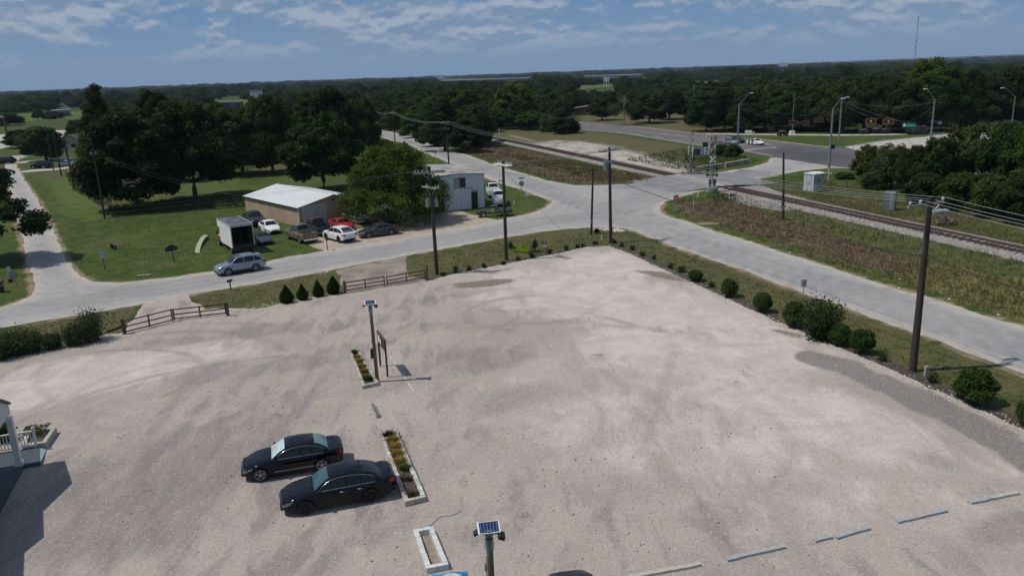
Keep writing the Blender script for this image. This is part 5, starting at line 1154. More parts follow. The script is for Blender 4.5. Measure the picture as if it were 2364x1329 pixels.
bb = thing('billboard', 'white billboard standing above the far woods right of centre', 'billboard', (0, 0, 0)); r = ray(1808, 160); hr = math.hypot(r.x, r.y); dist = 800.0; bb.location = (r.x/hr*dist, r.y/hr*dist, 0); bb.rotation_euler = (0, 0, -math.atan2(r.x, r.y))
obj('panel', MB().box(-4, 4, 0, .4, 15.5, 19.0), simple('billboard_face', (.48, .52, .58), .6), bb); obj('post', MB().cyl((0, .6, 8), (0, 0, 1), .35, 16, 10), M_galv, bb); obj('catwalk', MB().box(-4, 4, -.9, -.05, 15.2, 15.3), M_black, bb)
# red steel portal frame in the far yard, the pale yard itself
t = MT('yard'); M_yard = t.fin(t.mix(t.mr(t.noise(t.pos(), .08, 5), .35, .65), (.30, .27, .25), (.46, .43, .39)), .9)
sheet('pale_yard', [tuple(q) for q in P((-200, 318), (0, 311), (60, 305), (130, 300), (190, 303), (185, 318), (140, 335), (40, 333), (0, 345), (-200, 360))], .006, M_yard, 6)
sheet('driveway', [tuple(q) for q in P((34, 376), (60, 371.5), (110, 368), (165, 364), (180, 367), (110, 372.5), (60, 376), (34, 379))], .013, M_pale, 1.5); sheet('driveway', [tuple(q) for q in P((44, 396), (80, 391), (130, 388), (185, 381.5), (188, 385), (130, 393), (80, 396), (48, 400))], .013, M_pale, 1.5)
g0, g1 = G(20, 330), G(-22, 331); pf = thing('portal_frame', 'red steel portal frame at the left edge beyond the yard', 'steel frame'); hp = hgt(20, 330, 272)
mb = MB()
for q in (g0, g1): mb.box(q.x - .22, q.x + .22, q.y - .22, q.y + .22, 0, hp)
obj('post', mb, simple('red_steel', (.15, .025, .022), .6), pf); obj('beam', MB().obox(g1, g0, .6, .8, hp - .0), simple('grey_steel', (.25, .26, .27), .6), pf)

# ================================================================ poles, wires, signs
def lean_thing(name, label, cat, b, tp, group=None):
    """upright at pixel b whose top is at pixel tp: leans sideways as in the photo. Returns (empty, height)"""
    g = G(*b); h = hgt(b[0], b[1], tp[1]); px = PJ((g.x, g.y, h))[0]; dx = (tp[0] - px) / ppm(tp[0], tp[1] if False else b[1])
    dx = max(-.05*h, min(.05*h, dx)); e = thing(name, label, cat, (g.x, g.y, 0), 0, group, rot=(0, math.atan2(dx, h), 0)); return e, h, g, dx
UP = {}
def upole(key, b, tp, label, r=.15, group='timber utility poles'):
    e, h, g, dx = lean_thing('utility_pole', label, 'utility pole', b, tp, group); rb = r*1.15
    obj('pole', MB().tube([(0, 0, -.1), (0, 0, h*.5), (0, 0, h)], [rb, r, r*.78], 12), M_pole, e, smooth=math.radians(50)); UP[key] = (e, h, g, dx); return e, h
def insul(mb, x, y, z, s=1.0):
    mb.cyl((x, y, z + .05*s), (0, 0, 1), .025*s, .1*s, 6); mb.cyl((x, y, z + .12*s), (0, 0, 1), .075*s, .05*s, 10); mb.cyl((x, y, z + .18*s), (0, 0, 1), .09*s, .05*s, 10); mb.cyl((x, y, z + .23*s), (0, 0, 1), .05*s, .05*s, 8)
def arm(key, za, p0, p1, offs, m=None, double=False, thick=.10, ins=1.0, braces=True):
    """crossarm whose ends are seen at pixels p0, p1 (direction only); offs = insulator positions; returns world attachment points"""
    e, h, g, dx = UP[key]; a = G(p0[0], p0[1], za); b = G(p1[0], p1[1], za); ang = math.atan2(b.y - a.y, b.x - a.x); hlf = max(abs(o) for o in offs) + .15
    c, s = math.cos(ang), math.sin(ang); mb = MB()
    for yo in ((-.2, .2) if double else (.19,)):
        q0 = Vector((-hlf*c - yo*s, -hlf*s + yo*c)); q1 = Vector((hlf*c - yo*s, hlf*s + yo*c)); mb.obox(q0, q1, thick, thick*1.25, za - thick*.6)
    a_ = obj('crossarm', mb, m or M_arm, e)
    if braces:
        mb = MB()
        for sg in (-1, 1): mb.tube([(sg*.75*c, sg*.75*s, za - .05), (0, 0, za - .75)], .022, 5)
        obj('brace', mb, M_galv, e)
    pts = []
    for o in offs:
        mb = MB(); x, y = o*c, o*s; insul(mb, x - .19*s, y + .19*c, za + thick*.6, ins); obj('insulator', mb, M_ins, e); pts.append(Vector((g.x + x + dx*za/h, g.y + y, za + .3*ins)))
    return pts
def trafo(key, za, ang, r=.24, hh=.75, off=.42, n=1):
    e, h, g, dx = UP[key]
    for k in range(n):
        an = ang + k*1.3; x, y = math.cos(an)*off, math.sin(an)*off; mb = MB().cyl((x, y, za), (0, 0, 1), r, hh, 16).cyl((x, y, za + hh/2 + .04), (0, 0, 1), r*.8, .08, 14).cyl((x + .08, y, za + hh/2 + .16), (0, 0, 1), .05, .22, 8).box(x - .05, x + .05, y - .05, y + .05, za + hh/2, za + hh/2 + .25)
        mb.tube([(0, 0, za), (x, y, za)], .05, 6); obj('transformer', mb, M_galv, e, smooth=math.radians(40))
upole('1', (2107, 856), (2148, 455), 'tall timber pole nearest the camera on the right, streetlight on its far side', .19)
upole('2', (1410, 560), (1407, 340), 'timber pole at the lot corner with wide crossarm and transformer', .16)
upole('3', (1365, 541), (1369, 388), 'slim bare timber pole beside the drain pipe', .12)
upole('4', (1169, 600), (1161, 372), 'timber pole with blue insulated double arm in front of the warehouse', .16)
upole('5', (1009, 633), (991, 384), 'timber pole with cluttered crossarms and transformers by the lot gate', .16)
upole('6', (242, 505), (217, 354), 'leaning dark pole in the field left of the big trees', .13)
upole('7', (171, 432), (147, 318), 'dark pole between the far driveway and the side street, second in line', .14)
upole('8', (142, 405), (121, 306), 'dark pole just right of the far dark suv', .13)
upole('9', (124, 393), (107, 300), 'farthest dark pole by the small house', .12)
upole('10', (1037, 386), (1029, 282), 'timber pole behind the warehouse with a wide four wire crossarm', .15)
upole('11', (912, 329), (907, 260), 'timber pole far up the diagonal road', .14)
upole('12', (1808, 508), (1808, 352), 'bare black pole beside the railway track', .14)
H1 = UP['1'][1]; A = {}
A['1'] = arm('1', H1 - .45, (2087, 474), (2192, 460), (-1.3, -.5, .2, 1.3))
obj('riser', MB().tube([(-.17, -.08, H1 - 3.2), (-.17, -.08, H1 - .4)], .02, 6), M_galv, UP['1'][0])
sb = MB().tube([(.1, .1, 9.0), (.75, .75, 9.35)], .03, 6); obj('lamp_arm', sb, M_galv, UP['1'][0]); obj('lamp_head', MB().sphere((0, 0, 0), .16, 12, 8, .55).bbox(-.16, .75, -.14, .14, -.06, .10, .05), simple('lamp_metal', (.45, .52, .58), .35, .4), UP['1'][0], loc=(.85, .85, 9.4), rz=.15)
H2 = UP['2'][1]; A['2'] = arm('2', H2 - .35, (1375, 350), (1440, 341), (-1.35, -.45, .5, 1.35), M_galv, True, .1, .9)
arm('2', H2 - 1.45, (1394, 366), (1430, 373), (-.75, .75), M_galv, True, .16, .6); trafo('2', H2 - 1.9, PI*.95)
H4 = UP['4'][1]; A['4'] = arm('4', H4 - .35, (1138, 377), (1197, 385), (-1.1, -.7, .35, .7, 1.1), M_white, True, .13, .8, False)
H5 = UP['5'][1]; A['5'] = arm('5', H5 - .55, (962, 402), (1022, 397), (-1.3, -1.0, -.6, .4, .8, 1.2), M_arm, True, .1, .8)
arm('5', H5 - 1.9, (975, 427), (1018, 434), (-1.0, -.4, .5, 1.0), M_arm, True, .11, .6); trafo('5', H5 - 3.4, .4, .2, .6, .4, 3)
obj('brace', MB().tube([(-.1, -.05, H5 - .1), (.35, -.1, H5 - .75)], .05, 6).tube([(-.3, -.05, H5 - .0), (.05, -.1, H5 - .75)], .05, 6), M_arm, UP['5'][0])
for k in ('6',): A[k] = arm(k, UP[k][1] - .1, (213, 354), (223, 353), (-.35, .35), M_galv, False, .06, .8, False)
A['10'] = arm('10', UP['10'][1] - .15, (1008, 284), (1046, 279), (-1.4, -.5, .5, 1.4), None, False, .1, .8); arm('10', UP['10'][1] - 1.3, (1020, 294), (1036, 294), (-.5, .5), M_galv, False, .07, .6, False)
A['11'] = arm('11', UP['11'][1] - .15, (896, 262), (917, 258), (-1.4, -.5, .5, 1.4), None, False, .1, .8)
for k, dz in (('3', 8.0), ('12', 7.5)): obj('hardware', MB().box(-.14, -.1, -.1, .1, UP[k][1] - .6, UP[k][1] - .4).box(-.14, .14, -.16, -.12, 1.2, 1.7), M_galv, UP[k][0])
obj('meter', MB().box(-.22, -.12, -.1, .1, 1.6, 2.1).tube([(-.16, 0, 0), (-.16, 0, 1.6)], .025, 5), M_galv, UP['12'][0])
def wire(a, b, sag, r, m, label, group, n=16, name='power_line'):
    pts = [a.lerp(b, k/n) - Vector((0, 0, 4*sag*(k/n)*(1 - k/n))) for k in range(n + 1)]
    return obj(name, MB().tube(pts, r, 5), m, label=label, cat='wire', group=group, fix=False)
d12 = (A['1'][0] - A['2'][0])
for i in range(4):
    wire(A['2'][i], A['1'][i], .7, .013, M_wire, 'bare wire from the lot corner pole to the nearest tall pole', 'wires along the right road')
    e_ = A['1'][i] + Vector((d12.x*.55, d12.y*.55, -.4)); wire(A['1'][i], e_, .3, .013, M_wire, 'bare wire leaving the frame right of the nearest tall pole', 'wires along the right road')
    j = 3 - i if False else i
    wire(A['10'][i], A['2'][i], .9, .011, M_wire, 'bare wire crossing the road from the pole behind the warehouse to the lot corner pole', 'wires along the diagonal road')
    wire(A['11'][i], A['10'][i], 1.1, .014, M_wire, 'bare wire sagging between the two poles up the diagonal road', 'wires along the diagonal road')
    e_ = A['11'][i] + (A['11'][i] - A['10'][i])*.8; wire(A['11'][i], e_, 1.0, .014, M_wire, 'bare wire beyond the farthest pole of the diagonal road', 'wires along the diagonal road')
for i in (0, 1, 2, 4): wire(A['4'][i], A['2'][min(i, 3)], .35, .009, M_wire, 'thin wire between the double arm pole and the lot corner pole', 'wires along the lot edge')
for i in (0, 2, 3, 5): wire(A['5'][i], A['4'][min(i, 4)], .5, .009, M_wire, 'thin wire over the verge between the gate pole and the double arm pole', 'wires along the lot edge')
for i, (zz, xx) in enumerate(((8.3, -300), (7.9, -300), (5.6, -300))):
    a = A['5'][i]; b = G(xx, 478 + 22*i, zz); wire(a, b, 1.0, .008, M_dwire, 'faint wire running left across the field from the gate pole', 'wires across the left field')
for i in range(2): wire(A['6'][i], G(560, 452 - 10*i, 7.0), .8, .007, M_dwire, 'faint wire from the leaning field pole towards the shed', 'wires across the left field')
e1, h1_, g1_, dx1 = UP['1']; e3, h3_, g3_, dx3 = UP['3']
pA = Vector((g3_.x + dx3, g3_.y, h3_ - .3)); zc = 7.0; pB = Vector((g1_.x + dx1*zc/h1_, g1_.y, zc))
wire(pA, pB, .9, .030, M_cable, 'thick black cable slung from the slim bare pole to the nearest tall pole', 'black cables', 26, 'black_cable'); wire(pB, pB + Vector((d12.x*.6, d12.y*.6, -.6)), .4, .030, M_cable, 'thick black cable leaving the frame right of the nearest tall pole', 'black cables', 12, 'black_cable')
pC = Vector((UP['4'][2].x + UP['4'][3], UP['4'][2].y, H4 - .8)); wire(pC, G(1296, 531, .1), .15, .014, M_cable, 'dark guy wire running down from the double arm pole to the verge', 'black cables', 8, 'guy_wire')
wire(pC - Vector((0, 0, .3)), pA, .5, .016, M_cable, 'black cable between the double arm pole and the slim bare pole', 'black cables', 12, 'black_cable')
for a_, b_ in (('7', '6'), ('8', '7'), ('9', '8')):
    qa, qb = UP[a_], UP[b_]; wire(Vector((qa[2].x + qa[3], qa[2].y, qa[1] - .3)), Vector((qb[2].x + qb[3], qb[2].y, qb[1] - .3)), .6, .012, M_cable, 'dark wire between poles %s the side street' % {'7': 'nearest', '8': 'midway along', '9': 'farthest up'}[a_], 'wires of the side street')

# solar lamp posts
M_cell = None
t = MT('solar_cells'); v = t.co(); wv = t.wave(v, 3.4, 0, 'X'); t_c = t.mix(t.mr(wv, .97, 1.0), (.012, .03, .10), (.35, .4, .5)); M_cell = t.fin(t_c, .12, 0, .6)
def solar(b, h, label, box_z=None, near=False, lean=0.0):
    g = b; e = thing('solar_lamp_post', label, 'lamp post', (g.x, g.y, 0), 0, 'solar lamp posts', rot=(0, lean, 0))
    obj('post', MB().tube([(0, 0, -.1), (0, 0, h*.85), (0, 0, h)], [.115, .10, .095], 14), woodm('post_wood', (.07, .07, .06), (.17, .165, .145)), e, smooth=True)
    fr = obj('solar_panel', MB().bbox(-.33, .33, -.20, .20, -.015, .02, .005), M_white, e, loc=(0, .05, h + .2)); fr.rotation_euler = (math.radians(26), 0, math.radians(9))
    c = obj('cells', MB().box(-.28, .28, -.175, .175, .021, .026), M_cell, fr)
    obj('bracket', MB().cyl((0, 0, h + .08), (0, 0, 1), .13, .2, 12).cyl((0, 0, h - .3), (0, 0, 1), .125, .35, 12).box(-.35, .35, -.03, .03, h + .02, h + .07), M_galv, e)
    for s_ in (-1, 1): q = obj('lamp_head', MB().bbox(-.10, .10, -.13, .13, -.05, .06, .02), M_black, e, loc=(s_*.36, -.1*s_, h + .02)); q.rotation_euler = (.3*s_, .45*s_, .2)
    if box_z: obj('control_box', MB().bbox(-.24, -.11, -.10, .10, box_z - .3, box_z + .3, .02).box(-.12, -.10, -.03, .03, box_z + .7, box_z + .85), M_black, e)
    else: obj('junction_box', MB().box(-.17, -.11, -.04, .04, h - 1.2, h - .95).tube([(-.125, 0, h - 4), (-.125, 0, h - .7)], .012, 5), M_galv, e)
    return e
solar(G(871.5, 881), hgt(871.5, 881, 706), 'solar lamp post with small panel beside the short planter and the steel sign frame', 1.85, lean=-.012)
gp = G(1129, 1233, 5.0); solar(Vector((gp.x, gp.y, 0)), 5.0, 'solar lamp post with large tilted panel at the bottom edge near the empty block planter', lean=.0)

# steel sign frame, seen almost edge-on
a = G(878.5, 845); b = G(895, 870); hf = hgt(895, 870, 786); d = (b - a); sf = thing('steel_sign_frame', 'black steel frame with rusty top bar beside the near solar lamp post', 'sign', ((a.x+b.x)/2, (a.y+b.y)/2, 0), math.atan2(d.y, d.x)); hl_ = d.length/2
for s_ in (-1, 1): obj('post', MB().box(s_*hl_ - .05, s_*hl_ + .05, -.05, .05, 0, hf - .05), M_black, sf); obj('footing', MB().cyl((s_*hl_, 0, .01), (0, 0, 1), .22, .03, 14), M_conc, sf)
obj('top_bar', MB().box(-hl_ - .06, hl_ + .06, -.06, .06, hf - .05, hf + .06), simple('rusty_bar', (.13, .06, .045), .8, 0, .3, 4), sf)
obj('sign_panel', MB().box(-hl_ + .06, hl_ - .06, -.03, .03, hf - .75, hf - .06), M_black, sf); obj('notice', MB().box(-hl_ + .12, -hl_ + .62, -.045, -.031, hf - .62, hf - .18).box(-hl_ + .75, -hl_ + 1.0, -.045, -.031, hf - .62, hf - .3), M_white, sf)
# gates of timber rails
def gate(segs, posts, label, name='field_gate'):
    g0 = G(*posts[0][0]); e = thing(name, label, 'gate', (0, 0, 0))
    for (bx, by), tyy, w in posts: g = G(bx, by); h = hgt(bx, by, tyy); obj('gate_post', MB().box(g.x - w, g.x + w, g.y - w, g.y + w, 0, h), M_gate, e)
    for (p0, t0), (p1, t1) in segs:
        a = G(*p0); b = G(*p1); h0 = hgt(p0[0], p0[1], t0); h1 = hgt(p1[0], p1[1], t1); hh = (h0 + h1)/2
        for z in (.14, hh*.52, hh - .06): obj('rail', MB().obox(a, b, .05, .09, z - .04), M_gate, e)
        for q in (a, (a + b)/2, b): obj('stile', MB().box(q.x - .045, q.x + .045, q.y - .045, q.y + .045, .05, hh + .02), M_gate, e)
    return e
gate([(((291, 769.5), 739), ((399, 742), 713.5))], [((287.5, 771), 736, .09)], 'left leaf of the brown timber gate nearest the leafy hedge')
gate([(((403, 739.5), 714), ((522, 726), 699))], [((527, 729), 698, .09)], 'right leaf of the same gate, its free end touching the left leaf')
gate([(((799, 673.5), 649), ((888, 659.5), 639.5))], [((796.5, 677), 648.5, .09)], 'left leaf of the brown gate right of the cone shrubs')
gate([(((894, 658.5), 638), ((982, 643), 622))], [((987, 646.5), 611, .08)], 'right leaf of the gate beside the cluttered utility pole')
obj('low_rail', MB().obox(G(246, 768), G(285, 754), .12, .16), M_gate, label='low timber rail lying between the leafy hedge and the gate post', cat='timber')

# block planters
M_blk = simple('pale_block', (.43, .40, .36), .9, 0, .14, 3, bump=.3); M_blkw = simple('white_block', (.60, .60, .58), .9, 0, .08, 3, bump=.2)
def planter(label, corners, z, m, bw=.2, soilm=None, soil=True, blk=.4):
    q = [G(x, y, z) for x, y in corners]; c = sum(q, Vector())/4; e = thing('block_planter', label, 'planter', (c.x, c.y, 0), 0)
    q = [v - Vector((c.x, c.y, 0)) for v in q]
    for i in range(4):
        a, b = q[i].xy, q[(i+1) % 4].xy; d = (b - a).normalized(); n = Vector((-d.y, d.x)); 
        if (a + b).dot(n) > 0: n = -n
        a2, b2 = (a + n*bw/2), (b + n*bw/2); 
        if i % 2 == 0: pass
        else: a2 = a2 + d*(bw + .004); b2 = b2 - d*(bw + .004)
        L = (b2 - a2).length; k = max(1, round(L/blk))
        for j in range(k):
            s0 = a2 + d*(L*j/k + .006); s1 = a2 + d*(L*(j+1)/k - .006); jt = rnd.uniform(-.008, .008)
            obj('wall_block', MB().obox(s0 + n*jt, s1 + n*jt, bw - .01, z + rnd.uniform(-.012, .006)), m[rnd.randrange(len(m))], e)
    if soil:
        mb = MB(); qq = [v.xy*.9 for v in q]; mb.prism(qq, .006, soil); obj('soil', mb, soilm, e)
    return e, c
M_soil = simple('planter_soil', (.09, .07, .055), .95, 0, .3, 6); M_dsoil = simple('dry_soil', (.27, .22, .18), .95, 0, .15, 4)
pl1, pc1 = planter('short block planter with tufts of yellow grass beside the solar lamp post', ((806, 812), (830, 808), (875, 882), (836, 890)), .22, [M_blk], soilm=M_soil, soil=.14)
pl2, pc2 = planter('long block planter behind the two black sedans', ((880, 1013), (917, 994), (984, 1145), (935, 1158)), .25, [M_blk, M_blk, M_blk, M_blkw], soilm=M_soil, soil=.15)
pl3, pc3 = planter('empty white block planter at the bottom, with bare sand inside', ((953, 1221), (999, 1213), (1036, 1301), (984, 1311)), .25, [M_blkw], soilm=M_dsoil, soil=.03)
pl4, pc4 = planter('block planter at the end of the white porch railing', ((60, 994), (130, 984), (105, 1021), (50, 1027)), .35, [M_blk, M_blk, M_blkw], soilm=M_soil, soil=.2)
# hollow blocks lying in a row
a = G(856, 931, .2); b = G(868, 957, .2); d = (b - a).xy; dn = d.normalized(); az_ = math.atan2(d.y, d.x)
def hollow():
    mb = MB()
    for x0_, x1_ in ((0, .035), (.175, .215), (.355, .39)): mb.box(x0_, x1_, 0, .19, 0, .19)
    for x0_, x1_ in ((.035, .175), (.215, .355)): mb.box(x0_, x1_, 0, .035, 0, .19).box(x0_, x1_, .155, .19, 0, .19)
    return mb
cb_ = obj('hollow_block', hollow(), simple('grey_block', (.35, .34, .33), .9, 0, .1, 4), label='x', cat='concrete block', group='row of hollow concrete blocks'); o0 = cb_
for k, lb in enumerate(('farthest hollow concrete block of the row between the two planters', 'second farthest hollow concrete block of the row between the planters', 'second nearest hollow concrete block of the row between the planters', 'nearest hollow concrete block of the row, closest to the long planter')):
    o = o0 if k == 0 else o0.copy()
    if k: C.objects.link(o)
    o.location = (a.x + dn.x*k*(d.length - .1)/3.6, a.y + dn.y*k*(d.length - .1)/3.6, .005); o.rotation_euler = (0, 0, az_ + rnd.uniform(-.03, .03)); o['label'] = lb
# rows of kerb blocks
M_cb = simple('bluegrey_block', (.36, .37, .38), .9, 0, .1, 3); M_cb2 = simple('tan_block', (.46, .43, .38), .9, 0, .1, 3)
rows_ = (((1440, 1338), (1616, 1303), M_cb2, 'tan parking block of the row cut by the bottom edge'), ((1677, 1293), (1811, 1263), M_cb, 'grey parking block of the second row from the left'), ((1879, 1250), (1919, 1240), M_cb, 'grey parking block of the short pair in the middle'), ((1928, 1242), (2006, 1220), M_cb, 'grey parking block of the bent row right of the short pair'),
         ((2070, 1206), (2184, 1179), M_cb, 'grey parking block of the second row from the right'), ((2239, 1162), (2349, 1138), M_cb, 'parking block of the rightmost row, its far end tan'))
for ri, (p0, p1, m, lb) in enumerate(rows_):
    a = G(*p0); b = G(*p1); L = (b - a).length; k = max(2, round(L/.4)); d = (b - a)/k; src = None
    words = ['first', 'second', 'third', 'fourth', 'fifth', 'sixth', 'seventh', 'eighth', 'ninth', 'tenth']
    for j in range(k):
        mm = M_cb2 if (ri == 5 and j >= k//2) else m
        s = a + d*j + Vector((0, rnd.uniform(-.02, .02), 0)); e_ = s + d*.985
        an = math.atan2(d.y, d.x) + rnd.uniform(-.05, .05)
        if src is None or src.data.materials[0] != mm: src = o = obj('parking_block', MB().bbox(0, d.length*.985, -.1, .1, 0, .105, .008), mm, cat='concrete block', group='rows of parking blocks')
        else: o = src.copy(); C.objects.link(o)
        o.location = (s.x, s.y, .005); o.rotation_euler = (0, 0, an); o['label'] = lb + ', %s from left' % words[min(j, 9)]
# hose, tarp
M_hose = simple('blue_hose', (.02, .22, .36), .5)
pts = [G(x, y, .02) for x, y in ((991, 1214), (1000, 1207), (1006, 1200), (1013, 1194), (1020, 1191), (1033, 1190), (1043, 1189), (1050, 1186), (1057, 1183), (1064, 1179))]
obj('garden_hose', MB().tube(pts, .013, 6), M_hose, label='thin blue hose snaking from the empty white planter', cat='hose')
g_ = G(1043, 1364, .0); tp_ = thing('covered_well', 'round pale cover edged by a bright blue tarpaulin at the bottom edge', 'tarpaulin', (g_.x, g_.y, 0), .15)
M_tarp = simple('blue_tarp', (.02, .26, .52), .35, 0, .2, 6)
mb = MB(); rows = []
for k in range(41):
    a_ = 2*PI*k/40; sq = 1/max(abs(math.cos(a_)), abs(math.sin(a_)))*.62; wob = rnd.uniform(-.03, .03); rows.append([(math.cos(a_)*.44, math.sin(a_)*.44, .40), (math.cos(a_)*.52, math.sin(a_)*.52, .43 + wob), (math.cos(a_)*(sq + wob), math.sin(a_)*(sq + wob), .36 + wob), (math.cos(a_)*(sq + .05), math.sin(a_)*(sq + .05), .02)])
rows[-1] = rows[0]; grid_faces(mb, rows); obj('tarpaulin', mb, M_tarp, tp_)
obj('cover', MB().cyl((0, 0, .22), (0, 0, 1), .46, .42, 28).box(-.44, .44, -.008, .008, .43, .437).box(-.008, .008, -.44, .44, .43, .437), simple('cover_grey', (.50, .52, .52), .7), tp_)

# text helper
def text(name, s, size, m, parent, loc, rot, ext=.004, align='CENTER'):
    cu = bpy.data.curves.new(name, 'FONT'); cu.body = s; cu.size = size; cu.extrude = ext; cu.align_x = align; cu.align_y = 'CENTER'; to = bpy.data.objects.new(name, cu); C.objects.link(to)
    dg = bpy.context.evaluated_depsgraph_get(); me = bpy.data.meshes.new_from_object(to.evaluated_get(dg)); bpy.data.objects.remove(to); me.materials.clear(); me.materials.append(m)
    o = bpy.data.objects.new(name, me); C.objects.link(o); o.parent = parent; o.location = loc; o.rotation_euler = rot; return o
def face_cam(g, yaw=0.0): return math.atan2(-g.x, g.y) * 1.0 + yaw    # local -y points at the camera
M_back = simple('sign_back', (.25, .26, .25), .5, .3); M_text = simple('sign_text', (.03, .04, .12), .6)
def sign(label, b, ty, w, h, face, yaw=0.0, post=None, shape='rect', name='road_sign', post_r=.03, back=True):
    g = G(*b); H = hgt(b[0], b[1], ty); e = thing(name, label, 'sign', (g.x, g.y, 0), face_cam(g, yaw)); obj('post', MB().tube([(0, .03, -.05), (0, .03, H)], post_r, 8), post or M_galv, e)
    zc = H - h/2
    if shape == 'rect': mb = MB().box(-w/2, w/2, -.012, 0, zc - h/2, zc + h/2)
    elif shape == 'diamond': mb = MB().slab([(-w/2, 0, zc), (0, 0, zc - h/2), (w/2, 0, zc), (0, 0, zc + h/2)], (0, -.012, 0))
    else:
        n_ = 8 if shape == 'oct' else 24; mb = MB().slab([(math.cos(2*PI*(k + .5)/n_)*w/2*1.04, 0, zc + math.sin(2*PI*(k + .5)/n_)*h/2*1.04) for k in range(n_)], (0, -.012, 0))
    obj('sign_face', mb, face, e); return e, H, zc
M_stop = simple('stop_red', (.36, .05, .045), .5)
e, H, zc = sign('red stop sign on the grass point by the level crossing', (1560.5, 492), 450, .75, .75, M_stop, 0, None, 'oct'); text('lettering', 'STOP', .27, M_white, e, (0, -.016, zc), (PI/2, 0, 0))
mb = MB().slab([(math.cos(2*PI*(k + .5)/8)*.40, 0, zc + math.sin(2*PI*(k + .5)/8)*.40) for k in range(8)], (0, .004, 0)); obj('white_border', mb, M_white, e)
e, H, zc = sign('grey back of a stop sign with a green street name sign on top', (1205, 460), 411, .75, .75, M_back, 0, None, 'oct', post_r=.035)
e.children[1].location.z = -.45; e.children[1].location.y = .0
obj('street_name_sign', MB().box(-.45, .45, -.01, .01, H - .10, H + .08), M_greenp, e); obj('street_name_sign', MB().box(-.01, .01, -.3, .3, H - .30, H - .14), M_greenp, e)
e, H, zc = sign('leaning grey back of a stop sign at the left edge by the side street', (43, 669), 625, .75, .75, M_back, .1, simple('rust_post', (.2, .06, .05), .7), 'oct'); e.rotation_euler = (0, -.14, .2)
e, H, zc = sign('white square sign with two lines of blue lettering in the left grass', (242.5, 624), 580, .62, .56, simple('pale_sign', (.50, .53, .56), .5), 0, M_black, 'rect'); text('lettering', 'NO', .2, M_text, e, (0, -.016, zc + .12), (PI/2, 0, 0)); text('lettering', 'TRUCKS', .145, M_text, e, (0, -.016, zc - .10), (PI/2, 0, 0))
obj('edge_patch', MB().box(-.2, .2, -.014, 0, zc - .36, zc - .285), simple('pale_sign', (.5, .53, .56)), e)
g = G(403, 604); H = hgt(403, 604, 564); e = thing('plaque_sign', 'dark shaped plaque sign on a slanting post in the left lawn', 'sign', (g.x, g.y, 0), face_cam(g)); e.rotation_euler = (0, -.10, face_cam(g))
obj('post', MB().tube([(0, .04, 0), (0, .04, H)], .05, 8), M_black, e); w2, h2, z_ = .60, .66, H - .68
obj('plaque', MB().slab([(-w2, 0, z_), (w2, 0, z_), (w2*1.02, 0, z_ + .36), (w2*.6, 0, z_ + .52), (0, 0, z_ + .66), (-w2*.6, 0, z_ + .52), (-w2*1.02, 0, z_ + .36)], (0, .06, 0)), simple('plaque_navy', (.012, .015, .03), .5), e)
obj('plaque_border', MB().box(-w2*.85, w2*.85, -.012, 0, z_ + .13, z_ + .145).box(-w2*.7, w2*.7, -.012, 0, z_ + .30, z_ + .315), simple('faint_line', (.07, .08, .10)), e); obj('small_sign', MB().box(-.10, .12, -.03, -.02, .75, .98), simple('blue_note', (.15, .2, .4)), e)
e, H, zc = sign('blank back of a rectangular sign above the dense right hand shrubs', (1853, 700), 645, .42, .56, simple('grey_back', (.36, .35, .34), .5), .1); obj('post_strip', MB().box(-.03, .03, -.04, -.013, zc - .3, zc + .28), M_galv, e)
sign('grey back of a diamond road sign beside the diagonal road', (1006, 366.5), 346, .85, .85, M_back, 0, None, 'diamond')
sign('small square grey sign back in the weeds by the track', (1180, 379), 358, .5, .5, simple('bluish_back', (.30, .31, .33), .5), 0)
g = G(1218, 452); e = thing('yard_sign', 'small white tilted box sign on the grass point by the double signpost', 'sign', (g.x, g.y, 0), .5); obj('panel', MB().slab([(-.32, 0, .05), (.3, 0, .0), (.36, .15, .40), (-.26, .15, .46)], (0, .05, 0)), M_white, e); obj('stake', MB().tube([(-.1, .05, 0), (-.1, .1, .3)], .015, 5).tube([(.15, .05, 0), (.15, .1, .3)], .015, 5), M_galv, e)
g = G(1256.5, 577); e = thing('yard_sign', 'small white and dark yard sign by the yucca on the verge', 'sign', (g.x, g.y, 0), face_cam(g) - .1); H = hgt(1256, 577, 557)
obj('panel', MB().box(-.22, .22, -.01, .01, .35, H), simple('sign_maroon', (.10, .03, .035), .6), e); obj('picture', MB().box(-.10, .14, -.015, -.01, .62, H - .06), simple('pic', (.45, .38, .36), .6, 0, .4, 14), e); obj('white_band', MB().box(-.22, .22, -.016, -.011, .36, .54), M_white, e); obj('stake', MB().tube([(-.18, 0, 0), (-.18, 0, .4)], .012, 5).tube([(.18, 0, 0), (.18, 0, .4)], .012, 5), M_galv, e)
# mailboxes
def mailbox(label, b, ty, m=None, yaw=0.0, n=1):
    g = G(*b); H = max(1.0, hgt(b[0], b[1], ty)); e = thing('mailbox', label, 'mailbox', (g.x, g.y, 0), yaw); obj('post', MB().box(-.04, .04, -.04, .04, 0, H - .22), M_pole if m is None else m, e)
    mb = MB(); rows = []
    for y in (-.26, .26): rows.append([(math.cos(a_)*.10, y, H - .12 + max(-.10, math.sin(a_)*.12)) for a_ in np.linspace(-PI*.5, PI*1.5, 13)])
    grid_faces(mb, rows); mb.f.append(tuple(range(12))); mb.f.append(tuple(range(13, 25))); obj('box', mb, simple('mailbox_metal', (.035, .035, .04), .4, .3), e); obj('flag', MB().box(.105, .12, -.1, .08, H - .12, H - .06), M_galv, e); return e
mailbox('black mailbox on the near verge in front of the silver blue crossover', (533, 670), 645, None, -.5); mailbox('black mailbox at the road edge in front of the tan pickup', (756, 577), 550, None, .5)
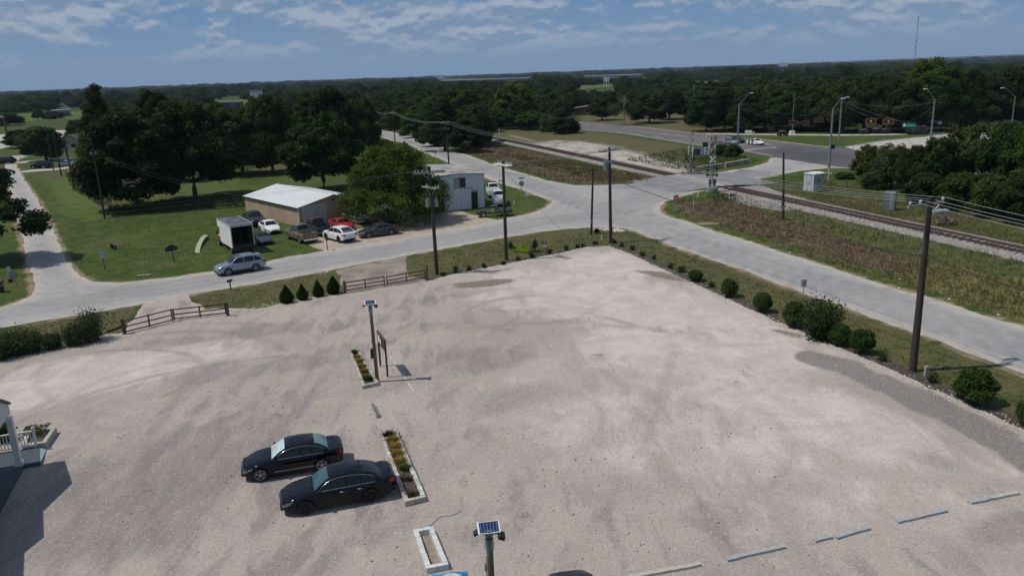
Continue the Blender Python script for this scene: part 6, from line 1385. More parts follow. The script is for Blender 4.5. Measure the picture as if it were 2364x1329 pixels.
M_wp = M_white; mailbox('white post mailbox left of its twin beside the warehouse', (1154, 434), 416, M_wp, .3); mailbox('white post mailbox right of its twin behind the double arm pole', (1160, 434), 416, M_wp, .3)
# small posts and ground fittings
def stub(name, label, b, ty, r, m, cat='post', topm=None, lean=0.0, sq=False):
    g = G(*b); H = hgt(b[0], b[1], ty); mb = MB().box(-r, r, -r, r, 0, H) if sq else MB().tube([(0, 0, 0), (0, 0, H)], r, 8)
    if topm is None:
        o = obj(name, mb, m, label=label, cat=cat, loc=(g.x, g.y, 0)); o.rotation_euler = (0, lean, 0); return o
    e = thing(name, label, cat, (g.x, g.y, 0)); e.rotation_euler = (0, lean, 0); obj('shaft', mb, m, e); obj('cap', MB().cyl((0, 0, H*.8), (0, 0, 1), r*1.5, H*.4, 10), topm, e); return e
stub('pipe_stub', 'short white capped pipe on the grass point by the white pickups', (1187, 473), 464, .05, M_white, 'pipe', M_white)
stub('pedestal', 'slim grey green cable pedestal at the foot of the slim bare pole', (1355, 541), 524.5, .10, simple('pedestal_grey', (.36, .43, .42), .6), 'pedestal', sq=True)
stub('marker_post', 'white marker post with red top near the lot corner pole', (1389.5, 554), 532, .055, M_white, 'marker', simple('marker_red', (.55, .08, .05), .6))
stub('pedestal', 'pale grey cable pedestal by the foot of the nearest tall pole', (2137, 870), 845, .09, simple('pedestal_grey2', (.32, .33, .33), .6), 'pedestal', sq=True)
stub('marker_post', 'white stake leaning on the grass by the signal base', (1609, 457), 439.5, .05, M_white, 'marker', lean=.28); stub('marker_post', 'thin white post in the reddish weeds behind the red stop sign', (1601, 484), 461, .03, M_white, 'marker'); stub('marker_post', 'thin orange stake in the reddish weeds', (1666, 501), 487, .025, simple('orange_stake', (.5, .12, .04)), 'marker')
stub('marker_post', 'thin white post at the end of the low wall', (1730, 376), 352, .03, M_galv, 'marker'); stub('marker_post', 'white stub by the foot of the far crossing signal', (1599, 398), 391.5, .06, M_white, 'marker'); stub('marker_post', 'pale leaning stick at the field edge by the leaning pole', (262, 520), 491, .035, simple('stick', (.42, .40, .32), .8), 'marker', lean=-.10)
stub('marker_post', 'thin post in the dry grass right of the far bushes', (1153, 313), 297, .05, M_white, 'marker'); stub('antenna_mast', 'thin grey mast behind the grey striped cabinet', (2073, 445), 423, .03, M_galv, 'mast')
stub('capped_pipe', 'white capped pipe by the trees beside the diagonal road', (857, 334), 320, .3, M_white, 'pipe')
def pipe_end(label, px, py, r, yaw):
    g = G(px, py); e = thing('drain_pipe', label, 'drain pipe', (g.x, g.y, r*.75), yaw); n_ = 16; mb = MB(); rows = []
    for k in range(n_ + 1): a_ = 2*PI*k/n_; rows.append([(math.cos(a_)*r, 0, math.sin(a_)*r), (math.cos(a_)*r*.86, 0, math.sin(a_)*r*.86), (math.cos(a_)*r*.86, .35, math.sin(a_)*r*.86)])
    grid_faces(mb, rows); obj('pipe_rim', mb, simple('pipe_metal', (.14, .13, .12), .8), e); obj('pipe_back', MB().cyl((0, .3, 0), (0, 1, 0), r*.87, .02, 16), M_black, e)
pipe_end('dark drain pipe mouth under the road corner by the slim bare pole', 1378, 539, .34, -.1); pipe_end('dark drain pipe mouth in the left grass ditch', 260, 576, .40, -.5)
o = obj('drain_slab', MB().slab([(-.6, -.25, -.1), (.6, -.1, -.1), (.6, .25, -.04), (-.6, .2, -.05)], (0, 0, .18)), simple('old_concrete', (.2, .18, .14), .9), label='broken concrete drain slab at the roadside in the left grass', cat='drain', loc=G(333, 637), rz=.2)
# pale bent strip standing in the lawn
obj('low_edging', MB().obox(G(250, 503), G(420, 489), .12, .14).obox(G(421, 489), G(566, 478), .12, .14), M_gate, label='low timber edging along the fence line behind the lawn', cat='timber')
pts = [G(x, y, z) for x, y, z in ((457, 583, .05), (456.5, 579, .12), (458, 572, .2), (461, 563, .3), (466, 553, .4), (471, 546, .45), (477, 542, .35))]; mb = MB(); i0 = 0
for k, q in enumerate(pts): w_ = .30; mb.v += [(q.x - w_, q.y, q.z + .02), (q.x + w_*.7, q.y, q.z - .02), (q.x + w_*.7, q.y, q.z - .07), (q.x - w_, q.y, q.z - .03)]
for k in range(len(pts) - 1):
    for j in range(4): mb.f.append((k*4 + j, k*4 + (j+1) % 4, k*4 + 4 + (j+1) % 4, k*4 + 4 + j))
mb.f += [(0, 1, 2, 3), tuple(len(mb.v) - 4 + j for j in range(4))]
t = MT('ribbed_board'); v = t.co(); M_board = t.fin(t.mix(t.mr(t.wave(v, 3.2, .5, 'Y'), .2, .8), (.22, .25, .12), (.50, .47, .34)), .8); obj('curved_board', mb, M_board, label='pale curved ribbed board lying in the lawn left of the box truck', cat='board')
g = G(6, 674); bn = thing('trash_bin', 'dark wheeled bin with red top at the left edge', 'bin', (g.x - .2, g.y, 0), .2); obj('body', MB().prism([(-.27, -.3), (.27, -.3), (.27, .3), (-.27, .3)], 0, 1.0), M_black, bn); obj('band', MB().box(-.28, .28, -.31, .31, .62, .70), simple('pale_band', (.4, .38, .36)), bn); obj('lid', MB().bbox(-.3, .3, -.34, .32, 1.0, 1.12, .04), simple('lid_red', (.35, .04, .03), .6), bn)
g = G(25, 652); bn = thing('leaning_board', 'pale narrow board leaning against a post behind the bin', 'board', (g.x, g.y, 0), .3); obj('board', MB().slab([(-.16, 0, 0), (.16, 0, 0), (.10, .3, 1.5), (-.22, .3, 1.5)], (0, .05, 0)), simple('board_grey', (.36, .36, .35), .7), bn); obj('foot', MB().box(-.18, .18, -.03, .09, 0, .35), M_black, bn)
for x, y, s_ in ((2077, 645.5, .12), (2152, 667, .1), (2191, 692, .1), (1824, 583.5, .1), (1820, 585, .07), (2305, 728.5, .12), (2076, 666, .08), (755, 629, .12), (752, 633, .10), (530, 716, .16), (412, 646, .12)):
    g = G(x, y); mb = MB(); mb.slab([(-s_, -s_*.6, .02), (s_, -s_*.4, .03), (s_*.8, s_*.6, .06), (-s_*.7, s_*.7, .04)], (0, 0, .05)); obj('litter', mb, M_white, label='scrap of white litter in the roadside grass', cat='litter', group='scraps of litter along the verges', loc=(g.x, g.y, 0), rz=rnd.uniform(0, 3))

# ---- equipment cabinets by the track
M_alu = simple('cabinet_alu', (.52, .55, .58), .4, .3, .08, 1.2); a = G(1855, 441.5); b = G(1877, 444.5); c_ = G(1897, 441)
d = (b - a); w1 = d.length; w2 = (c_ - b).length; ang = math.atan2(d.y, d.x); Hc = hgt(1877, 444.5, 402); w2 = min(w2, 2.2)
cbn = thing('equipment_cabinet', 'tall white railway equipment cabinet with double door', 'cabinet', (a.x, a.y, 0), ang)
mb = MB().box(0, w1, 0, w2, .05, Hc - .08); obj('body', mb, M_alu, cbn); mb = MB(); rows = []
for y in (-.12, w2 + .12): rows.append([(-.1, y, Hc - .08), (0, y, Hc + .06), (w1/2, y, Hc + .12), (w1, y, Hc + .06), (w1 + .1, y, Hc - .08)])
grid_faces(mb, rows); mb.f += [(0, 1, 2, 3, 4), (5, 6, 7, 8, 9)]; obj('roof', mb, M_white, cbn)
for k in range(2):
    o = obj('door', MB().box(.06 + k*(w1/2 - .02), w1/2 - .04 + k*(w1/2 - .02), -.03, 0, .15, Hc - .2), simple('cab_door', (.42, .45, .47), .5), cbn); obj('door_frame', MB().box(.02 + k*(w1/2 - .03), .08 + k*(w1/2 - .03), -.04, -.031, .1, Hc - .12), M_white, o); obj('handle', MB().box(w1/2 - .12 + k*.2, w1/2 - .08 + k*.2, -.06, -.03, 1.0, 1.3), M_black, o); obj('label_plate', MB().box(.2 + k*w1*.45, .45 + k*w1*.45, -.036, -.031, .5, .6), M_white, o)
obj('frame_edge', MB().box(w1 - .05, w1 + .01, -.05, 0, .05, Hc - .1).box(0, w1, -.05, -.031, Hc - .2, Hc - .12).box(-.01, .02, -.05, 0, .05, Hc - .1), M_white, cbn); obj('vent', MB().box(w1, w1 + .02, .7, 1.2, 1.5, 1.9), simple('vent', (.2, .24, .27), .6), cbn)
a = G(2038, 485.5); b = G(2064, 487); d = b - a; Hc = hgt(2050, 486, 444); wl_ = d.length
cbn = thing('equipment_cabinet', 'grey metal cabinet with slanted stripes by the track ballast', 'cabinet', (a.x, a.y, 0), math.atan2(d.y, d.x)); obj('body', MB().bbox(0, wl_, 0, 1.2, 0, Hc, .05), simple('cab_grey', (.19, .21, .23), .5, .3), cbn)
mb = MB()
for k in range(9): z = .15 + k*(Hc - .4)/9; mb.slab([(wl_*.55, -.012, z), (wl_*.8, -.012, z + .22), (wl_*.8, -.012, z + .30), (wl_*.55, -.012, z + .08)], (0, .01, 0)); mb.slab([(wl_ + .002, .1, z + .1), (wl_ + .002, .5, z - .12), (wl_ + .002, .5, z - .04), (wl_ + .002, .1, z + .18)], (.01, 0, 0))
obj('stripes', mb, simple('stripe_pale', (.42, .44, .45), .6), cbn); obj('handle', MB().box(.18, .22, -.04, 0, Hc*.5, Hc*.6), M_black, cbn)
# white cross memorial
g = G(1911.8, 416.5); Hx = hgt(1911.8, 416.5, 390); e = thing('white_cross', 'plain white roadside cross in front of the steel lamp pole', 'cross', (g.x, g.y, 0), face_cam(g)); obj('upright', MB().box(-.06, .06, -.03, .03, 0, Hx), M_white, e); obj('crossbar', MB().box(-.5, -.061, -.03, .03, Hx*.62, Hx*.62 + .13).box(.061, .5, -.03, .03, Hx*.62, Hx*.62 + .13), M_white, e)
# ---- level crossing signals
def signal(label, b, mast_top, light_ys, cross=False, box=True, ring=True):
    g = G(*b); yaw = face_cam(g); e = thing('crossing_signal', label, 'railway signal', (g.x, g.y, 0), yaw); H = hgt(b[0], b[1], mast_top)
    obj('mast', MB().cyl((0, 0, H/2 + .4), (0, 0, 1), .07, H - .8 + .8, 10), M_galv, e)
    if ring: 
        mb = MB()
        for k in range(3): mb.cyl((0, 0, .12 + k*.24), (0, 0, 1), .95 - .03*k, .16, 20)
        obj('drum_base', mb, simple('drum_grey', (.16, .19, .18), .8), e); obj('drum_rings', MB().cyl((0, 0, .24), (0, 0, 1), .96, .06, 20).cyl((0, 0, .48), (0, 0, 1), .93, .06, 20), M_conc, e)
    for ly in light_ys:
        z = hgt(b[0], b[1], ly); o = obj('light_bar', MB().box(-.75, .75, -.06, .06, z - .05, z + .05), M_galv, e)
        for dx, dy in ((-.68, -.1), (.62, -.1), (.1, .22)):
            l = obj('signal_light', MB().cyl((dx, dy, z), (0, 1, 0), .26, .05, 18).cyl((dx, dy - .12, z), (0, 1, 0), .15, .22, 12), M_black, e); obj('lens', MB().cyl((dx, dy - .24, z), (0, 1, 0), .12, .02, 12), simple('dark_lens', (.09, .015, .015), .2), l)
    if cross:
        mb = MB(); z = H - .25
        for s_ in (-1, 1): q = Vector((math.cos(.82)*.62, 0, math.sin(.82)*.62*s_)); n_ = Vector((-q.z, 0, q.x)).normalized()*.11; mb.slab([Vector((0, 0, z)) - q - n_, Vector((0, 0, z)) + q - n_, Vector((0, 0, z)) + q + n_, Vector((0, 0, z)) - q + n_], (0, -.02*s_ - .03, 0))
        cbk = obj('crossbuck', mb, M_white, e)
        text('lettering', 'RAIL', .15, M_black, cbk, (-.34, -.066, z + .36), (PI/2, -.82*-1, 0)); text('lettering', 'ROAD', .15, M_black, cbk, (.34, -.066, z + .36), (PI/2, .82*-1 if False else -.82 + 1.64, 0))
    if box: obj('control_box', MB().bbox(.12, .62, -.25, .25, 1.3, 1.95, .04).box(.2, .5, -.2, .2, .9, 1.3), simple('dark_case', (.06, .075, .07), .6), e)
    return e, H
e, H = signal('near crossing signal with white crossbuck on a ringed drum base', (1643, 444), 364, (391, 404), True)
def gate_arm(label, px, py, z0, topy, w=.07):
    g = G(px, py); H = hgt(px, py, topy); e = thing('crossing_gate', label, 'crossing gate', (g.x, g.y, 0)); n_ = int((H - z0)/.55); aa = MB(); bb_ = MB()
    for k in range(n_): (aa if k % 2 else bb_).box(-w, w, -.02, .02, z0 + k*.55, z0 + k*.55 + .55)
    obj('white_stripes', aa, simple('gate_white', (.55, .53, .50), .6), e); obj('red_stripes', bb_, simple('gate_red', (.28, .055, .04), .6), e); obj('counterweight', MB().box(-.15, .15, .03, .3, z0 - .9, z0 - .2).box(-.10, .10, .03, .2, 0, z0 - .9), simple('dark_case', (.06, .075, .07)), e)
gate_arm('raised red and white gate arm behind the white crossbuck signal', 1639, 441, 1.9, 292)
e, H = signal('far crossing signal with paired white lamps on top', (1593, 404), 336, (367, 385), False, False, False)
obj('side_case', MB().box(-.75, -.25, -.25, .25, 1.0, 1.9), M_galv, e); obj('top_lamps', MB().cyl((-.35, 0, H - .8), (0, 0, 1), .05, 1.6, 8).cyl((.35, 0, H - .9), (0, 0, 1), .05, 1.8, 8).box(-.4, .4, -.04, .04, H - 1.0, H - .9).sphere((-.4, -.05, H - .45), .13, 8, 6).sphere((.4, -.05, H - .5), .13, 8, 6), M_white, e)
gate_arm('raised red and white gate arm behind the far crossing signal', 1597, 402, 2.2, 304)
# ---- cluster of banners and signs in front of the highway
def board(name, label, x0, x1, yt, yb, by, m, post=M_galv, thick=.04, parts=None):
    """flat board: pixel rectangle, standing on the ground row by"""
    xm = (x0 + x1)/2; g = G(xm, by); k = ppm(xm, by); w = (x1 - x0)/k; zt = hgt(xm, by, yt); zb = hgt(xm, by, yb); e = thing(name, label, 'sign', (g.x, g.y, 0), face_cam(g))
    obj('panel', MB().box(-w/2, w/2, -thick, 0, zb, zt), m, e); mb = MB()
    for s_ in (-1, 1): mb.box(s_*w*.42 - .04, s_*w*.42 + .04, 0, .08, 0, zt)
    obj('posts', mb, post, e); return e, w, zb, zt
board('banner_sign', 'dark navy banner left in the cluster of signs by the crossing', 1602, 1616, 344, 358, 364, simple('banner_navy', (.02, .025, .06), .5)); board('banner_sign', 'pale blue panel between the navy banner and the white sign', 1616.5, 1624, 343, 357, 364, simple('banner_blue', (.20, .27, .36), .5))
e, w, zb, zt = board('notice_sign', 'white notice board with dark lettering in the sign cluster', 1625, 1637, 340, 357, 364, simple('pale_sign', (.5, .53, .56), .5)); mb = MB()
for k, (u0, u1, v0, v1) in enumerate(((-.25, .0, .68, .85), (.05, .25, .66, .84), (-.2, -.05, .50, .60), (0, .22, .50, .60), (-.14, .14, .12, .38))): mb.box(u0*w, u1*w, -.05, -.041, zb + (zt - zb)*v0, zb + (zt - zb)*v1)
obj('lettering', mb, M_text, e)
board('dark_sign', 'black topped board above the white notice board', 1621.6, 1633.5, 328.5, 339, 363, simple('board_black', (.015, .015, .02), .6), thick=.2); board('banner_sign', 'faded red banner behind the raised gate arm', 1639, 1648, 328, 338.5, 360, simple('faded_red_b', (.20, .09, .085), .7)); board('banner_sign', 'pale grey banner right of the tall sign post', 1651.5, 1667, 326, 335, 354, simple('grey_banner', (.24, .26, .29), .6))
sign('tall grey sign back among the banners by the crossing', (1650.5, 362), 312, .62, 1.8, M_back, 0, M_white, 'rect')
# low walls
M_wall = simple('brown_concrete', (.27, .235, .21), .9, 0, .2, 1.2, bump=.3)
for p0, p1, lb in (((1601, 396.5), (1668, 388), 'low pale concrete wall nearer the far crossing signal'), ((1674, 386.5), (1729, 377), 'low brownish concrete wall nearer the highway corner')):
    a = G(*p0); b = G(*p1); e = thing('low_wall', lb, 'wall'); obj('wall_body', MB().obox(a, b, .3, .75), M_wall, e); obj('coping', MB().obox(a, b, .36, .08, .752), M_conc, e)
# ---- steel lamp and traffic signal poles
def spole(label, b, tp, lamp_px, r=.16, head=True, name='steel_lamp_pole'):
    g = G(*b); H = hgt(b[0], b[1], tp[1]); e = thing(name, label, 'lamp pole', (g.x, g.y, 0), 0, 'steel lamp poles at the highway'); obj('pole', MB().tube([(0, 0, 0), (0, 0, H)], [r*1.25, r*.7], 12), M_galv, e, smooth=math.radians(60))
    if lamp_px:
        k = ppm(*b); z1 = H + (PJ((g.x, g.y, H))[1] - lamp_px[1])/k; x1 = (lamp_px[0] - PJ((g.x, g.y, H))[0])/k; s_ = 1 if x1 > 0 else -1
        pts = [(0, 0, H - .3), (x1*.45, 0, H - .3 + (z1 - H + .3)*.52), (x1*.85, 0, z1 - .12), (x1, 0, z1)]; obj('lamp_arm', MB().tube(pts, .045, 7), M_galv, e)
        obj('lamp_head', MB().bbox(min(x1, x1 + s_*.7), max(x1, x1 + s_*.7), -.16, .16, z1 - .1, z1 + .08, .04), simple('lamp_white', (.62, .63, .62), .4), e)
    return e, H, g
L1 = spole('steel lamp pole left of the highway stop line with its lamp arm raised right', (1702, 353), (1706, 240), (1730, 217), .19)
L2 = spole('steel lamp pole nearest the camera, standing behind the white cross', (1913.5, 388), (1922.5, 249), (1940, 229), .19)
L3 = spole('steel signal pole on the green island behind the white cross pole', (1935.5, 335.5), (1942, 228), (1953, 225), .17)
L4 = spole('steel signal pole right of the green highway sign, lamp arm raised left', (2147, 338), (2156, 230), (2138, 206), .20)
L5 = spole('slender lamp pole at the right edge above the trees', (2331, 322), (2344, 222), (2316, 203), .12)
L6 = spole('thin pale pole with small base box by the oaks', (1828.5, 310), (1834, 215), None, .08)
obj('base_box', MB().box(-.6, .6, -.5, .5, 0, .9), M_white, L6[0])
for L_, h_ in ((L2, 6.0), (L4, 2.2)): obj('signal_head', MB().bbox(.2, .75, -.2, .2, h_*.55, h_*.55 + .75, .05), M_black, L_[0])
M_sy = simple('signal_yellow', (.36, .18, .04), .5); M_sd = simple('dull_signal_yellow', (.24, .10, .03), .6)
def tsig(label, px, py, z, n=3, w=1.5):
    g = G(px, py, z); k = FPX/(g - Vector((0, 0, CAMH))).dot(cfw); e = thing('traffic_signal', label, 'traffic light', (g.x, g.y, z), face_cam(g), 'traffic lights hung over the highway junction'); h = w*.46
    obj('housing', MB().box(-w/2, w/2, -.02, .02, -h/2, h/2), M_black, e); obj('yellow_border', MB().box(-w/2 - .10, w/2 + .10, -.03, .01, h/2, h/2 + .10).box(-w/2 - .10, w/2 + .10, -.03, .01, -h/2 - .10, -h/2).box(-w/2 - .10, -w/2, -.03, .01, -h/2, h/2).box(w/2, w/2 + .10, -.03, .01, -h/2, h/2), M_sd if px < 1950 else M_sy, e)
    for j in range(n): 
        x = (j - (n-1)/2)*w*.28; l = obj('lens', MB().cyl((x, -.04, 0), (0, 1, 0), .15, .06, 14), simple('unlit_lens', (.08, .02, .015), .3), e)
    if n == 3 and w > 1.7: 
        o = obj('lit_lens', MB().cyl((0, -.09, 0), (0, 1, 0), .13, .03, 14), None, e); t = MT('amber_lit'); o.data.materials.append(t.fin((.5, .2, .05), .5, emis=(1, .35, .08), es=.6))
    obj('hanger', MB().tube([(0, 0, h/2), (0, 0, .8)], .03, 5), M_galv, e); return g
T = [tsig('leftmost yellow edged traffic light, in front of the thin pale pole', 1831, 283.5, 5.4, 4, 1.7), tsig('second yellow edged traffic light from the left', 1859.5, 283.5, 5.6, 3, 1.4), tsig('yellow edged traffic light just left of the tall steel poles', 1890, 277.5, 5.8, 3, 1.5), tsig('brightest yellow edged traffic light, right of the island pole', 2010.7, 280, 5.8, 3, 1.85), tsig('yellow edged traffic light nearest the green sign', 2051, 281, 5.6, 3, 1.85)]
gs = G(2099, 289.5, 5.3); e = thing('green_highway_sign', 'green hanging highway sign with white shield at its left end', 'sign', (gs.x, gs.y, 5.3), face_cam(gs)); obj('panel', MB().box(-1.25, 1.25, -.03, .03, -.42, .42), M_greenp, e); obj('shield', MB().slab([(-1.1, -.05, .2), (-1.05, -.05, -.15), (-.85, -.05, -.28), (-.65, -.05, -.15), (-.6, -.05, .2), (-.85, -.05, .28)], (0, .015, 0)), M_white, e); text('lettering', 'Business', .36, M_white, e, (.30, -.04, -.02), (PI/2, 0, 0)); obj('hanger', MB().tube([(-.9, 0, .42), (-.9, 0, .7)], .03, 5).tube([(0, 0, .42), (0, 0, .7)], .03, 5).tube([(.9, 0, .42), (.9, 0, .7)], .03, 5), M_galv, e)
def topof(L_, f=.93): return Vector((L_[2].x, L_[2].y, L_[1]*f))
for a_, b_, lb in ((topof(L1, .9), T[0] + Vector((0, 0, .8)), 'span wire from the stop line pole to the leftmost traffic light'), (topof(L3), T[0] + Vector((0, 0, .8)), 'span wire from the island pole to the leftmost traffic light'), (topof(L1, .92), T[2] + Vector((0, 0, .8)), 'span wire from the stop line pole to the third traffic light'), (topof(L3, .9), T[3] + Vector((0, 0, .8)), 'span wire from the island pole to the brightest traffic light'), (topof(L3, .95), T[4] + Vector((0, 0, .8)), 'span wire from the island pole to the light nearest the green sign'),
                   (T[3] + Vector((0, 0, .8)), T[4] + Vector((0, 0, .8)), 'short span wire between the two right traffic lights'), (T[4] + Vector((0, 0, .8)), gs + Vector((0, 0, .7)), 'short span wire between the last traffic light and the green sign'), (gs + Vector((0, 0, .7)), topof(L4, .88), 'span wire from the green sign to the right steel pole'), (topof(L3, .97), topof(L4, .95), 'long slack wire between the island pole and the right steel pole')):
    wire(a_, b_, .25 if 'slack' not in lb else 1.2, .022, simple('span_wire', (.10, .11, .12), .6), lb, 'span wires of the traffic lights', 12, 'span_wire')
# things along the frontage road
board('white_board', 'low white board standing by the road in front of the oaks', 1720, 1735.5, 301, 307.5, 308.5, M_white)
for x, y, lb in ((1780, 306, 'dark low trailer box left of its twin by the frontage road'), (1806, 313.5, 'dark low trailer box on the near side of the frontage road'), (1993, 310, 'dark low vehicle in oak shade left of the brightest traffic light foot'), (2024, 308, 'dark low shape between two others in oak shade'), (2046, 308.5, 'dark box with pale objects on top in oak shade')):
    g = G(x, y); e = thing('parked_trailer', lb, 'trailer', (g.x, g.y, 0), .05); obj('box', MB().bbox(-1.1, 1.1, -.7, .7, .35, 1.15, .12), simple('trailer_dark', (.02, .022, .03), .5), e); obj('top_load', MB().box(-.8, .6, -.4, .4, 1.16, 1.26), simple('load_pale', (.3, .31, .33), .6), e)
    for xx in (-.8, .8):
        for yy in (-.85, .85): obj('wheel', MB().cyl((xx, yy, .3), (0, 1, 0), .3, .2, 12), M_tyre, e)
e, H, zc = sign('round pale sign back right of the right steel signal pole', (2167.5, 307), 279.5, .9, .9, simple('round_back', (.36, .40, .40), .5), 0, None, 'round')
for x, y, ty, lb in ((1778, 336, 318, 0), ):
    pass
for x, lb in ((1728.5, 'grey sign back left of its twin before the white highway sedan'), (1736.5, 'grey sign back right of its twin before the white highway sedan')): sign(lb, (x, 341), 318.5, .42, 1.5, simple('sign_bluegrey', (.16, .21, .23), .6), 0)
g = G(1739.5, 318); e = thing('marker_ball', 'small pale topped post on the green strip behind the white sedan', 'post', (g.x, g.y, 0)); obj('post', MB().cyl((0, 0, .5), (0, 0, 1), .05, 1, 6), M_galv, e); obj('cap', MB().sphere((0, 0, 1.2), .3, 8, 6), simple('cap_pale', (.5, .5, .42), .7), e)
# radio mast on the skyline
r = ray(2111, 141); hr = math.hypot(r.x, r.y); dist = 3000.0; x, y = r.x/hr*dist, r.y/hr*dist; z1 = None
lo, hi = 0, 600
for _ in range(40):
    m = (lo + hi)/2
    if PJ((x, y, m))[1] > 39: lo = m
    else: hi = m
ma = thing('radio_mast', 'tall thin lattice radio mast rising above the right skyline', 'radio mast', (x, y, 0)); Hm = m; mb = MB()
for k in range(3): an = k*2.094; mb.tube([(math.cos(an)*1.0, math.sin(an)*1.0, 0), (math.cos(an)*1.0, math.sin(an)*1.0, Hm)], .35, 4)
for k in range(int(Hm/6)): z = k*6; mb.tube([(1, 0, z), (-.5, .87, z + 3), (-.5, -.87, z + 6)], .2, 4)
obj('lattice', mb, simple('mast_steel', (.16, .15, .16), .6), ma); obj('antenna', MB().cyl((0, 0, Hm), (0, 0, 1), 2.2, 3, 8).cyl((0, 0, Hm*.50), (0, 0, 1), 3, 3, 8).cyl((0, 0, Hm*.36), (0, 0, 1), 3, 3, 8), simple('ant_steel', (.2, .19, .2), .6), ma)
# thin poles and wires over the woods
for x, y, ty, lb in ((1600, 262, 197, 'pale pole above the woods left of the highway oaks'),):
    g = G(x, y); H = hgt(x, y, ty); obj('woodland_pole', MB().tube([(g.x, g.y, 0), (g.x, g.y, H)], .2, 8), M_galv, label=lb, cat='utility pole'); b2 = G(1840, 255, 0); 
    for dz in (.3, 2.2): wire(Vector((g.x, g.y, H - dz)), Vector((b2.x, b2.y, H - dz)), 1.2, .035, M_wire, 'pale wire over the woods right of the pale pole', 'wires over the woods')
# ================================================================ vegetation
nr_ = np.random.default_rng(23)
def leafm(name, dark, light, yel=None, rough=.55):
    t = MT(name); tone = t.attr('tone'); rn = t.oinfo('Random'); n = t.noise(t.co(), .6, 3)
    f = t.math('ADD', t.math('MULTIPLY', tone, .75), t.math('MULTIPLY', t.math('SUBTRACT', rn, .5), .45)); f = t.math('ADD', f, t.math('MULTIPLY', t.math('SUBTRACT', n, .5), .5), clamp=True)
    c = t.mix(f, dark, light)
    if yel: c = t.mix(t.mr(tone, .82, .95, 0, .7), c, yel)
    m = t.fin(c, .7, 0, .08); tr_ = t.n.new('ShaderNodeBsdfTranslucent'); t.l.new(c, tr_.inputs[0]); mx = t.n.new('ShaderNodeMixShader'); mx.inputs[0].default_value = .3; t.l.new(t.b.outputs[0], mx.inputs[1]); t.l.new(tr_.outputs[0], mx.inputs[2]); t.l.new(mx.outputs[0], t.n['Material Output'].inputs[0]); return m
LM = dict(oak=leafm('oak_leaves', (.014, .022, .007), (.085, .112, .026)), round=leafm('round_leaves', (.017, .038, .009), (.085, .145, .028)), droop=leafm('droopy_leaves', (.028, .045, .008), (.105, .145, .024), (.15, .18, .03)),
          pine=leafm('pine_needles', (.013, .022, .007), (.075, .10, .025)), bush=leafm('bush_leaves', (.026, .046, .012), (.10, .145, .034)), loose=leafm('loose_leaves', (.034, .048, .016), (.115, .14, .045)), yel=leafm('yellowish_leaves', (.034, .052, .008), (.12, .15, .022)))
M_bark = woodm('bark', (.04, .032, .026), (.11, .09, .075)); M_pbark = woodm('pale_bark', (.16, .15, .13), (.30, .28, .25))
ICO = None
def ico():
    global ICO
    if ICO is None:
        bm = bmesh.new(); bmesh.ops.create_icosphere(bm, subdivisions=2, radius=1); bm.verts.ensure_lookup_table(); ICO = (np.array([v.co[:] for v in bm.verts]), np.array([[v.index for v in f.verts] for f in bm.faces])); bm.free()
    return ICO
def rnd_dirs(n): v = nr_.normal(size=(n, 3)); return v / np.linalg.norm(v, axis=1, keepdims=True)
def leaf_cards(cen, nrm_, size, tone):
    """a bent quad (two triangles) per leaf clump"""
    n = len(cen); a = rnd_dirs(n); u = np.cross(nrm_, a); u /= np.linalg.norm(u, axis=1, keepdims=True) + 1e-9; w = np.cross(nrm_, u); s = size[:, None]*(0.65 + .7*nr_.random((n, 1)))
    asp = .5 + .5*nr_.random((n, 1)); p0 = cen - u*s; p2 = cen + u*s; p1 = cen + w*s*asp + nrm_*s*.25; p3 = cen - w*s*asp*(.4 + .6*nr_.random((n, 1))) + nrm_*s*.15
    V = np.stack([p0, p1, p2, p3], 1).reshape(-1, 3); i = np.arange(n)*4; F = np.concatenate([np.stack([i, i+1, i+2], 1), np.stack([i, i+2, i+3], 1)]); return V, F, np.repeat(tone, 4)
def crown(name, blobs, n, size, mat, up=.25, core=.66, flat=.8, jit=.5, droop=0.0, inner=.25):
    b = np.array([q[:4] for q in blobs], float); sz = np.array([q[4] if len(q) > 4 else flat for q in blobs]); w = b[:, 3]**2; w /= w.sum(); k = nr_.choice(len(b), n, p=w); d = rnd_dirs(n)
    btone = nr_.random(len(b)); rr = b[k, 3]*(1 - inner*nr_.random(n)**2 + .10*nr_.normal(size=n)); c = b[k, :3] + d*rr[:, None]*np.stack([np.ones(n), np.ones(n), sz[k]], 1)
    if droop: c[:, 2] -= droop*nr_.random(n)*np.clip(-d[:, 2] + .4, 0, 1)
    nn = d*(1 - jit) + rnd_dirs(n)*jit + np.array([0, 0, up]); nn /= np.linalg.norm(nn, axis=1, keepdims=True)
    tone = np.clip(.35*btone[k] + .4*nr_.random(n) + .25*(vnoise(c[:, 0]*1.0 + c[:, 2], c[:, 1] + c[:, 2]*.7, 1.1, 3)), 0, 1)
    V, F, T = leaf_cards(c, nn, np.full(n, size), tone); iv, fi = ico(); Vs = [V]; Fs = [F]; Ts = [T]; o = len(V)
    if core:
        for j in range(len(b)):
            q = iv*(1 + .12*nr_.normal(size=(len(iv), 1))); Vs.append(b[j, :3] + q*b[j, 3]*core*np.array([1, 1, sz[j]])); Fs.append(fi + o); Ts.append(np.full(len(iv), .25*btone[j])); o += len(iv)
    me = np_mesh(name, np.concatenate(Vs), np.concatenate(Fs), mat); fattr(me, 'tone', np.concatenate(Ts)); return me
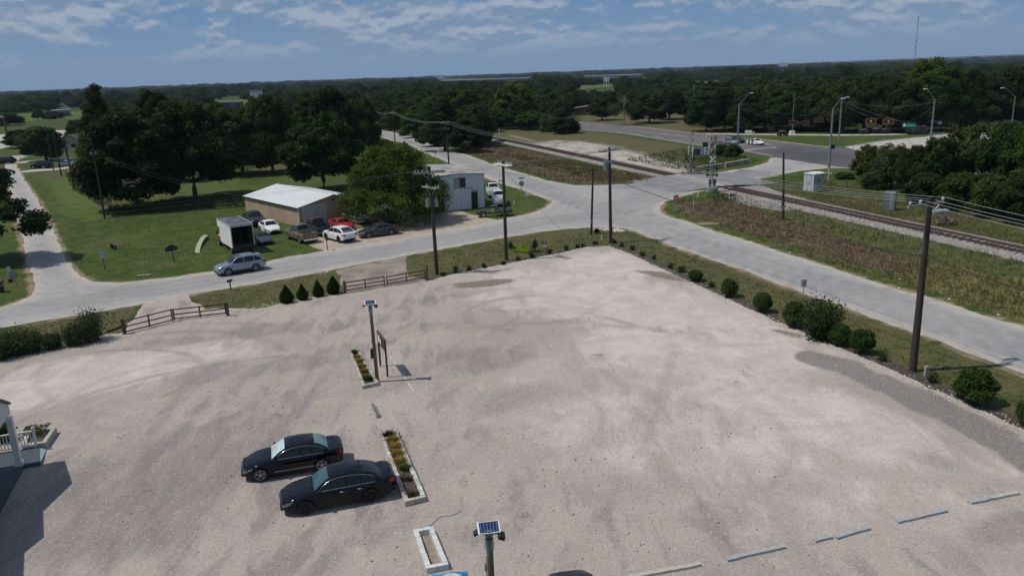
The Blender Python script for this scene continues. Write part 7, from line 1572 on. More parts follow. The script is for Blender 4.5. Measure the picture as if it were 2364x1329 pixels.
def limbs(h0, r0, tops, seed=1, n=6):
    r = random.Random(seed); mb = MB(); mb.tube([(0, 0, -.2), (0, 0, .15), (r.uniform(-.1, .1), r.uniform(-.1, .1), h0*.6), (0, 0, h0)], [r0*1.5, r0*1.1, r0*.9, r0*.75], 9)
    for t_ in tops:
        t_ = Vector(t_); m_ = Vector((t_.x*.45, t_.y*.45, h0*.5 + t_.z*.45)) + Vector((r.uniform(-.3, .3), r.uniform(-.3, .3), r.uniform(-.2, .2))); mb.tube([(0, 0, h0*.85), m_, t_], [r0*.55, r0*.35, r0*.10], 6)
    return mb
def blobs_dome(R, z0, z1, n, rb, seed):
    r = random.Random(seed); out = []
    for k in range(n):
        a = r.uniform(0, 2*PI); t_ = (k + .5)/n; z = z0 + (z1 - z0)*t_**.9; f = math.sin(min(1, .22 + .78*(1 - t_))*PI*.5)**.8 if t_ > .35 else .75 + .25*t_/.35; q = R*f*r.uniform(.45, 1.0)**.5*.82; out.append((math.cos(a)*q, math.sin(a)*q, z, rb*r.uniform(.7, 1.25)*(1 - .3*t_)))
    out.append((0, 0, (z0 + z1)*.5, R*.62)); out.append((0, 0, z1 - rb*.8, rb*.9)); return out
PROTO = {}
def proto(key, name, cat, crown_me, trunk_mb, bark=None):
    PROTO[key] = (name, cat, crown_me, trunk_mb.mesh('trunk', bark or M_bark, True) if trunk_mb else None)
def dome(key, nm, cat, mat, H, R, z0, nb, rb, n, size, seed, **kw):
    nb = int(nb*2.6); rb = rb*.68; b = blobs_dome(R*1.06, z0 + rb*.6, H - rb*.75, nb, rb, seed); tops = [(q[0]*.8, q[1]*.8, q[2]) for q in b[:7]]; proto(key, nm, cat, crown('crown', b, n, size, mat, **kw), limbs(z0 + .8, .28, tops, seed))
dome('oakA', 'oak_tree', 'tree', LM['oak'], 11, 6.2, 1.3, 26, 2.0, 17000, .20, 1); dome('oakB', 'oak_tree', 'tree', LM['oak'], 12, 5.2, 1.1, 24, 1.9, 16000, .20, 2)
dome('oakC', 'oak_tree', 'tree', LM['oak'], 9, 5.6, 1.4, 24, 1.7, 14000, .20, 3); dome('rndA', 'broadleaf_tree', 'tree', LM['round'], 11, 4.8, 1.6, 24, 1.8, 16000, .19, 4); dome('rndB', 'broadleaf_tree', 'tree', LM['round'], 9, 3.9, 1.0, 20, 1.6, 12000, .18, 5)
dome('yelA', 'broadleaf_tree', 'tree', LM['yel'], 10, 4.6, 1.4, 22, 1.7, 10000, .19, 6); dome('looA', 'loose_tree', 'tree', LM['loose'], 9, 3.8, 1.2, 22, 1.35, 9000, .15, 7, core=.3, inner=.5, jit=.6)
dome('bshA', 'wild_bush', 'bush', LM['bush'], 5, 3.6, .1, 20, 1.35, 7000, .17, 8); dome('bshB', 'wild_bush', 'bush', LM['oak'], 6, 3.4, .1, 20, 1.4, 7000, .17, 9); dome('bshC', 'wild_bush', 'bush', LM['loose'], 4.5, 3.2, .1, 20, 1.1, 5500, .15, 10, core=.6)
# pine: tiers of ragged boughs
def pine(key, H, R, seed, mat=None, z0=4.0):
    r = random.Random(seed); b = []; tops = []
    for k in range(38):
        t_ = k/38; z = z0 + (H - z0 - .6)*t_; q = R*(1 - t_**1.6)*r.uniform(.35, 1.0) + .3; a = k*2.4 + r.uniform(-.4, .4); b.append((math.cos(a)*q, math.sin(a)*q, z + r.uniform(-.3, .3), (.95 + .5*(1 - t_))*r.uniform(.75, 1.2), .55))
        if k % 3 == 0: tops.append((math.cos(a)*q*.9, math.sin(a)*q*.9, z))
    b.append((0, 0, H - .6, .7, 1.0)); mb = MB().tube([(0, 0, -.2), (.05, 0, H*.5), (0, 0, H - .5)], [.34, .24, .05], 9)
    for q in tops: mb.tube([(0, 0, q[2] - .5), (q[0]*.6, q[1]*.6, q[2] - .2), q], [.10, .07, .03], 5)
    proto(key, 'pine_tree', 'pine', crown('crown', b, 12000, .17, mat or LM['pine'], jit=.55, core=.62, inner=.4), mb)
pine('pinA', 17, 4.0, 11); pine('pinB', 13, 4.8, 12, z0=2.5)
# droopy elm by the sheds
b = blobs_dome(6.8, 3.4, 9.3, 90, .95, 15) + [(math.cos(a)*5.6, math.sin(a)*5.6, 3.4 + .5*math.sin(a*3), 1.5, .8) for a in np.linspace(0, 6.0, 14)]
proto('elm', 'elm_tree', 'tree', crown('crown', b, 42000, .115, LM['droop'], jit=.6, core=.5, droop=2.0, inner=.45, up=.1), limbs(2.6, .3, [(q[0]*.8, q[1]*.8, q[2]) for q in b[:9]], 15))
# shrubs in the lot: fine leaves
def shrub_mesh(fn, n, size, mat, core=.86, jit=.5, up=.2):
    th = nr_.random(n)*2*PI; zz = nr_.random(n); r_, z_ = fn(zz); bump = 1 + .10*vnoise(th*3, zz*6, 1, 4) + .05*nr_.normal(size=n); bump = bump*(1 - .25*nr_.random(n)**3)*(1 + .13*nr_.random(n)**8) + .22*(vnoise(np.cos(th)*2 + 3, np.sin(th)*2 + zz*2.5, 1, 9) - .5)
    c = np.stack([np.cos(th)*r_*bump, np.sin(th)*r_*bump, z_*(1 + .03*nr_.normal(size=n))], 1); nn = np.stack([np.cos(th), np.sin(th), np.full(n, .35)], 1)*(1 - jit) + rnd_dirs(n)*jit + np.array([0, 0, up]); nn /= np.linalg.norm(nn, axis=1, keepdims=True)
    V, F, T = leaf_cards(c, nn, np.full(n, size), np.clip(nr_.random(n)*.6 + .4*vnoise(th*2.5, zz*5, 1, 7), 0, 1)); m = 16; k = 9; zs = np.linspace(0, 1, k); rr, zz_ = fn(zs); cv = [(math.cos(2*PI*j/m)*rr[i]*core, math.sin(2*PI*j/m)*rr[i]*core, zz_[i]*(.5 + .5*core) + .02) for i in range(k) for j in range(m)]
    o = len(V); cf = [(o + i*m + j, o + i*m + (j+1) % m, o + (i+1)*m + (j+1) % m) for i in range(k-1) for j in range(m)] + [(o + i*m + j, o + (i+1)*m + (j+1) % m, o + (i+1)*m + j) for i in range(k-1) for j in range(m)]
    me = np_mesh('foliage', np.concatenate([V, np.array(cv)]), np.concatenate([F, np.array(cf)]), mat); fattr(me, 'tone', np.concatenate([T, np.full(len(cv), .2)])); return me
M_cone = leafm('cone_shrub_leaves', (.010, .028, .005), (.042, .080, .012)); M_rshr = leafm('round_shrub_leaves', (.018, .040, .010), (.085, .14, .030)); M_hedge = leafm('hedge_leaves', (.035, .055, .022), (.10, .135, .055)); M_jun = leafm('juniper_leaves', (.016, .032, .010), (.048, .078, .022))
cone_me = shrub_mesh(lambda z: (np.where(z < .25, .75 + z*1.0, 1.0 - ((z - .25)/.75)**1.25)*.5 + .02, z*1.0), 5200, .032, M_cone, .82, .55)
cone2_me = shrub_mesh(lambda z: (np.where(z < .3, .8 + z*.66, 1.0 - ((z - .3)/.7)**1.6)*.5 + .02, z*1.0), 5200, .032, M_cone, .82, .55)
def ballm(sd):
    r = random.Random(sd); b = [(0, 0, .45, .38, 1.0)]
    for k in range(26): a = r.uniform(0, 6.28); el_ = r.uniform(-.5, 1.45); q = r.uniform(.24, .36); b.append((math.cos(a)*math.cos(el_)*q, math.sin(a)*math.cos(el_)*q, .47 + math.sin(el_)*q*1.1, r.uniform(.10, .21), 1.0))
    return crown('foliage', b, 9000, .030, M_rshr, core=.72, jit=.6, inner=.3)
ball_me = ballm(3); ball2_me = ballm(8)
def plant(name, label, cat, me, px, py, ty, wpx, group=None, rz=None, stem=True):
    g = G(px, py); h = hgt(px, py, ty); w = wpx/ppm(px, py)*(1.12 if name == 'round_shrub' else .86); e = thing(name, label, cat, (g.x, g.y, 0), rnd.uniform(0, 6.28) if rz is None else rz, group)
    o = obj('foliage', me, None, e); o.scale = (w*rnd.uniform(.88, 1.12), w*rnd.uniform(.88, 1.12), h*.98); o.rotation_euler = (rnd.uniform(-.07, .07), rnd.uniform(-.07, .07), 0); o.location.z = .03
    if stem: obj('stem', MB().tube([(0, 0, -.02), (0, 0, h*.5)], .035, 6), M_bark, e)
    return e, g, h, w
for k, (x, y, ty, w) in enumerate(((662, 698.5, 659, 33), (699, 691.5, 656, 27), (736.5, 684, 647, 27), (770, 678, 638, 31))):
    plant('cone_shrub', ('leftmost clipped cone shrub beside the lot edge', 'second cone shrub from the left, smallest of the four', 'third cone shrub from the left beside the lot edge', 'tallest cone shrub, next to the timber gate')[k], 'shrub', cone_me if k != 3 else cone2_me, x, y, ty, w, 'four clipped cone shrubs')
for x, y, ty, w, lb in ((1606, 648, 623, 42, 'low round shrub, smallest of the round ones along the mulch strip'), (1686, 685, 641, 44, 'round shrub standing alone, second along the mulch strip'), (1758, 719, 673, 48, 'round shrub standing alone left of the blank sign back'), (1833, 753, 696, 52, 'round shrub merging with the big spiky shrub on its left'), (1939, 797, 747, 52, 'round shrub between the big spiky shrub and its larger round neighbour'), (1986, 815, 758, 62, 'round shrub at the right end of the shrub cluster'), (2249, 930, 852, 86, 'largest round shrub, alone near the right edge beyond the tall pole'), (2374, 985, 925, 60, 'round shrub cut by the right edge')):
    plant('round_shrub', lb, 'shrub', ball_me if x % 2 else ball2_me, x, y, ty, w, 'round shrubs along the mulch strip')
def spray(name, label, px, py, ty, wpx, mat, n=900, leaf=.05, up=.8, group=None, cat='shrub', stems=9, arch=.35):
    """branches arching out of one root, leaves along them"""
    g = G(px, py); h = hgt(px, py, ty); w = wpx/ppm(px, py)/2; e = thing(name, label, cat, (g.x, g.y, 0), 0, group); r = random.Random(int(px*7 + py)); st = MB(); C_ = []; N_ = []
    for s_ in range(stems):
        a = 2*PI*s_/stems + r.uniform(-.4, .4); q = w*r.uniform(.25, 1.0); hh = h*(r.uniform(.6, 1.0) if q > w*.5 else r.uniform(.8, 1.0)); pts = [Vector((math.cos(a)*q*t_**.9, math.sin(a)*q*t_**.9, hh*(t_ - arch*t_*t_*(q/w)*.5)/(1 - arch*.5*(q/w)))) for t_ in (0, .3, .6, 1)]
        st.tube(pts, [.016, .012, .009, .005], 4)
        for _ in range(n//stems):
            t_ = r.uniform(.12, 1.0)*3; i = min(2, int(t_)); p = pts[i].lerp(pts[i+1], t_ - i); sp = .10*h + .05; C_.append((p.x + r.gauss(0, sp), p.y + r.gauss(0, sp), max(.02, p.z + r.gauss(0, sp)))); N_.append((math.cos(a) + r.gauss(0, .6), math.sin(a) + r.gauss(0, .6), up + r.gauss(0, .4)))
    C_ = np.array(C_); N_ = np.array(N_); N_ /= np.linalg.norm(N_, axis=1, keepdims=True); V, F, T = leaf_cards(C_, N_, np.full(len(C_), leaf), nr_.random(len(C_))); me = np_mesh('foliage', V, F, mat); fattr(me, 'tone', T); obj('foliage', me, None, e); obj('stems', st, M_bark, e); return e
spray('juniper_shrub', 'big spiky shrub with feathery shoots, tallest of the shrub cluster', 1893, 781, 692, 108, M_jun, 6500, .075, .9, stems=42, arch=.2)
E_ = []
for x, y, ty, w, lb in ((4, 828, 762, 60, 'hedge shrub cut by the left edge'), (42, 818, 754, 62, 'broad hedge shrub second from the left edge'), (78, 812, 757, 44, 'hedge shrub left of the lowest hedge shrub'), (122, 804, 765, 44, 'lowest hedge shrub of the left edge row'), (172, 796, 742, 54, 'leafy hedge shrub left of the tallest one'), (212, 786, 709, 66, 'tallest leafy hedge shrub beside the timber gate')):
    spray('hedge_shrub', lb, x, y, ty + 9, w, M_hedge, 4200, .065, .7, 'leafy hedge shrubs along the left lot edge', stems=44, arch=.05)
M_small = leafm('small_plant_leaves', (.018, .034, .010), (.060, .090, .024)); NS = 0
for k, (x, y, hh, w) in enumerate(((90, 618, 30, 70), (205, 585, 50, 45), (325, 570, 45, 40), (465, 545, 35, 40), (640, 515, 28, 45), (770, 478, 32, 35), (897, 452, 55, 60), (1057, 418, 45, 60), (1210, 385, 45, 55), (1310, 362, 30, 40), (1360, 355, 28, 30), (1472, 332, 28, 40), (1648, 322, 35, 40), (1715, 352, 30, 50), (1812, 385, 38, 50), (1903, 438, 38, 45), (2006, 468, 30, 35), (2158, 550, 45, 60), (2268, 585, 60, 90))):
    spray('young_shrub', 'small young shrub number %s along the mulch strip counted from the lot gate' % ['one', 'two', 'three', 'four', 'five', 'six', 'seven', 'eight', 'nine', 'ten', 'eleven', 'twelve', 'thirteen', 'fourteen', 'fifteen', 'sixteen', 'seventeen', 'eighteen', 'nineteen'][k], 1000 + x/3.94, 480 + y/3.94, 480 + (y - hh)/3.94, w/3.94*1.15, M_small, 260, .06, .6, 'young shrubs along the mulch strip', stems=7)
for x, y, ty, w, lb in ((1642, 663, 651, 16, 'small young shrub between the lowest round shrub and the next'), (2037, 833, 810, 26, 'small young shrub between the shrub cluster and the nearest tall pole'), (2152, 882, 862, 28, 'small young shrub at the pedestal by the nearest tall pole'), (1572, 628, 615, 22, 'small pale shrub just left of the lowest round shrub')):
    spray('young_shrub', lb, x, y, ty, w, M_small, 300, .06, .6, 'young shrubs along the mulch strip', stems=8)
# yuccas
M_yuc = leafm('yucca_leaves', (.018, .045, .030), (.065, .115, .080))
def yucca(label, px, py, ty, wpx):
    g = G(px, py); h = hgt(px, py, ty); w = wpx/ppm(px, py)/2; e = thing('yucca', label, 'yucca', (g.x, g.y, 0)); V = []; F = []; r = random.Random(int(px))
    for k in range(150):
        a = r.uniform(0, 2*PI); el_ = r.uniform(-.15, 1.5); L = (w if el_ < .8 else h*.75)*r.uniform(.8, 1.05); d = Vector((math.cos(a)*math.cos(el_), math.sin(a)*math.cos(el_), math.sin(el_))); s_ = Vector((-math.sin(a), math.cos(a), 0))*.035; o = Vector((0, 0, h*.28)); p = o + d*L*.55; tip = o + d*L + Vector((0, 0, -.08*L)); i = len(V); V += [o - s_*.6, o + s_*.6, p + s_, p - s_, tip]; F += [(i, i+1, i+2), (i, i+2, i+3), (i+3, i+2, i+4)]
    me = np_mesh('leaves', [tuple(v) for v in V], F, M_yuc); fattr(me, 'tone', nr_.random(len(V))); obj('leaves', me, None, e); obj('stem', MB().tube([(0, 0, 0), (0, 0, h*.35)], .09, 8), M_bark, e)
yucca('larger spiky yucca right of the yellow ground cover', 1235, 580, 549, 30); yucca('smaller yucca behind the double arm pole', 1179, 575, 555, 26)
# yellow ground cover, plants in the planters
def cover(name, label, pts, h, n, leaf, mat, cat='ground cover', kind='stuff', z=0.0):
    pa = [tuple(q) for q in pts]; a = np.array(pa); lo = a.min(0); hi = a.max(0); X = lo + nr_.random((n*3, 2))*(hi - lo); X = X[inside(X[:, 0], X[:, 1], pa)][:n]; m = len(X); bump = vnoise(X[:, 0], X[:, 1], .35, 2); Z = z + h*(.25 + .75*bump)*(.5 + .5*nr_.random(m)); N_ = rnd_dirs(m)*.5 + np.array([0, 0, .8]); N_ /= np.linalg.norm(N_, axis=1, keepdims=True)
    V, F, T = leaf_cards(np.column_stack([X, Z]), N_, np.full(m, leaf), np.clip(.5*nr_.random(m) + .5*bump, 0, 1)); me = np_mesh(name, V, F, mat); fattr(me, 'tone', T); return obj(name, me, None, label=label, cat=cat, kind=kind)
cover('ground_cover', 'bright yellow green ground cover between the two yuccas', P((1175, 576), (1190, 570), (1215, 569), (1224, 574), (1222, 584), (1200, 583), (1180, 581)), .22, 2200, .055, leafm('chartreuse_leaves', (.14, .19, .01), (.36, .42, .03)))
M_ygr = leafm('yellow_grass', (.20, .14, .035), (.48, .34, .10)); M_ygreen = leafm('green_tuft', (.05, .08, .015), (.12, .16, .04)); M_purp = leafm('purple_leaves', (.02, .010, .012), (.06, .03, .032)); M_dgrass = leafm('dry_tuft', (.10, .085, .05), (.26, .22, .15))
def tuft(name, label, p, r_, h, mat, n=260, cat='plant', group=None):
    r_ *= .9; h *= .66; V = []; F = []; e = thing(name, label, cat, tuple(p), 0, group)
    for k in range(n):
        a = nr_.random()*2*PI; el_ = .35 + nr_.random()*1.2; L = h*(.7 + .5*nr_.random())/max(.5, math.sin(el_)) if el_ > .9 else r_*(.7 + .5*nr_.random())/math.cos(el_); d = Vector((math.cos(a)*math.cos(el_), math.sin(a)*math.cos(el_), math.sin(el_))); o = Vector((nr_.normal()*r_*.3, nr_.normal()*r_*.3, 0)); s_ = Vector((-math.sin(a), math.cos(a), 0))*.012; L *= .8; i = len(V)
        V += [o - s_, o + s_, o + d*L*.6 + s_*1.3, o + d*L*.6 - s_*1.3, o + d*L + Vector((0, 0, -.05*L))]; F += [(i, i+1, i+2), (i, i+2, i+3), (i+3, i+2, i+4)]
    me = np_mesh('leaves', [tuple(v) for v in V], F, mat); fattr(me, 'tone', np.repeat(nr_.random(n), 5)); obj('leaves', me, None, e); return e
ords = ('first', 'second', 'third', 'fourth', 'fifth', 'sixth', 'seventh')
for k, (x, y, r_, h, m) in enumerate(((818, 813, .30, .42, M_ygreen), (825, 824, .33, .36, M_ygr), (829, 832, .36, .38, M_ygr), (836, 845, .34, .36, M_ygr), (841, 856, .34, .34, M_ygr), (848, 874, .42, .50, M_ygreen))):
    g = G(x, y, .2); tuft('grass_tuft', '%s tuft in the short planter, %s from its far end' % ('green' if m == M_ygreen else 'yellow', ords[k]), (g.x, g.y, .14), r_, h, m, 420, group='tufts in the short planter')
for k, (x, y, r_, h, m) in enumerate(((898, 1005, .40, .45, M_purp), (908, 1016, .42, .42, M_ygr), (914, 1032, .42, .40, M_ygr), (918, 1048, .42, .40, M_ygr), (925, 1064, .42, .40, M_ygr), (934, 1080, .38, .36, M_ygreen), (938, 1103, .34, .30, M_dgrass), (948, 1139, .36, .28, M_dgrass))):
    g = G(x, y, .2); tuft('grass_tuft', ('purple tuft at the far end of the long planter behind the black sedans' if k == 0 else 'tuft in the long planter by the black sedans, %s after the purple one' % ['', 'one', 'two', 'three', 'four', 'five', 'six', 'seven'][k]), (g.x, g.y, .15), r_, h, m, 420, group='tufts in the long planter')
cover('planter_weeds', 'low green weeds with white flowers in the planter by the porch railing', P((62, 996), (122, 990), (100, 1016), (52, 1020)), .16, 700, .05, M_small, 'weeds', z=.3)
spray('porch_shrub', 'dark leafy shrub behind the porch railing at the left edge', 6, 1018, 968, 40, M_rshr, 1800, .06, .6, stems=16)

# ---- trees one by one
def crown_h(key): me = PROTO[key][2]; a = np.empty(len(me.vertices)*3, np.float32); me.vertices.foreach_get('co', a); a = a.reshape(-1, 3); return np.percentile(a[:, 2], 99.7), np.percentile(np.abs(a[:, 0]), 99)
CH_ = {k: crown_h(k) for k in PROTO}
def tree_w(key, x, y, H, Wd, label, group=None):
    nm, cat, cm, tm = PROTO[key]; ch, cw = CH_[key]; e = thing(nm, label, cat, (x, y, 0), rnd.uniform(0, 6.28), group); sz = H/ch; sx_ = Wd/2/cw
    e.scale = (sx_, sx_, sz); o = bpy.data.objects.new('crown', cm); C.objects.link(o); o.parent = e
    if tm: o = bpy.data.objects.new('trunk', tm); C.objects.link(o); o.parent = e
    return e
def tree(key, px, py, ty, wpx, label, group=None):
    g = G(px, py); return tree_w(key, g.x, g.y, hgt(px, py, ty), wpx/ppm(px, py), label, group)
tree('pinA', 252, 425, 197, 105, 'tallest pine of the left group, rising above the skyline'); tree('oakB', 318, 482, 262, 215, 'dark spreading tree left of the clearing, its trunk by the fence line'); tree('oakA', 452, 458, 236, 215, 'big dark tree with visible trunk right of the clearing tree')
tree('oakB', 380, 420, 212, 110, 'dark tree top behind the two big clearing trees'); tree('looA', 232, 412, 290, 90, 'loose grey green tree left of the tall pine by the small house'); tree('oakC', 262, 440, 300, 120, 'dark rounded tree between the leaning pole and the clearing')
tree('oakB', 560, 404, 250, 150, 'dark tree behind the clearing, left of the round green tree'); tree('oakA', 630, 398, 222, 140, 'wide dark tree behind the tan shed, left part'); tree('yelA', 500, 380, 240, 90, 'yellowish green tree between the dark ones behind the clearing')
tree('rndA', 748, 440, 266, 168, 'round bright green tree right behind the tan shed'); tree('oakB', 775, 385, 205, 130, 'tall dark tree behind the round green tree'); tree('oakA', 838, 360, 228, 90, 'dark tree beside the start of the diagonal road'); tree('pinB', 720, 370, 215, 90, 'dark pine between the round green tree and its left neighbour')
e = tree('elm', 915, 512, 336, 240, 'big droopy yellow green tree shading the parked cars'); 
tree('bshA', 885, 352, 322, 60, 'bush beside the diagonal road behind the droopy tree')
tree('pinB', -28, 606, 292, 205, 'dark pine at the left edge leaning its boughs over the side street')
tree('rndB', 108, 371, 296, 92, 'thin brownish tree over the far dark suv'); tree('looA', 95, 352, 292, 80, 'loose tree left of the brownish one'); tree('rndB', 45, 342, 300, 60, 'small tree beside the red steel frame'); tree('oakC', 185, 330, 278, 60, 'dark tree behind the blue grey house'); tree('rndB', 12, 290, 262, 80, 'round tree in the far left yard')
tree('rndA', 89, 277, 251, 24, 'single rounded tree on the far left field'); tree('bshB', 125, 275, 258, 50, 'row of dark bushes on the far field right of the single tree')
# between road and track
for k, x, y, ty, w, lb in (('pinB', 1028, 348, 228, 100, 'dark conifer above the four wire pole'), ('oakC', 1108, 340, 262, 70, 'dark tree closing the view along the track'), ('oakB', 1080, 352, 272, 80, 'dark shrubby tree by the weeds left of the track'), ('bshB', 1000, 338, 285, 70, 'dark bush behind the four wire pole'), ('rndB', 955, 318, 262, 70, 'green bushy tree along the diagonal road'), ('bshA', 905, 300, 258, 60, 'green bush at the far bend of the diagonal road'), ('yelA', 1070, 300, 206, 90, 'yellowish treetop in the middle of the wood'), ('yelA', 1190, 290, 192, 100, 'tallest yellowish tree in the middle of the wood'),
                        ('rndA', 1222, 300, 258, 66, 'round green tree left of the pale gravel pad'), ('bshB', 1302, 308, 272, 76, 'dense bush at the left end of the highway'), ('bshC', 1268, 304, 264, 50, 'greyish bush beside the dense one by the highway'), ('rndB', 1170, 298, 252, 60, 'green tree above the dry grass by the track'), ('oakC', 1130, 305, 258, 50, 'dark tree just beyond the track bend')):
    tree(k, x, y, ty, w, lb)
# right side, beyond the highway
OAKR = ((1390, 278, 222, 70), (1500, 284, 214, 90), (1545, 276, 210, 80), (1630, 303, 214, 90), (1672, 304, 208, 90), (1720, 305, 212, 90), (1765, 303, 196, 100), (1806, 304, 204, 90), (1850, 300, 190, 110), (1890, 303, 196, 100), (1945, 306, 188, 110), (1990, 303, 176, 110), (2040, 304, 180, 120), (2085, 306, 186, 110), (2130, 303, 136, 100), (2170, 305, 150, 110), (2215, 303, 164, 110), (2260, 302, 176, 120), (2310, 298, 158, 120), (2360, 296, 150, 110), (2420, 292, 160, 120))
for k, (x, y, ty, w) in enumerate(OAKR):
    tree(('oakA', 'oakB', 'oakC', 'rndA')[k % 4] if x != 2130 else 'yelA', x, y, ty, w, ('tall light green tree reaching the skyline near the radio mast' if x == 2130 else 'big dark roadside oak beyond the highway, number %d from the left' % (k + 1)), 'dark oaks beyond the highway')
# bare tree with pale branches
g = G(1441, 290); Hd = hgt(1441, 290, 206); e = thing('bare_tree', 'half bare tree with pale branches behind the highway', 'tree', (g.x, g.y, 0)); r = random.Random(4); mb = MB()
def br(p, d, L, rr, dep):
    q = p + d*L; mb.tube([p, (p + q)/2 + Vector((r.uniform(-.1, .1), r.uniform(-.1, .1), 0))*L*.3, q], [rr, rr*.8, rr*.6], 5, False)
    if dep:
        for _ in range(3): nd = (d + Vector((r.uniform(-.7, .7), r.uniform(-.7, .7), r.uniform(-.1, .5)))).normalized(); br(q, nd, L*r.uniform(.6, .8), rr*.62, dep - 1)
br(Vector((0, 0, 0)), Vector((0, 0, 1)), Hd*.30, .28, 4); obj('branches', mb, M_pbark, e); o = obj('crown', crown('crown', [(-3, 1, Hd*.45, 2.6), (2.5, 1.5, Hd*.4, 2.4), (0, 2, Hd*.6, 2.2)], 3500, .17, LM['loose'], core=.5, inner=.6), None, e)
# right foreground, between the track and the highway
for k, x, y, ty, w, lb in (('yelA', 1998, 420, 336, 60, 'upright bright edged tree at the left end of the right thicket'), ('looA', 2056, 432, 334, 90, 'greyish loose tree second in the right thicket'), ('oakC', 2100, 446, 338, 84, 'dark bushy tree over the grey striped cabinet'), ('rndB', 2160, 452, 318, 90, 'green bushy tree behind the nearest pole top'), ('looA', 2205, 440, 292, 95, 'loose tree through which the pale road shows'), ('looA', 2260, 446, 284, 110, 'loose tree left of the slender lamp pole'), ('rndA', 2330, 470, 280, 130, 'dense dark tree under the slender lamp pole'), ('rndA', 2395, 490, 270, 150, 'dense dark tree at the right edge'),
                        ('bshB', 2130, 470, 400, 90, 'dark bush at the foot of the right thicket, left part'), ('bshB', 2210, 484, 400, 100, 'dark bush at the foot of the right thicket, middle'), ('bshA', 2290, 500, 405, 110, 'dark bush at the foot of the right thicket, right part'), ('oakC', 2360, 516, 390, 120, 'dark bush cut by the right edge'), ('bshC', 2020, 436, 392, 60, 'low bush left of the grey striped cabinet'), ('bshA', 1950, 412, 398, 50, 'low weeds bush right of the white cross'),
                        ('bshB', 1668, 360, 333, 40, 'vine covered bush behind the sign cluster'), ('bshA', 1692, 362, 334, 46, 'taller leafy bush at the foot of the stop line lamp pole')):
    tree(k, x, y, ty, w, lb)
# brush pile
g = G(2180, 519); e = thing('brush_pile', 'pile of grey dead branches beyond the track', 'brush pile', (g.x, g.y, 0)); mb = MB(); r = random.Random(8)
for _ in range(70): a = r.uniform(0, PI*2); q = r.uniform(0, 1.3); c_ = Vector((math.cos(a)*q, math.sin(a)*q*.7, r.uniform(.1, .9)*(1.3 - q*.7))); d = Vector((r.uniform(-1, 1), r.uniform(-1, 1), r.uniform(-.4, .5))).normalized()*r.uniform(.4, 1.0); mb.tube([c_ - d, c_ + d*.2 + Vector((0, 0, .1)), c_ + d], [.05, .04, .02], 5)
mb.tube([(2.2, .5, .3), (3.4, .9, .7), (4.4, 1.1, 1.0)], [.08, .06, .03], 6); obj('branches', mb, simple('dead_wood', (.17, .14, .12), .9, 0, .3, 3), e)

# ---- woods: the nearest are trees of their own, the rest one mass per kind
def sample_poly(pts, dens, seed):
    pa = [tuple(q) for q in P(*pts)]; a = np.array(pa); lo = a.min(0); hi = a.max(0); rg = np.random.default_rng(seed); n = int((hi - lo).prod()*dens); X = lo + rg.random((n, 2))*(hi - lo); return X[inside(X[:, 0], X[:, 1], pa)]
W1 = sample_poly(((470, 395), (600, 390), (665, 372), (838, 335), (858, 292), (820, 262), (700, 245), (560, 244), (470, 262), (330, 280), (230, 330), (380, 380)), .010, 1)
W2 = sample_poly(((880, 282), (965, 305), (1060, 338), (1112, 345), (1122, 312), (1140, 298), (1225, 296), (1320, 304), (1330, 262), (1300, 232), (1200, 215), (900, 215), (820, 245)), .010, 2)
W3 = sample_poly(((1590, 290), (1700, 301), (1900, 302), (2190, 300), (2500, 286), (2500, 225), (2000, 235), (1600, 240)), .010, 3)
W4 = sample_poly(((2040, 425), (2100, 446), (2200, 470), (2360, 500), (2700, 560), (2700, 510), (2350, 458), (2150, 430)), .012, 4)
def clear(X, d, polys):
    k = np.ones(len(X), bool)
    for p in polys: dd, _, _ = segd(X[:, 0], X[:, 1], p, True); k &= (dd > d) & ~inside(X[:, 0], X[:, 1], p)
    return X[k]
FP = [[tuple(v_) for v_ in P(*q)] for q in (((-120, 268), (40, 263), (130, 258), (200, 257), (180, 275), (0, 283), (-120, 285)), ((500, 234.5), (570, 232), (600, 233), (570, 242), (480, 245)), ((1240, 206), (1300, 201), (1400, 196), (1480, 193), (1400, 201), (1240, 211)), ((1340, 262), (1460, 264), (1590, 290), (1660, 303), (1500, 293), (1340, 279)), ((-300, 320), (0, 312), (190, 300), (215, 330), (200, 420), (100, 520), (-300, 560)))]
allw = []
for X, nm, keys in ((W1, 'wood behind the clearing and the tan shed', ('oakA', 'oakB', 'oakC', 'rndA', 'yelA', 'rndB')), (W2, 'wood between the diagonal road and the track', ('rndA', 'oakB', 'bshB', 'rndB', 'yelA', 'oakC', 'bshA')), (W3, 'wood behind the highway oaks', ('oakA', 'oakB', 'oakC', 'rndA', 'oakA', 'rndB')), (W4, 'right thicket by the highway', ('rndB', 'bshA', 'looA', 'oakC'))):
    X = clear(X, 3.5, [ROAD, HIGHWAY, FRONTAGE, CROSS, CALICHE] + FP[3:4]); dt, _, _ = segd(X[:, 0], X[:, 1], TRKG); X = X[dt > 5]
    for i, (x, y) in enumerate(X): allw.append((math.hypot(x, y), x, y, nm, keys[i % len(keys)]))
allw.sort(); near_, far_ = allw[:215], allw[215:]
for d_, x, y, nm, key in near_:
    ch, cw = CH_[key]; s_ = rnd.uniform(.72, 1.05) * (.62 if 'thicket' in nm else 1.0); tree_w(key, x, y, ch*s_*(.9 if 'between' in nm else 1.0), cw*2*s_, 'one of the look-alike trees in the ' + nm, 'trees of the ' + nm)
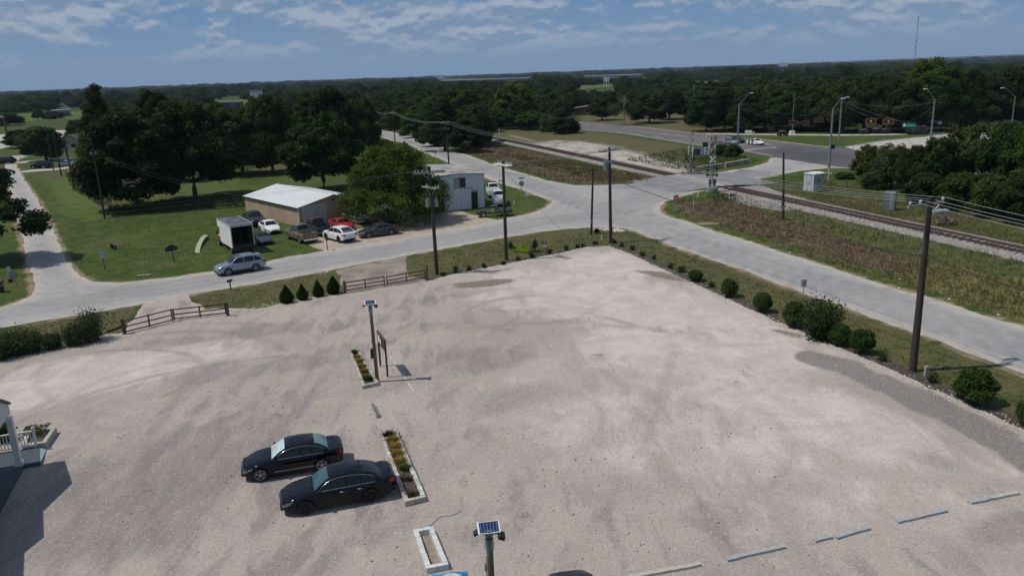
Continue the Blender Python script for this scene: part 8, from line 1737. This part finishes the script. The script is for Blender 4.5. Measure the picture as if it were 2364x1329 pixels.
# farther woods
rg = np.random.default_rng(77); pts = [(x, y, 1.0, rnd.uniform(.8, 1.1), key) for d_, x, y, nm, key in far_]
def ring(r0, r1, dens, sxy, sz, keys):
    a0, a1 = math.radians(-40), math.radians(40); n = int((r1*r1 - r0*r0)/2*(a1 - a0)*dens); r = np.sqrt(r0*r0 + rg.random(n)*(r1*r1 - r0*r0)); a = a0 + (a1 - a0)*rg.random(n); X = np.column_stack([np.sin(a)*r, np.cos(a)*r]); X = clear(X, 6, FP)
    keep = (vnoise(X[:, 0], X[:, 1], 180, 5) > .2) & (vnoise(X[:, 0], X[:, 1]*.6, 420, 6) > (.34 if r0 < 3000 else .25))
    X = X[keep]
    for i, (x, y) in enumerate(X): q_ = rg.random(); pts.append((x, y, sxy*rg.uniform(.8, 1.3), sz*(rg.uniform(.65, 1.1) if q_ < .93 else rg.uniform(1.2, 1.6)), keys[i % len(keys)]))
ring(300, 620, .0065, 1.0, .82, ('rndB', 'oakC', 'rndA', 'bshA')); ring(620, 1300, .0042, 1.45, .95, ('rndB', 'oakC', 'oakA', 'rndA')); ring(1300, 3200, .0011, 2.6, 1.05, ('oakC', 'rndB', 'oakA')); ring(3200, 7500, .00026, 5.0, 1.35, ('oakC', 'oakA'))
# keep the 300-1300 m belts out of the hand-built clearings near the roads
def okp(x, y):
    d = math.hypot(x, y)
    if d > 620: return True
    u, v = PJ((x, y, 0)); 
    if u < 215 and v > 283: return False
    if 1335 < u < 1660 and v > 262: return False
    if u > 1590 and v > 300: return False
    return not any(inside(np.array([x]), np.array([y]), p)[0] or segd(np.array([x]), np.array([y]), p, True)[0][0] < 4 for p in (ROAD, HIGHWAY, FRONTAGE))
OPEN_ = ((0, 200, 262, 285), (475, 600, 231, 245), (1330, 1430, 198, 204), (1590, 1670, 188, 193), (1000, 1230, 182, 186), (1345, 1495, 175, 179), (1390, 1412, 178, 190), (574, 612, 212, 231), (515, 562, 222, 231), (120, 162, 240, 249))
def opens(x, y, sz):
    u, v = PJ((x, y, 0)); u, v1 = PJ((x, y, 9.5*sz)); w_ = 2200/max(math.hypot(x, y), 1)
    return any(a - w_ < u < b + w_ and v1 < d and v > c for a, b, c, d in OPEN_)
pts = [p for p in pts if okp(p[0], p[1]) and not opens(p[0], p[1], p[3])]
def gn_wood(key, P_, label):
    src = bpy.data.objects.new('crown', PROTO[key][2]); src_e = [o for o in C.objects if o.name.startswith('crown') and o.data == PROTO[key][2]][0]; bpy.data.objects.remove(src)
    me = bpy.data.meshes.new('woods'); me.from_pydata([(p[0], p[1], -.3) for p in P_], [], []); a = me.attributes.new('sc', 'FLOAT_VECTOR', 'POINT'); a.data.foreach_set('vector', np.array([(p[2], p[2], p[3]) for p in P_], np.float32).ravel()); a = me.attributes.new('rz', 'FLOAT_VECTOR', 'POINT'); a.data.foreach_set('vector', np.column_stack([np.zeros(len(P_)), np.zeros(len(P_)), rg.random(len(P_))*6.28]).astype(np.float32).ravel())
    o = bpy.data.objects.new('distant_woods', me); C.objects.link(o); tag(o, label, 'woods', None, 'stuff'); ng = bpy.data.node_groups.new('scatter', 'GeometryNodeTree'); ng.interface.new_socket('Geometry', in_out='INPUT', socket_type='NodeSocketGeometry'); ng.interface.new_socket('Geometry', in_out='OUTPUT', socket_type='NodeSocketGeometry')
    gi = ng.nodes.new('NodeGroupInput'); go = ng.nodes.new('NodeGroupOutput'); ip = ng.nodes.new('GeometryNodeInstanceOnPoints'); oi = ng.nodes.new('GeometryNodeObjectInfo'); oi.inputs['Object'].default_value = src_e; oi.transform_space = 'ORIGINAL'; mp_ = ng.nodes.new('GeometryNodeMeshToPoints')
    def na(nm): q = ng.nodes.new('GeometryNodeInputNamedAttribute'); q.data_type = 'FLOAT_VECTOR'; q.inputs['Name'].default_value = nm; return q.outputs['Attribute']
    ng.links.new(gi.outputs[0], ip.inputs['Points']); ng.links.new(oi.outputs['Geometry'], ip.inputs['Instance']); ng.links.new(na('sc'), ip.inputs['Scale']); e2 = ng.nodes.new('FunctionNodeEulerToRotation'); ng.links.new(na('rz'), e2.inputs[0]); ng.links.new(e2.outputs[0], ip.inputs['Rotation']); ng.links.new(ip.outputs[0], go.inputs[0])
    m = o.modifiers.new('scatter', 'NODES'); m.node_group = ng; return o
for key in sorted({p[4] for p in pts}): gn_wood(key, [p for p in pts if p[4] == key], 'distant woods spreading to the horizon, %s crowns' % {'oakA': 'broad dark', 'oakB': 'tall dark', 'oakC': 'low dark', 'rndA': 'rounded green', 'rndB': 'small rounded green', 'yelA': 'yellowish', 'bshA': 'bushy green', 'bshB': 'bushy dark', 'looA': 'loose grey green'}.get(key, key))

# ---- rough grass: tufts standing in the fields
def blades(name, label, polys, dens, h0, h1, w, mat, seed, tint=None):
    rg = np.random.default_rng(seed); Xs = []
    for q, dk in polys:
        pa = [tuple(v) for v in P(*q)]; a = np.array(pa); lo = a.min(0); hi = a.max(0); n = int((hi - lo).prod()*dens*dk); X = lo + rg.random((n, 2))*(hi - lo); X = X[inside(X[:, 0], X[:, 1], pa)]; X = X[vnoise(X[:, 0], X[:, 1], 2.2, seed)*.6 + vnoise(X[:, 0], X[:, 1], .7, seed + 1)*.4 > .28]; Xs.append(X)
    X = np.concatenate(Xs); X = clear(X, .5, [ROAD, HIGHWAY]); dt, _, _ = segd(X[:, 0], X[:, 1], TRKG); X = X[dt > 2.6]; n = len(X); V = []; F = []; T = []
    for j in range(3):
        a = rg.random(n)*2*PI; h = (h0 + (h1 - h0)*rg.random(n)**2)*(.6 + .8*vnoise(X[:, 0], X[:, 1], 3, seed)); ln = rg.normal(size=(n, 2))*h[:, None]*.28; ww = w*(.6 + .8*rg.random(n)); ux = np.cos(a)*ww; uy = np.sin(a)*ww; b = X + rg.normal(size=(n, 2))*.06
        p0 = np.column_stack([b[:, 0] - ux, b[:, 1] - uy, np.zeros(n)]); p1 = np.column_stack([b[:, 0] + ux, b[:, 1] + uy, np.zeros(n)]); p2 = np.column_stack([b + ln, h]); V.append(np.stack([p0, p1, p2], 1).reshape(-1, 3)); T.append(np.repeat(np.clip(rg.random(n)*.6 + .4*vnoise(X[:, 0], X[:, 1], 1.5, 9), 0, 1), 3))
    V = np.concatenate(V); F = np.arange(len(V)).reshape(-1, 3); me = np_mesh(name, V, F, mat); fattr(me, 'tone', np.concatenate(T)); return obj(name, me, None, label=label, cat='grass', kind='stuff')
G_rust = leafm('rust_grass', (.13, .09, .06), (.28, .195, .14), None, .9); G_gold = leafm('gold_grass', (.10, .10, .035), (.25, .22, .10), None, .9); G_green = leafm('green_grass', (.045, .075, .018), (.11, .15, .045), None, .9); G_weed = leafm('dark_weeds', (.035, .058, .018), (.095, .125, .040), None, .9)
blades('tall_grass', 'reddish brown dry weeds between the right road and the track', [(((1590, 472), (1700, 462), (1860, 520), (2080, 590), (2150, 620), (2060, 634), (1900, 592), (1700, 532), (1600, 502)), 1), (((1880, 455), (2040, 480), (2100, 512), (2000, 495), (1890, 470)), .7)], 14, .12, .42, .022, G_rust, 31)
blades('tall_grass', 'golden tall grass beside the right road below the track', [(((2040, 600), (2364, 650), (2700, 750), (2700, 850), (2364, 738), (2100, 664)), 1), (((1760, 430), (1900, 420), (2364, 510), (2700, 590), (2700, 670), (2364, 572), (1900, 468)), .6)], 14, .18, .6, .024, G_gold, 32)
blades('tall_grass', 'green rough grass of the verges beside the track', [(((1560, 495), (1720, 545), (1930, 615), (2364, 745), (2700, 850), (2700, 700), (2364, 592), (2000, 508), (1700, 440), (1560, 462)), .5), (((1730, 425), (1900, 398), (2000, 410), (2060, 440), (1900, 450)), .4), (((1160, 355), (1300, 372), (1440, 395), (1500, 418), (1400, 422), (1240, 385)), 1.0)], 10, .12, .45, .026, G_green, 33)
blades('tall_grass', 'pinkish brown weeds between the diagonal road and the track', [(((1040, 335), (1130, 325), (1400, 390), (1560, 412), (1440, 422), (1320, 425), (1220, 400), (1100, 362)), 1)], 8, .15, .45, .03, G_rust, 34)
blades('tall_grass', 'dark weeds along the fence line of the left clearing', [(((250, 478), (420, 462), (560, 448), (566, 476), (420, 486), (255, 503)), 1.6), (((150, 400), (320, 440), (240, 480), (170, 440)), .7), (((210, 380), (300, 420), (600, 400), (560, 388), (300, 385)), .5)], 5, .3, .9, .05, G_weed, 35)
blades('tall_grass', 'rough grass on the island by the crossing signals', [(((1440, 370), (1590, 340), (1760, 372), (1700, 382), (1600, 398)), .8), (((1580, 362), (1660, 350), (1720, 366), (1640, 384)), 1.2), (((1540, 402), (1620, 400), (1620, 405), (1545, 408)), 2), (((1640, 452), (1700, 448), (1700, 466), (1650, 465)), 2)], 5, .2, .6, .04, G_green, 36)
blades('lawn_tufts', 'short green tufts across the mown left lawn', [(((130, 520), (250, 505), (560, 480), (600, 530), (500, 620), (290, 650), (190, 630)), 1)], 5, .04, .09, .03, leafm('lawn_grass', (.05, .08, .018), (.095, .135, .035), None, .9), 37)
blades('lawn_tufts', 'short brownish tufts on the verge along the lot', [(((440, 690), (640, 655), (745, 635), (780, 675), (600, 708), (480, 710)), 1), (((945, 600), (1200, 548), (1400, 530), (1500, 560), (1640, 610), (1850, 690), (2364, 890), (2364, 960), (1900, 760), (1600, 635), (1440, 570), (1300, 575), (1000, 638)), 1), (((0, 765), (300, 712), (280, 760), (200, 778), (0, 815)), 1)], 9, .04, .12, .03, leafm('verge_grass', (.045, .05, .018), (.14, .12, .055), None, .9), 38)
# ---------------------------------------------------------------- air
HAZE = 6e-5
if HAZE:
    hz_ = obj('haze', MB().box(-9000, 9000, -200, 13000, -1.5, 320), None, label='thin pale haze over the plain', cat='haze', kind='stuff')
    m = bpy.data.materials.new('haze'); m.use_nodes = True; n = m.node_tree.nodes; n.clear(); pv = n.new('ShaderNodeVolumePrincipled'); pv.inputs['Color'].default_value = (.56, .74, 1.0, 1); pv.inputs['Density'].default_value = HAZE; oo = n.new('ShaderNodeOutputMaterial'); m.node_tree.links.new(pv.outputs[0], oo.inputs['Volume']); hz_.data.materials.append(m)
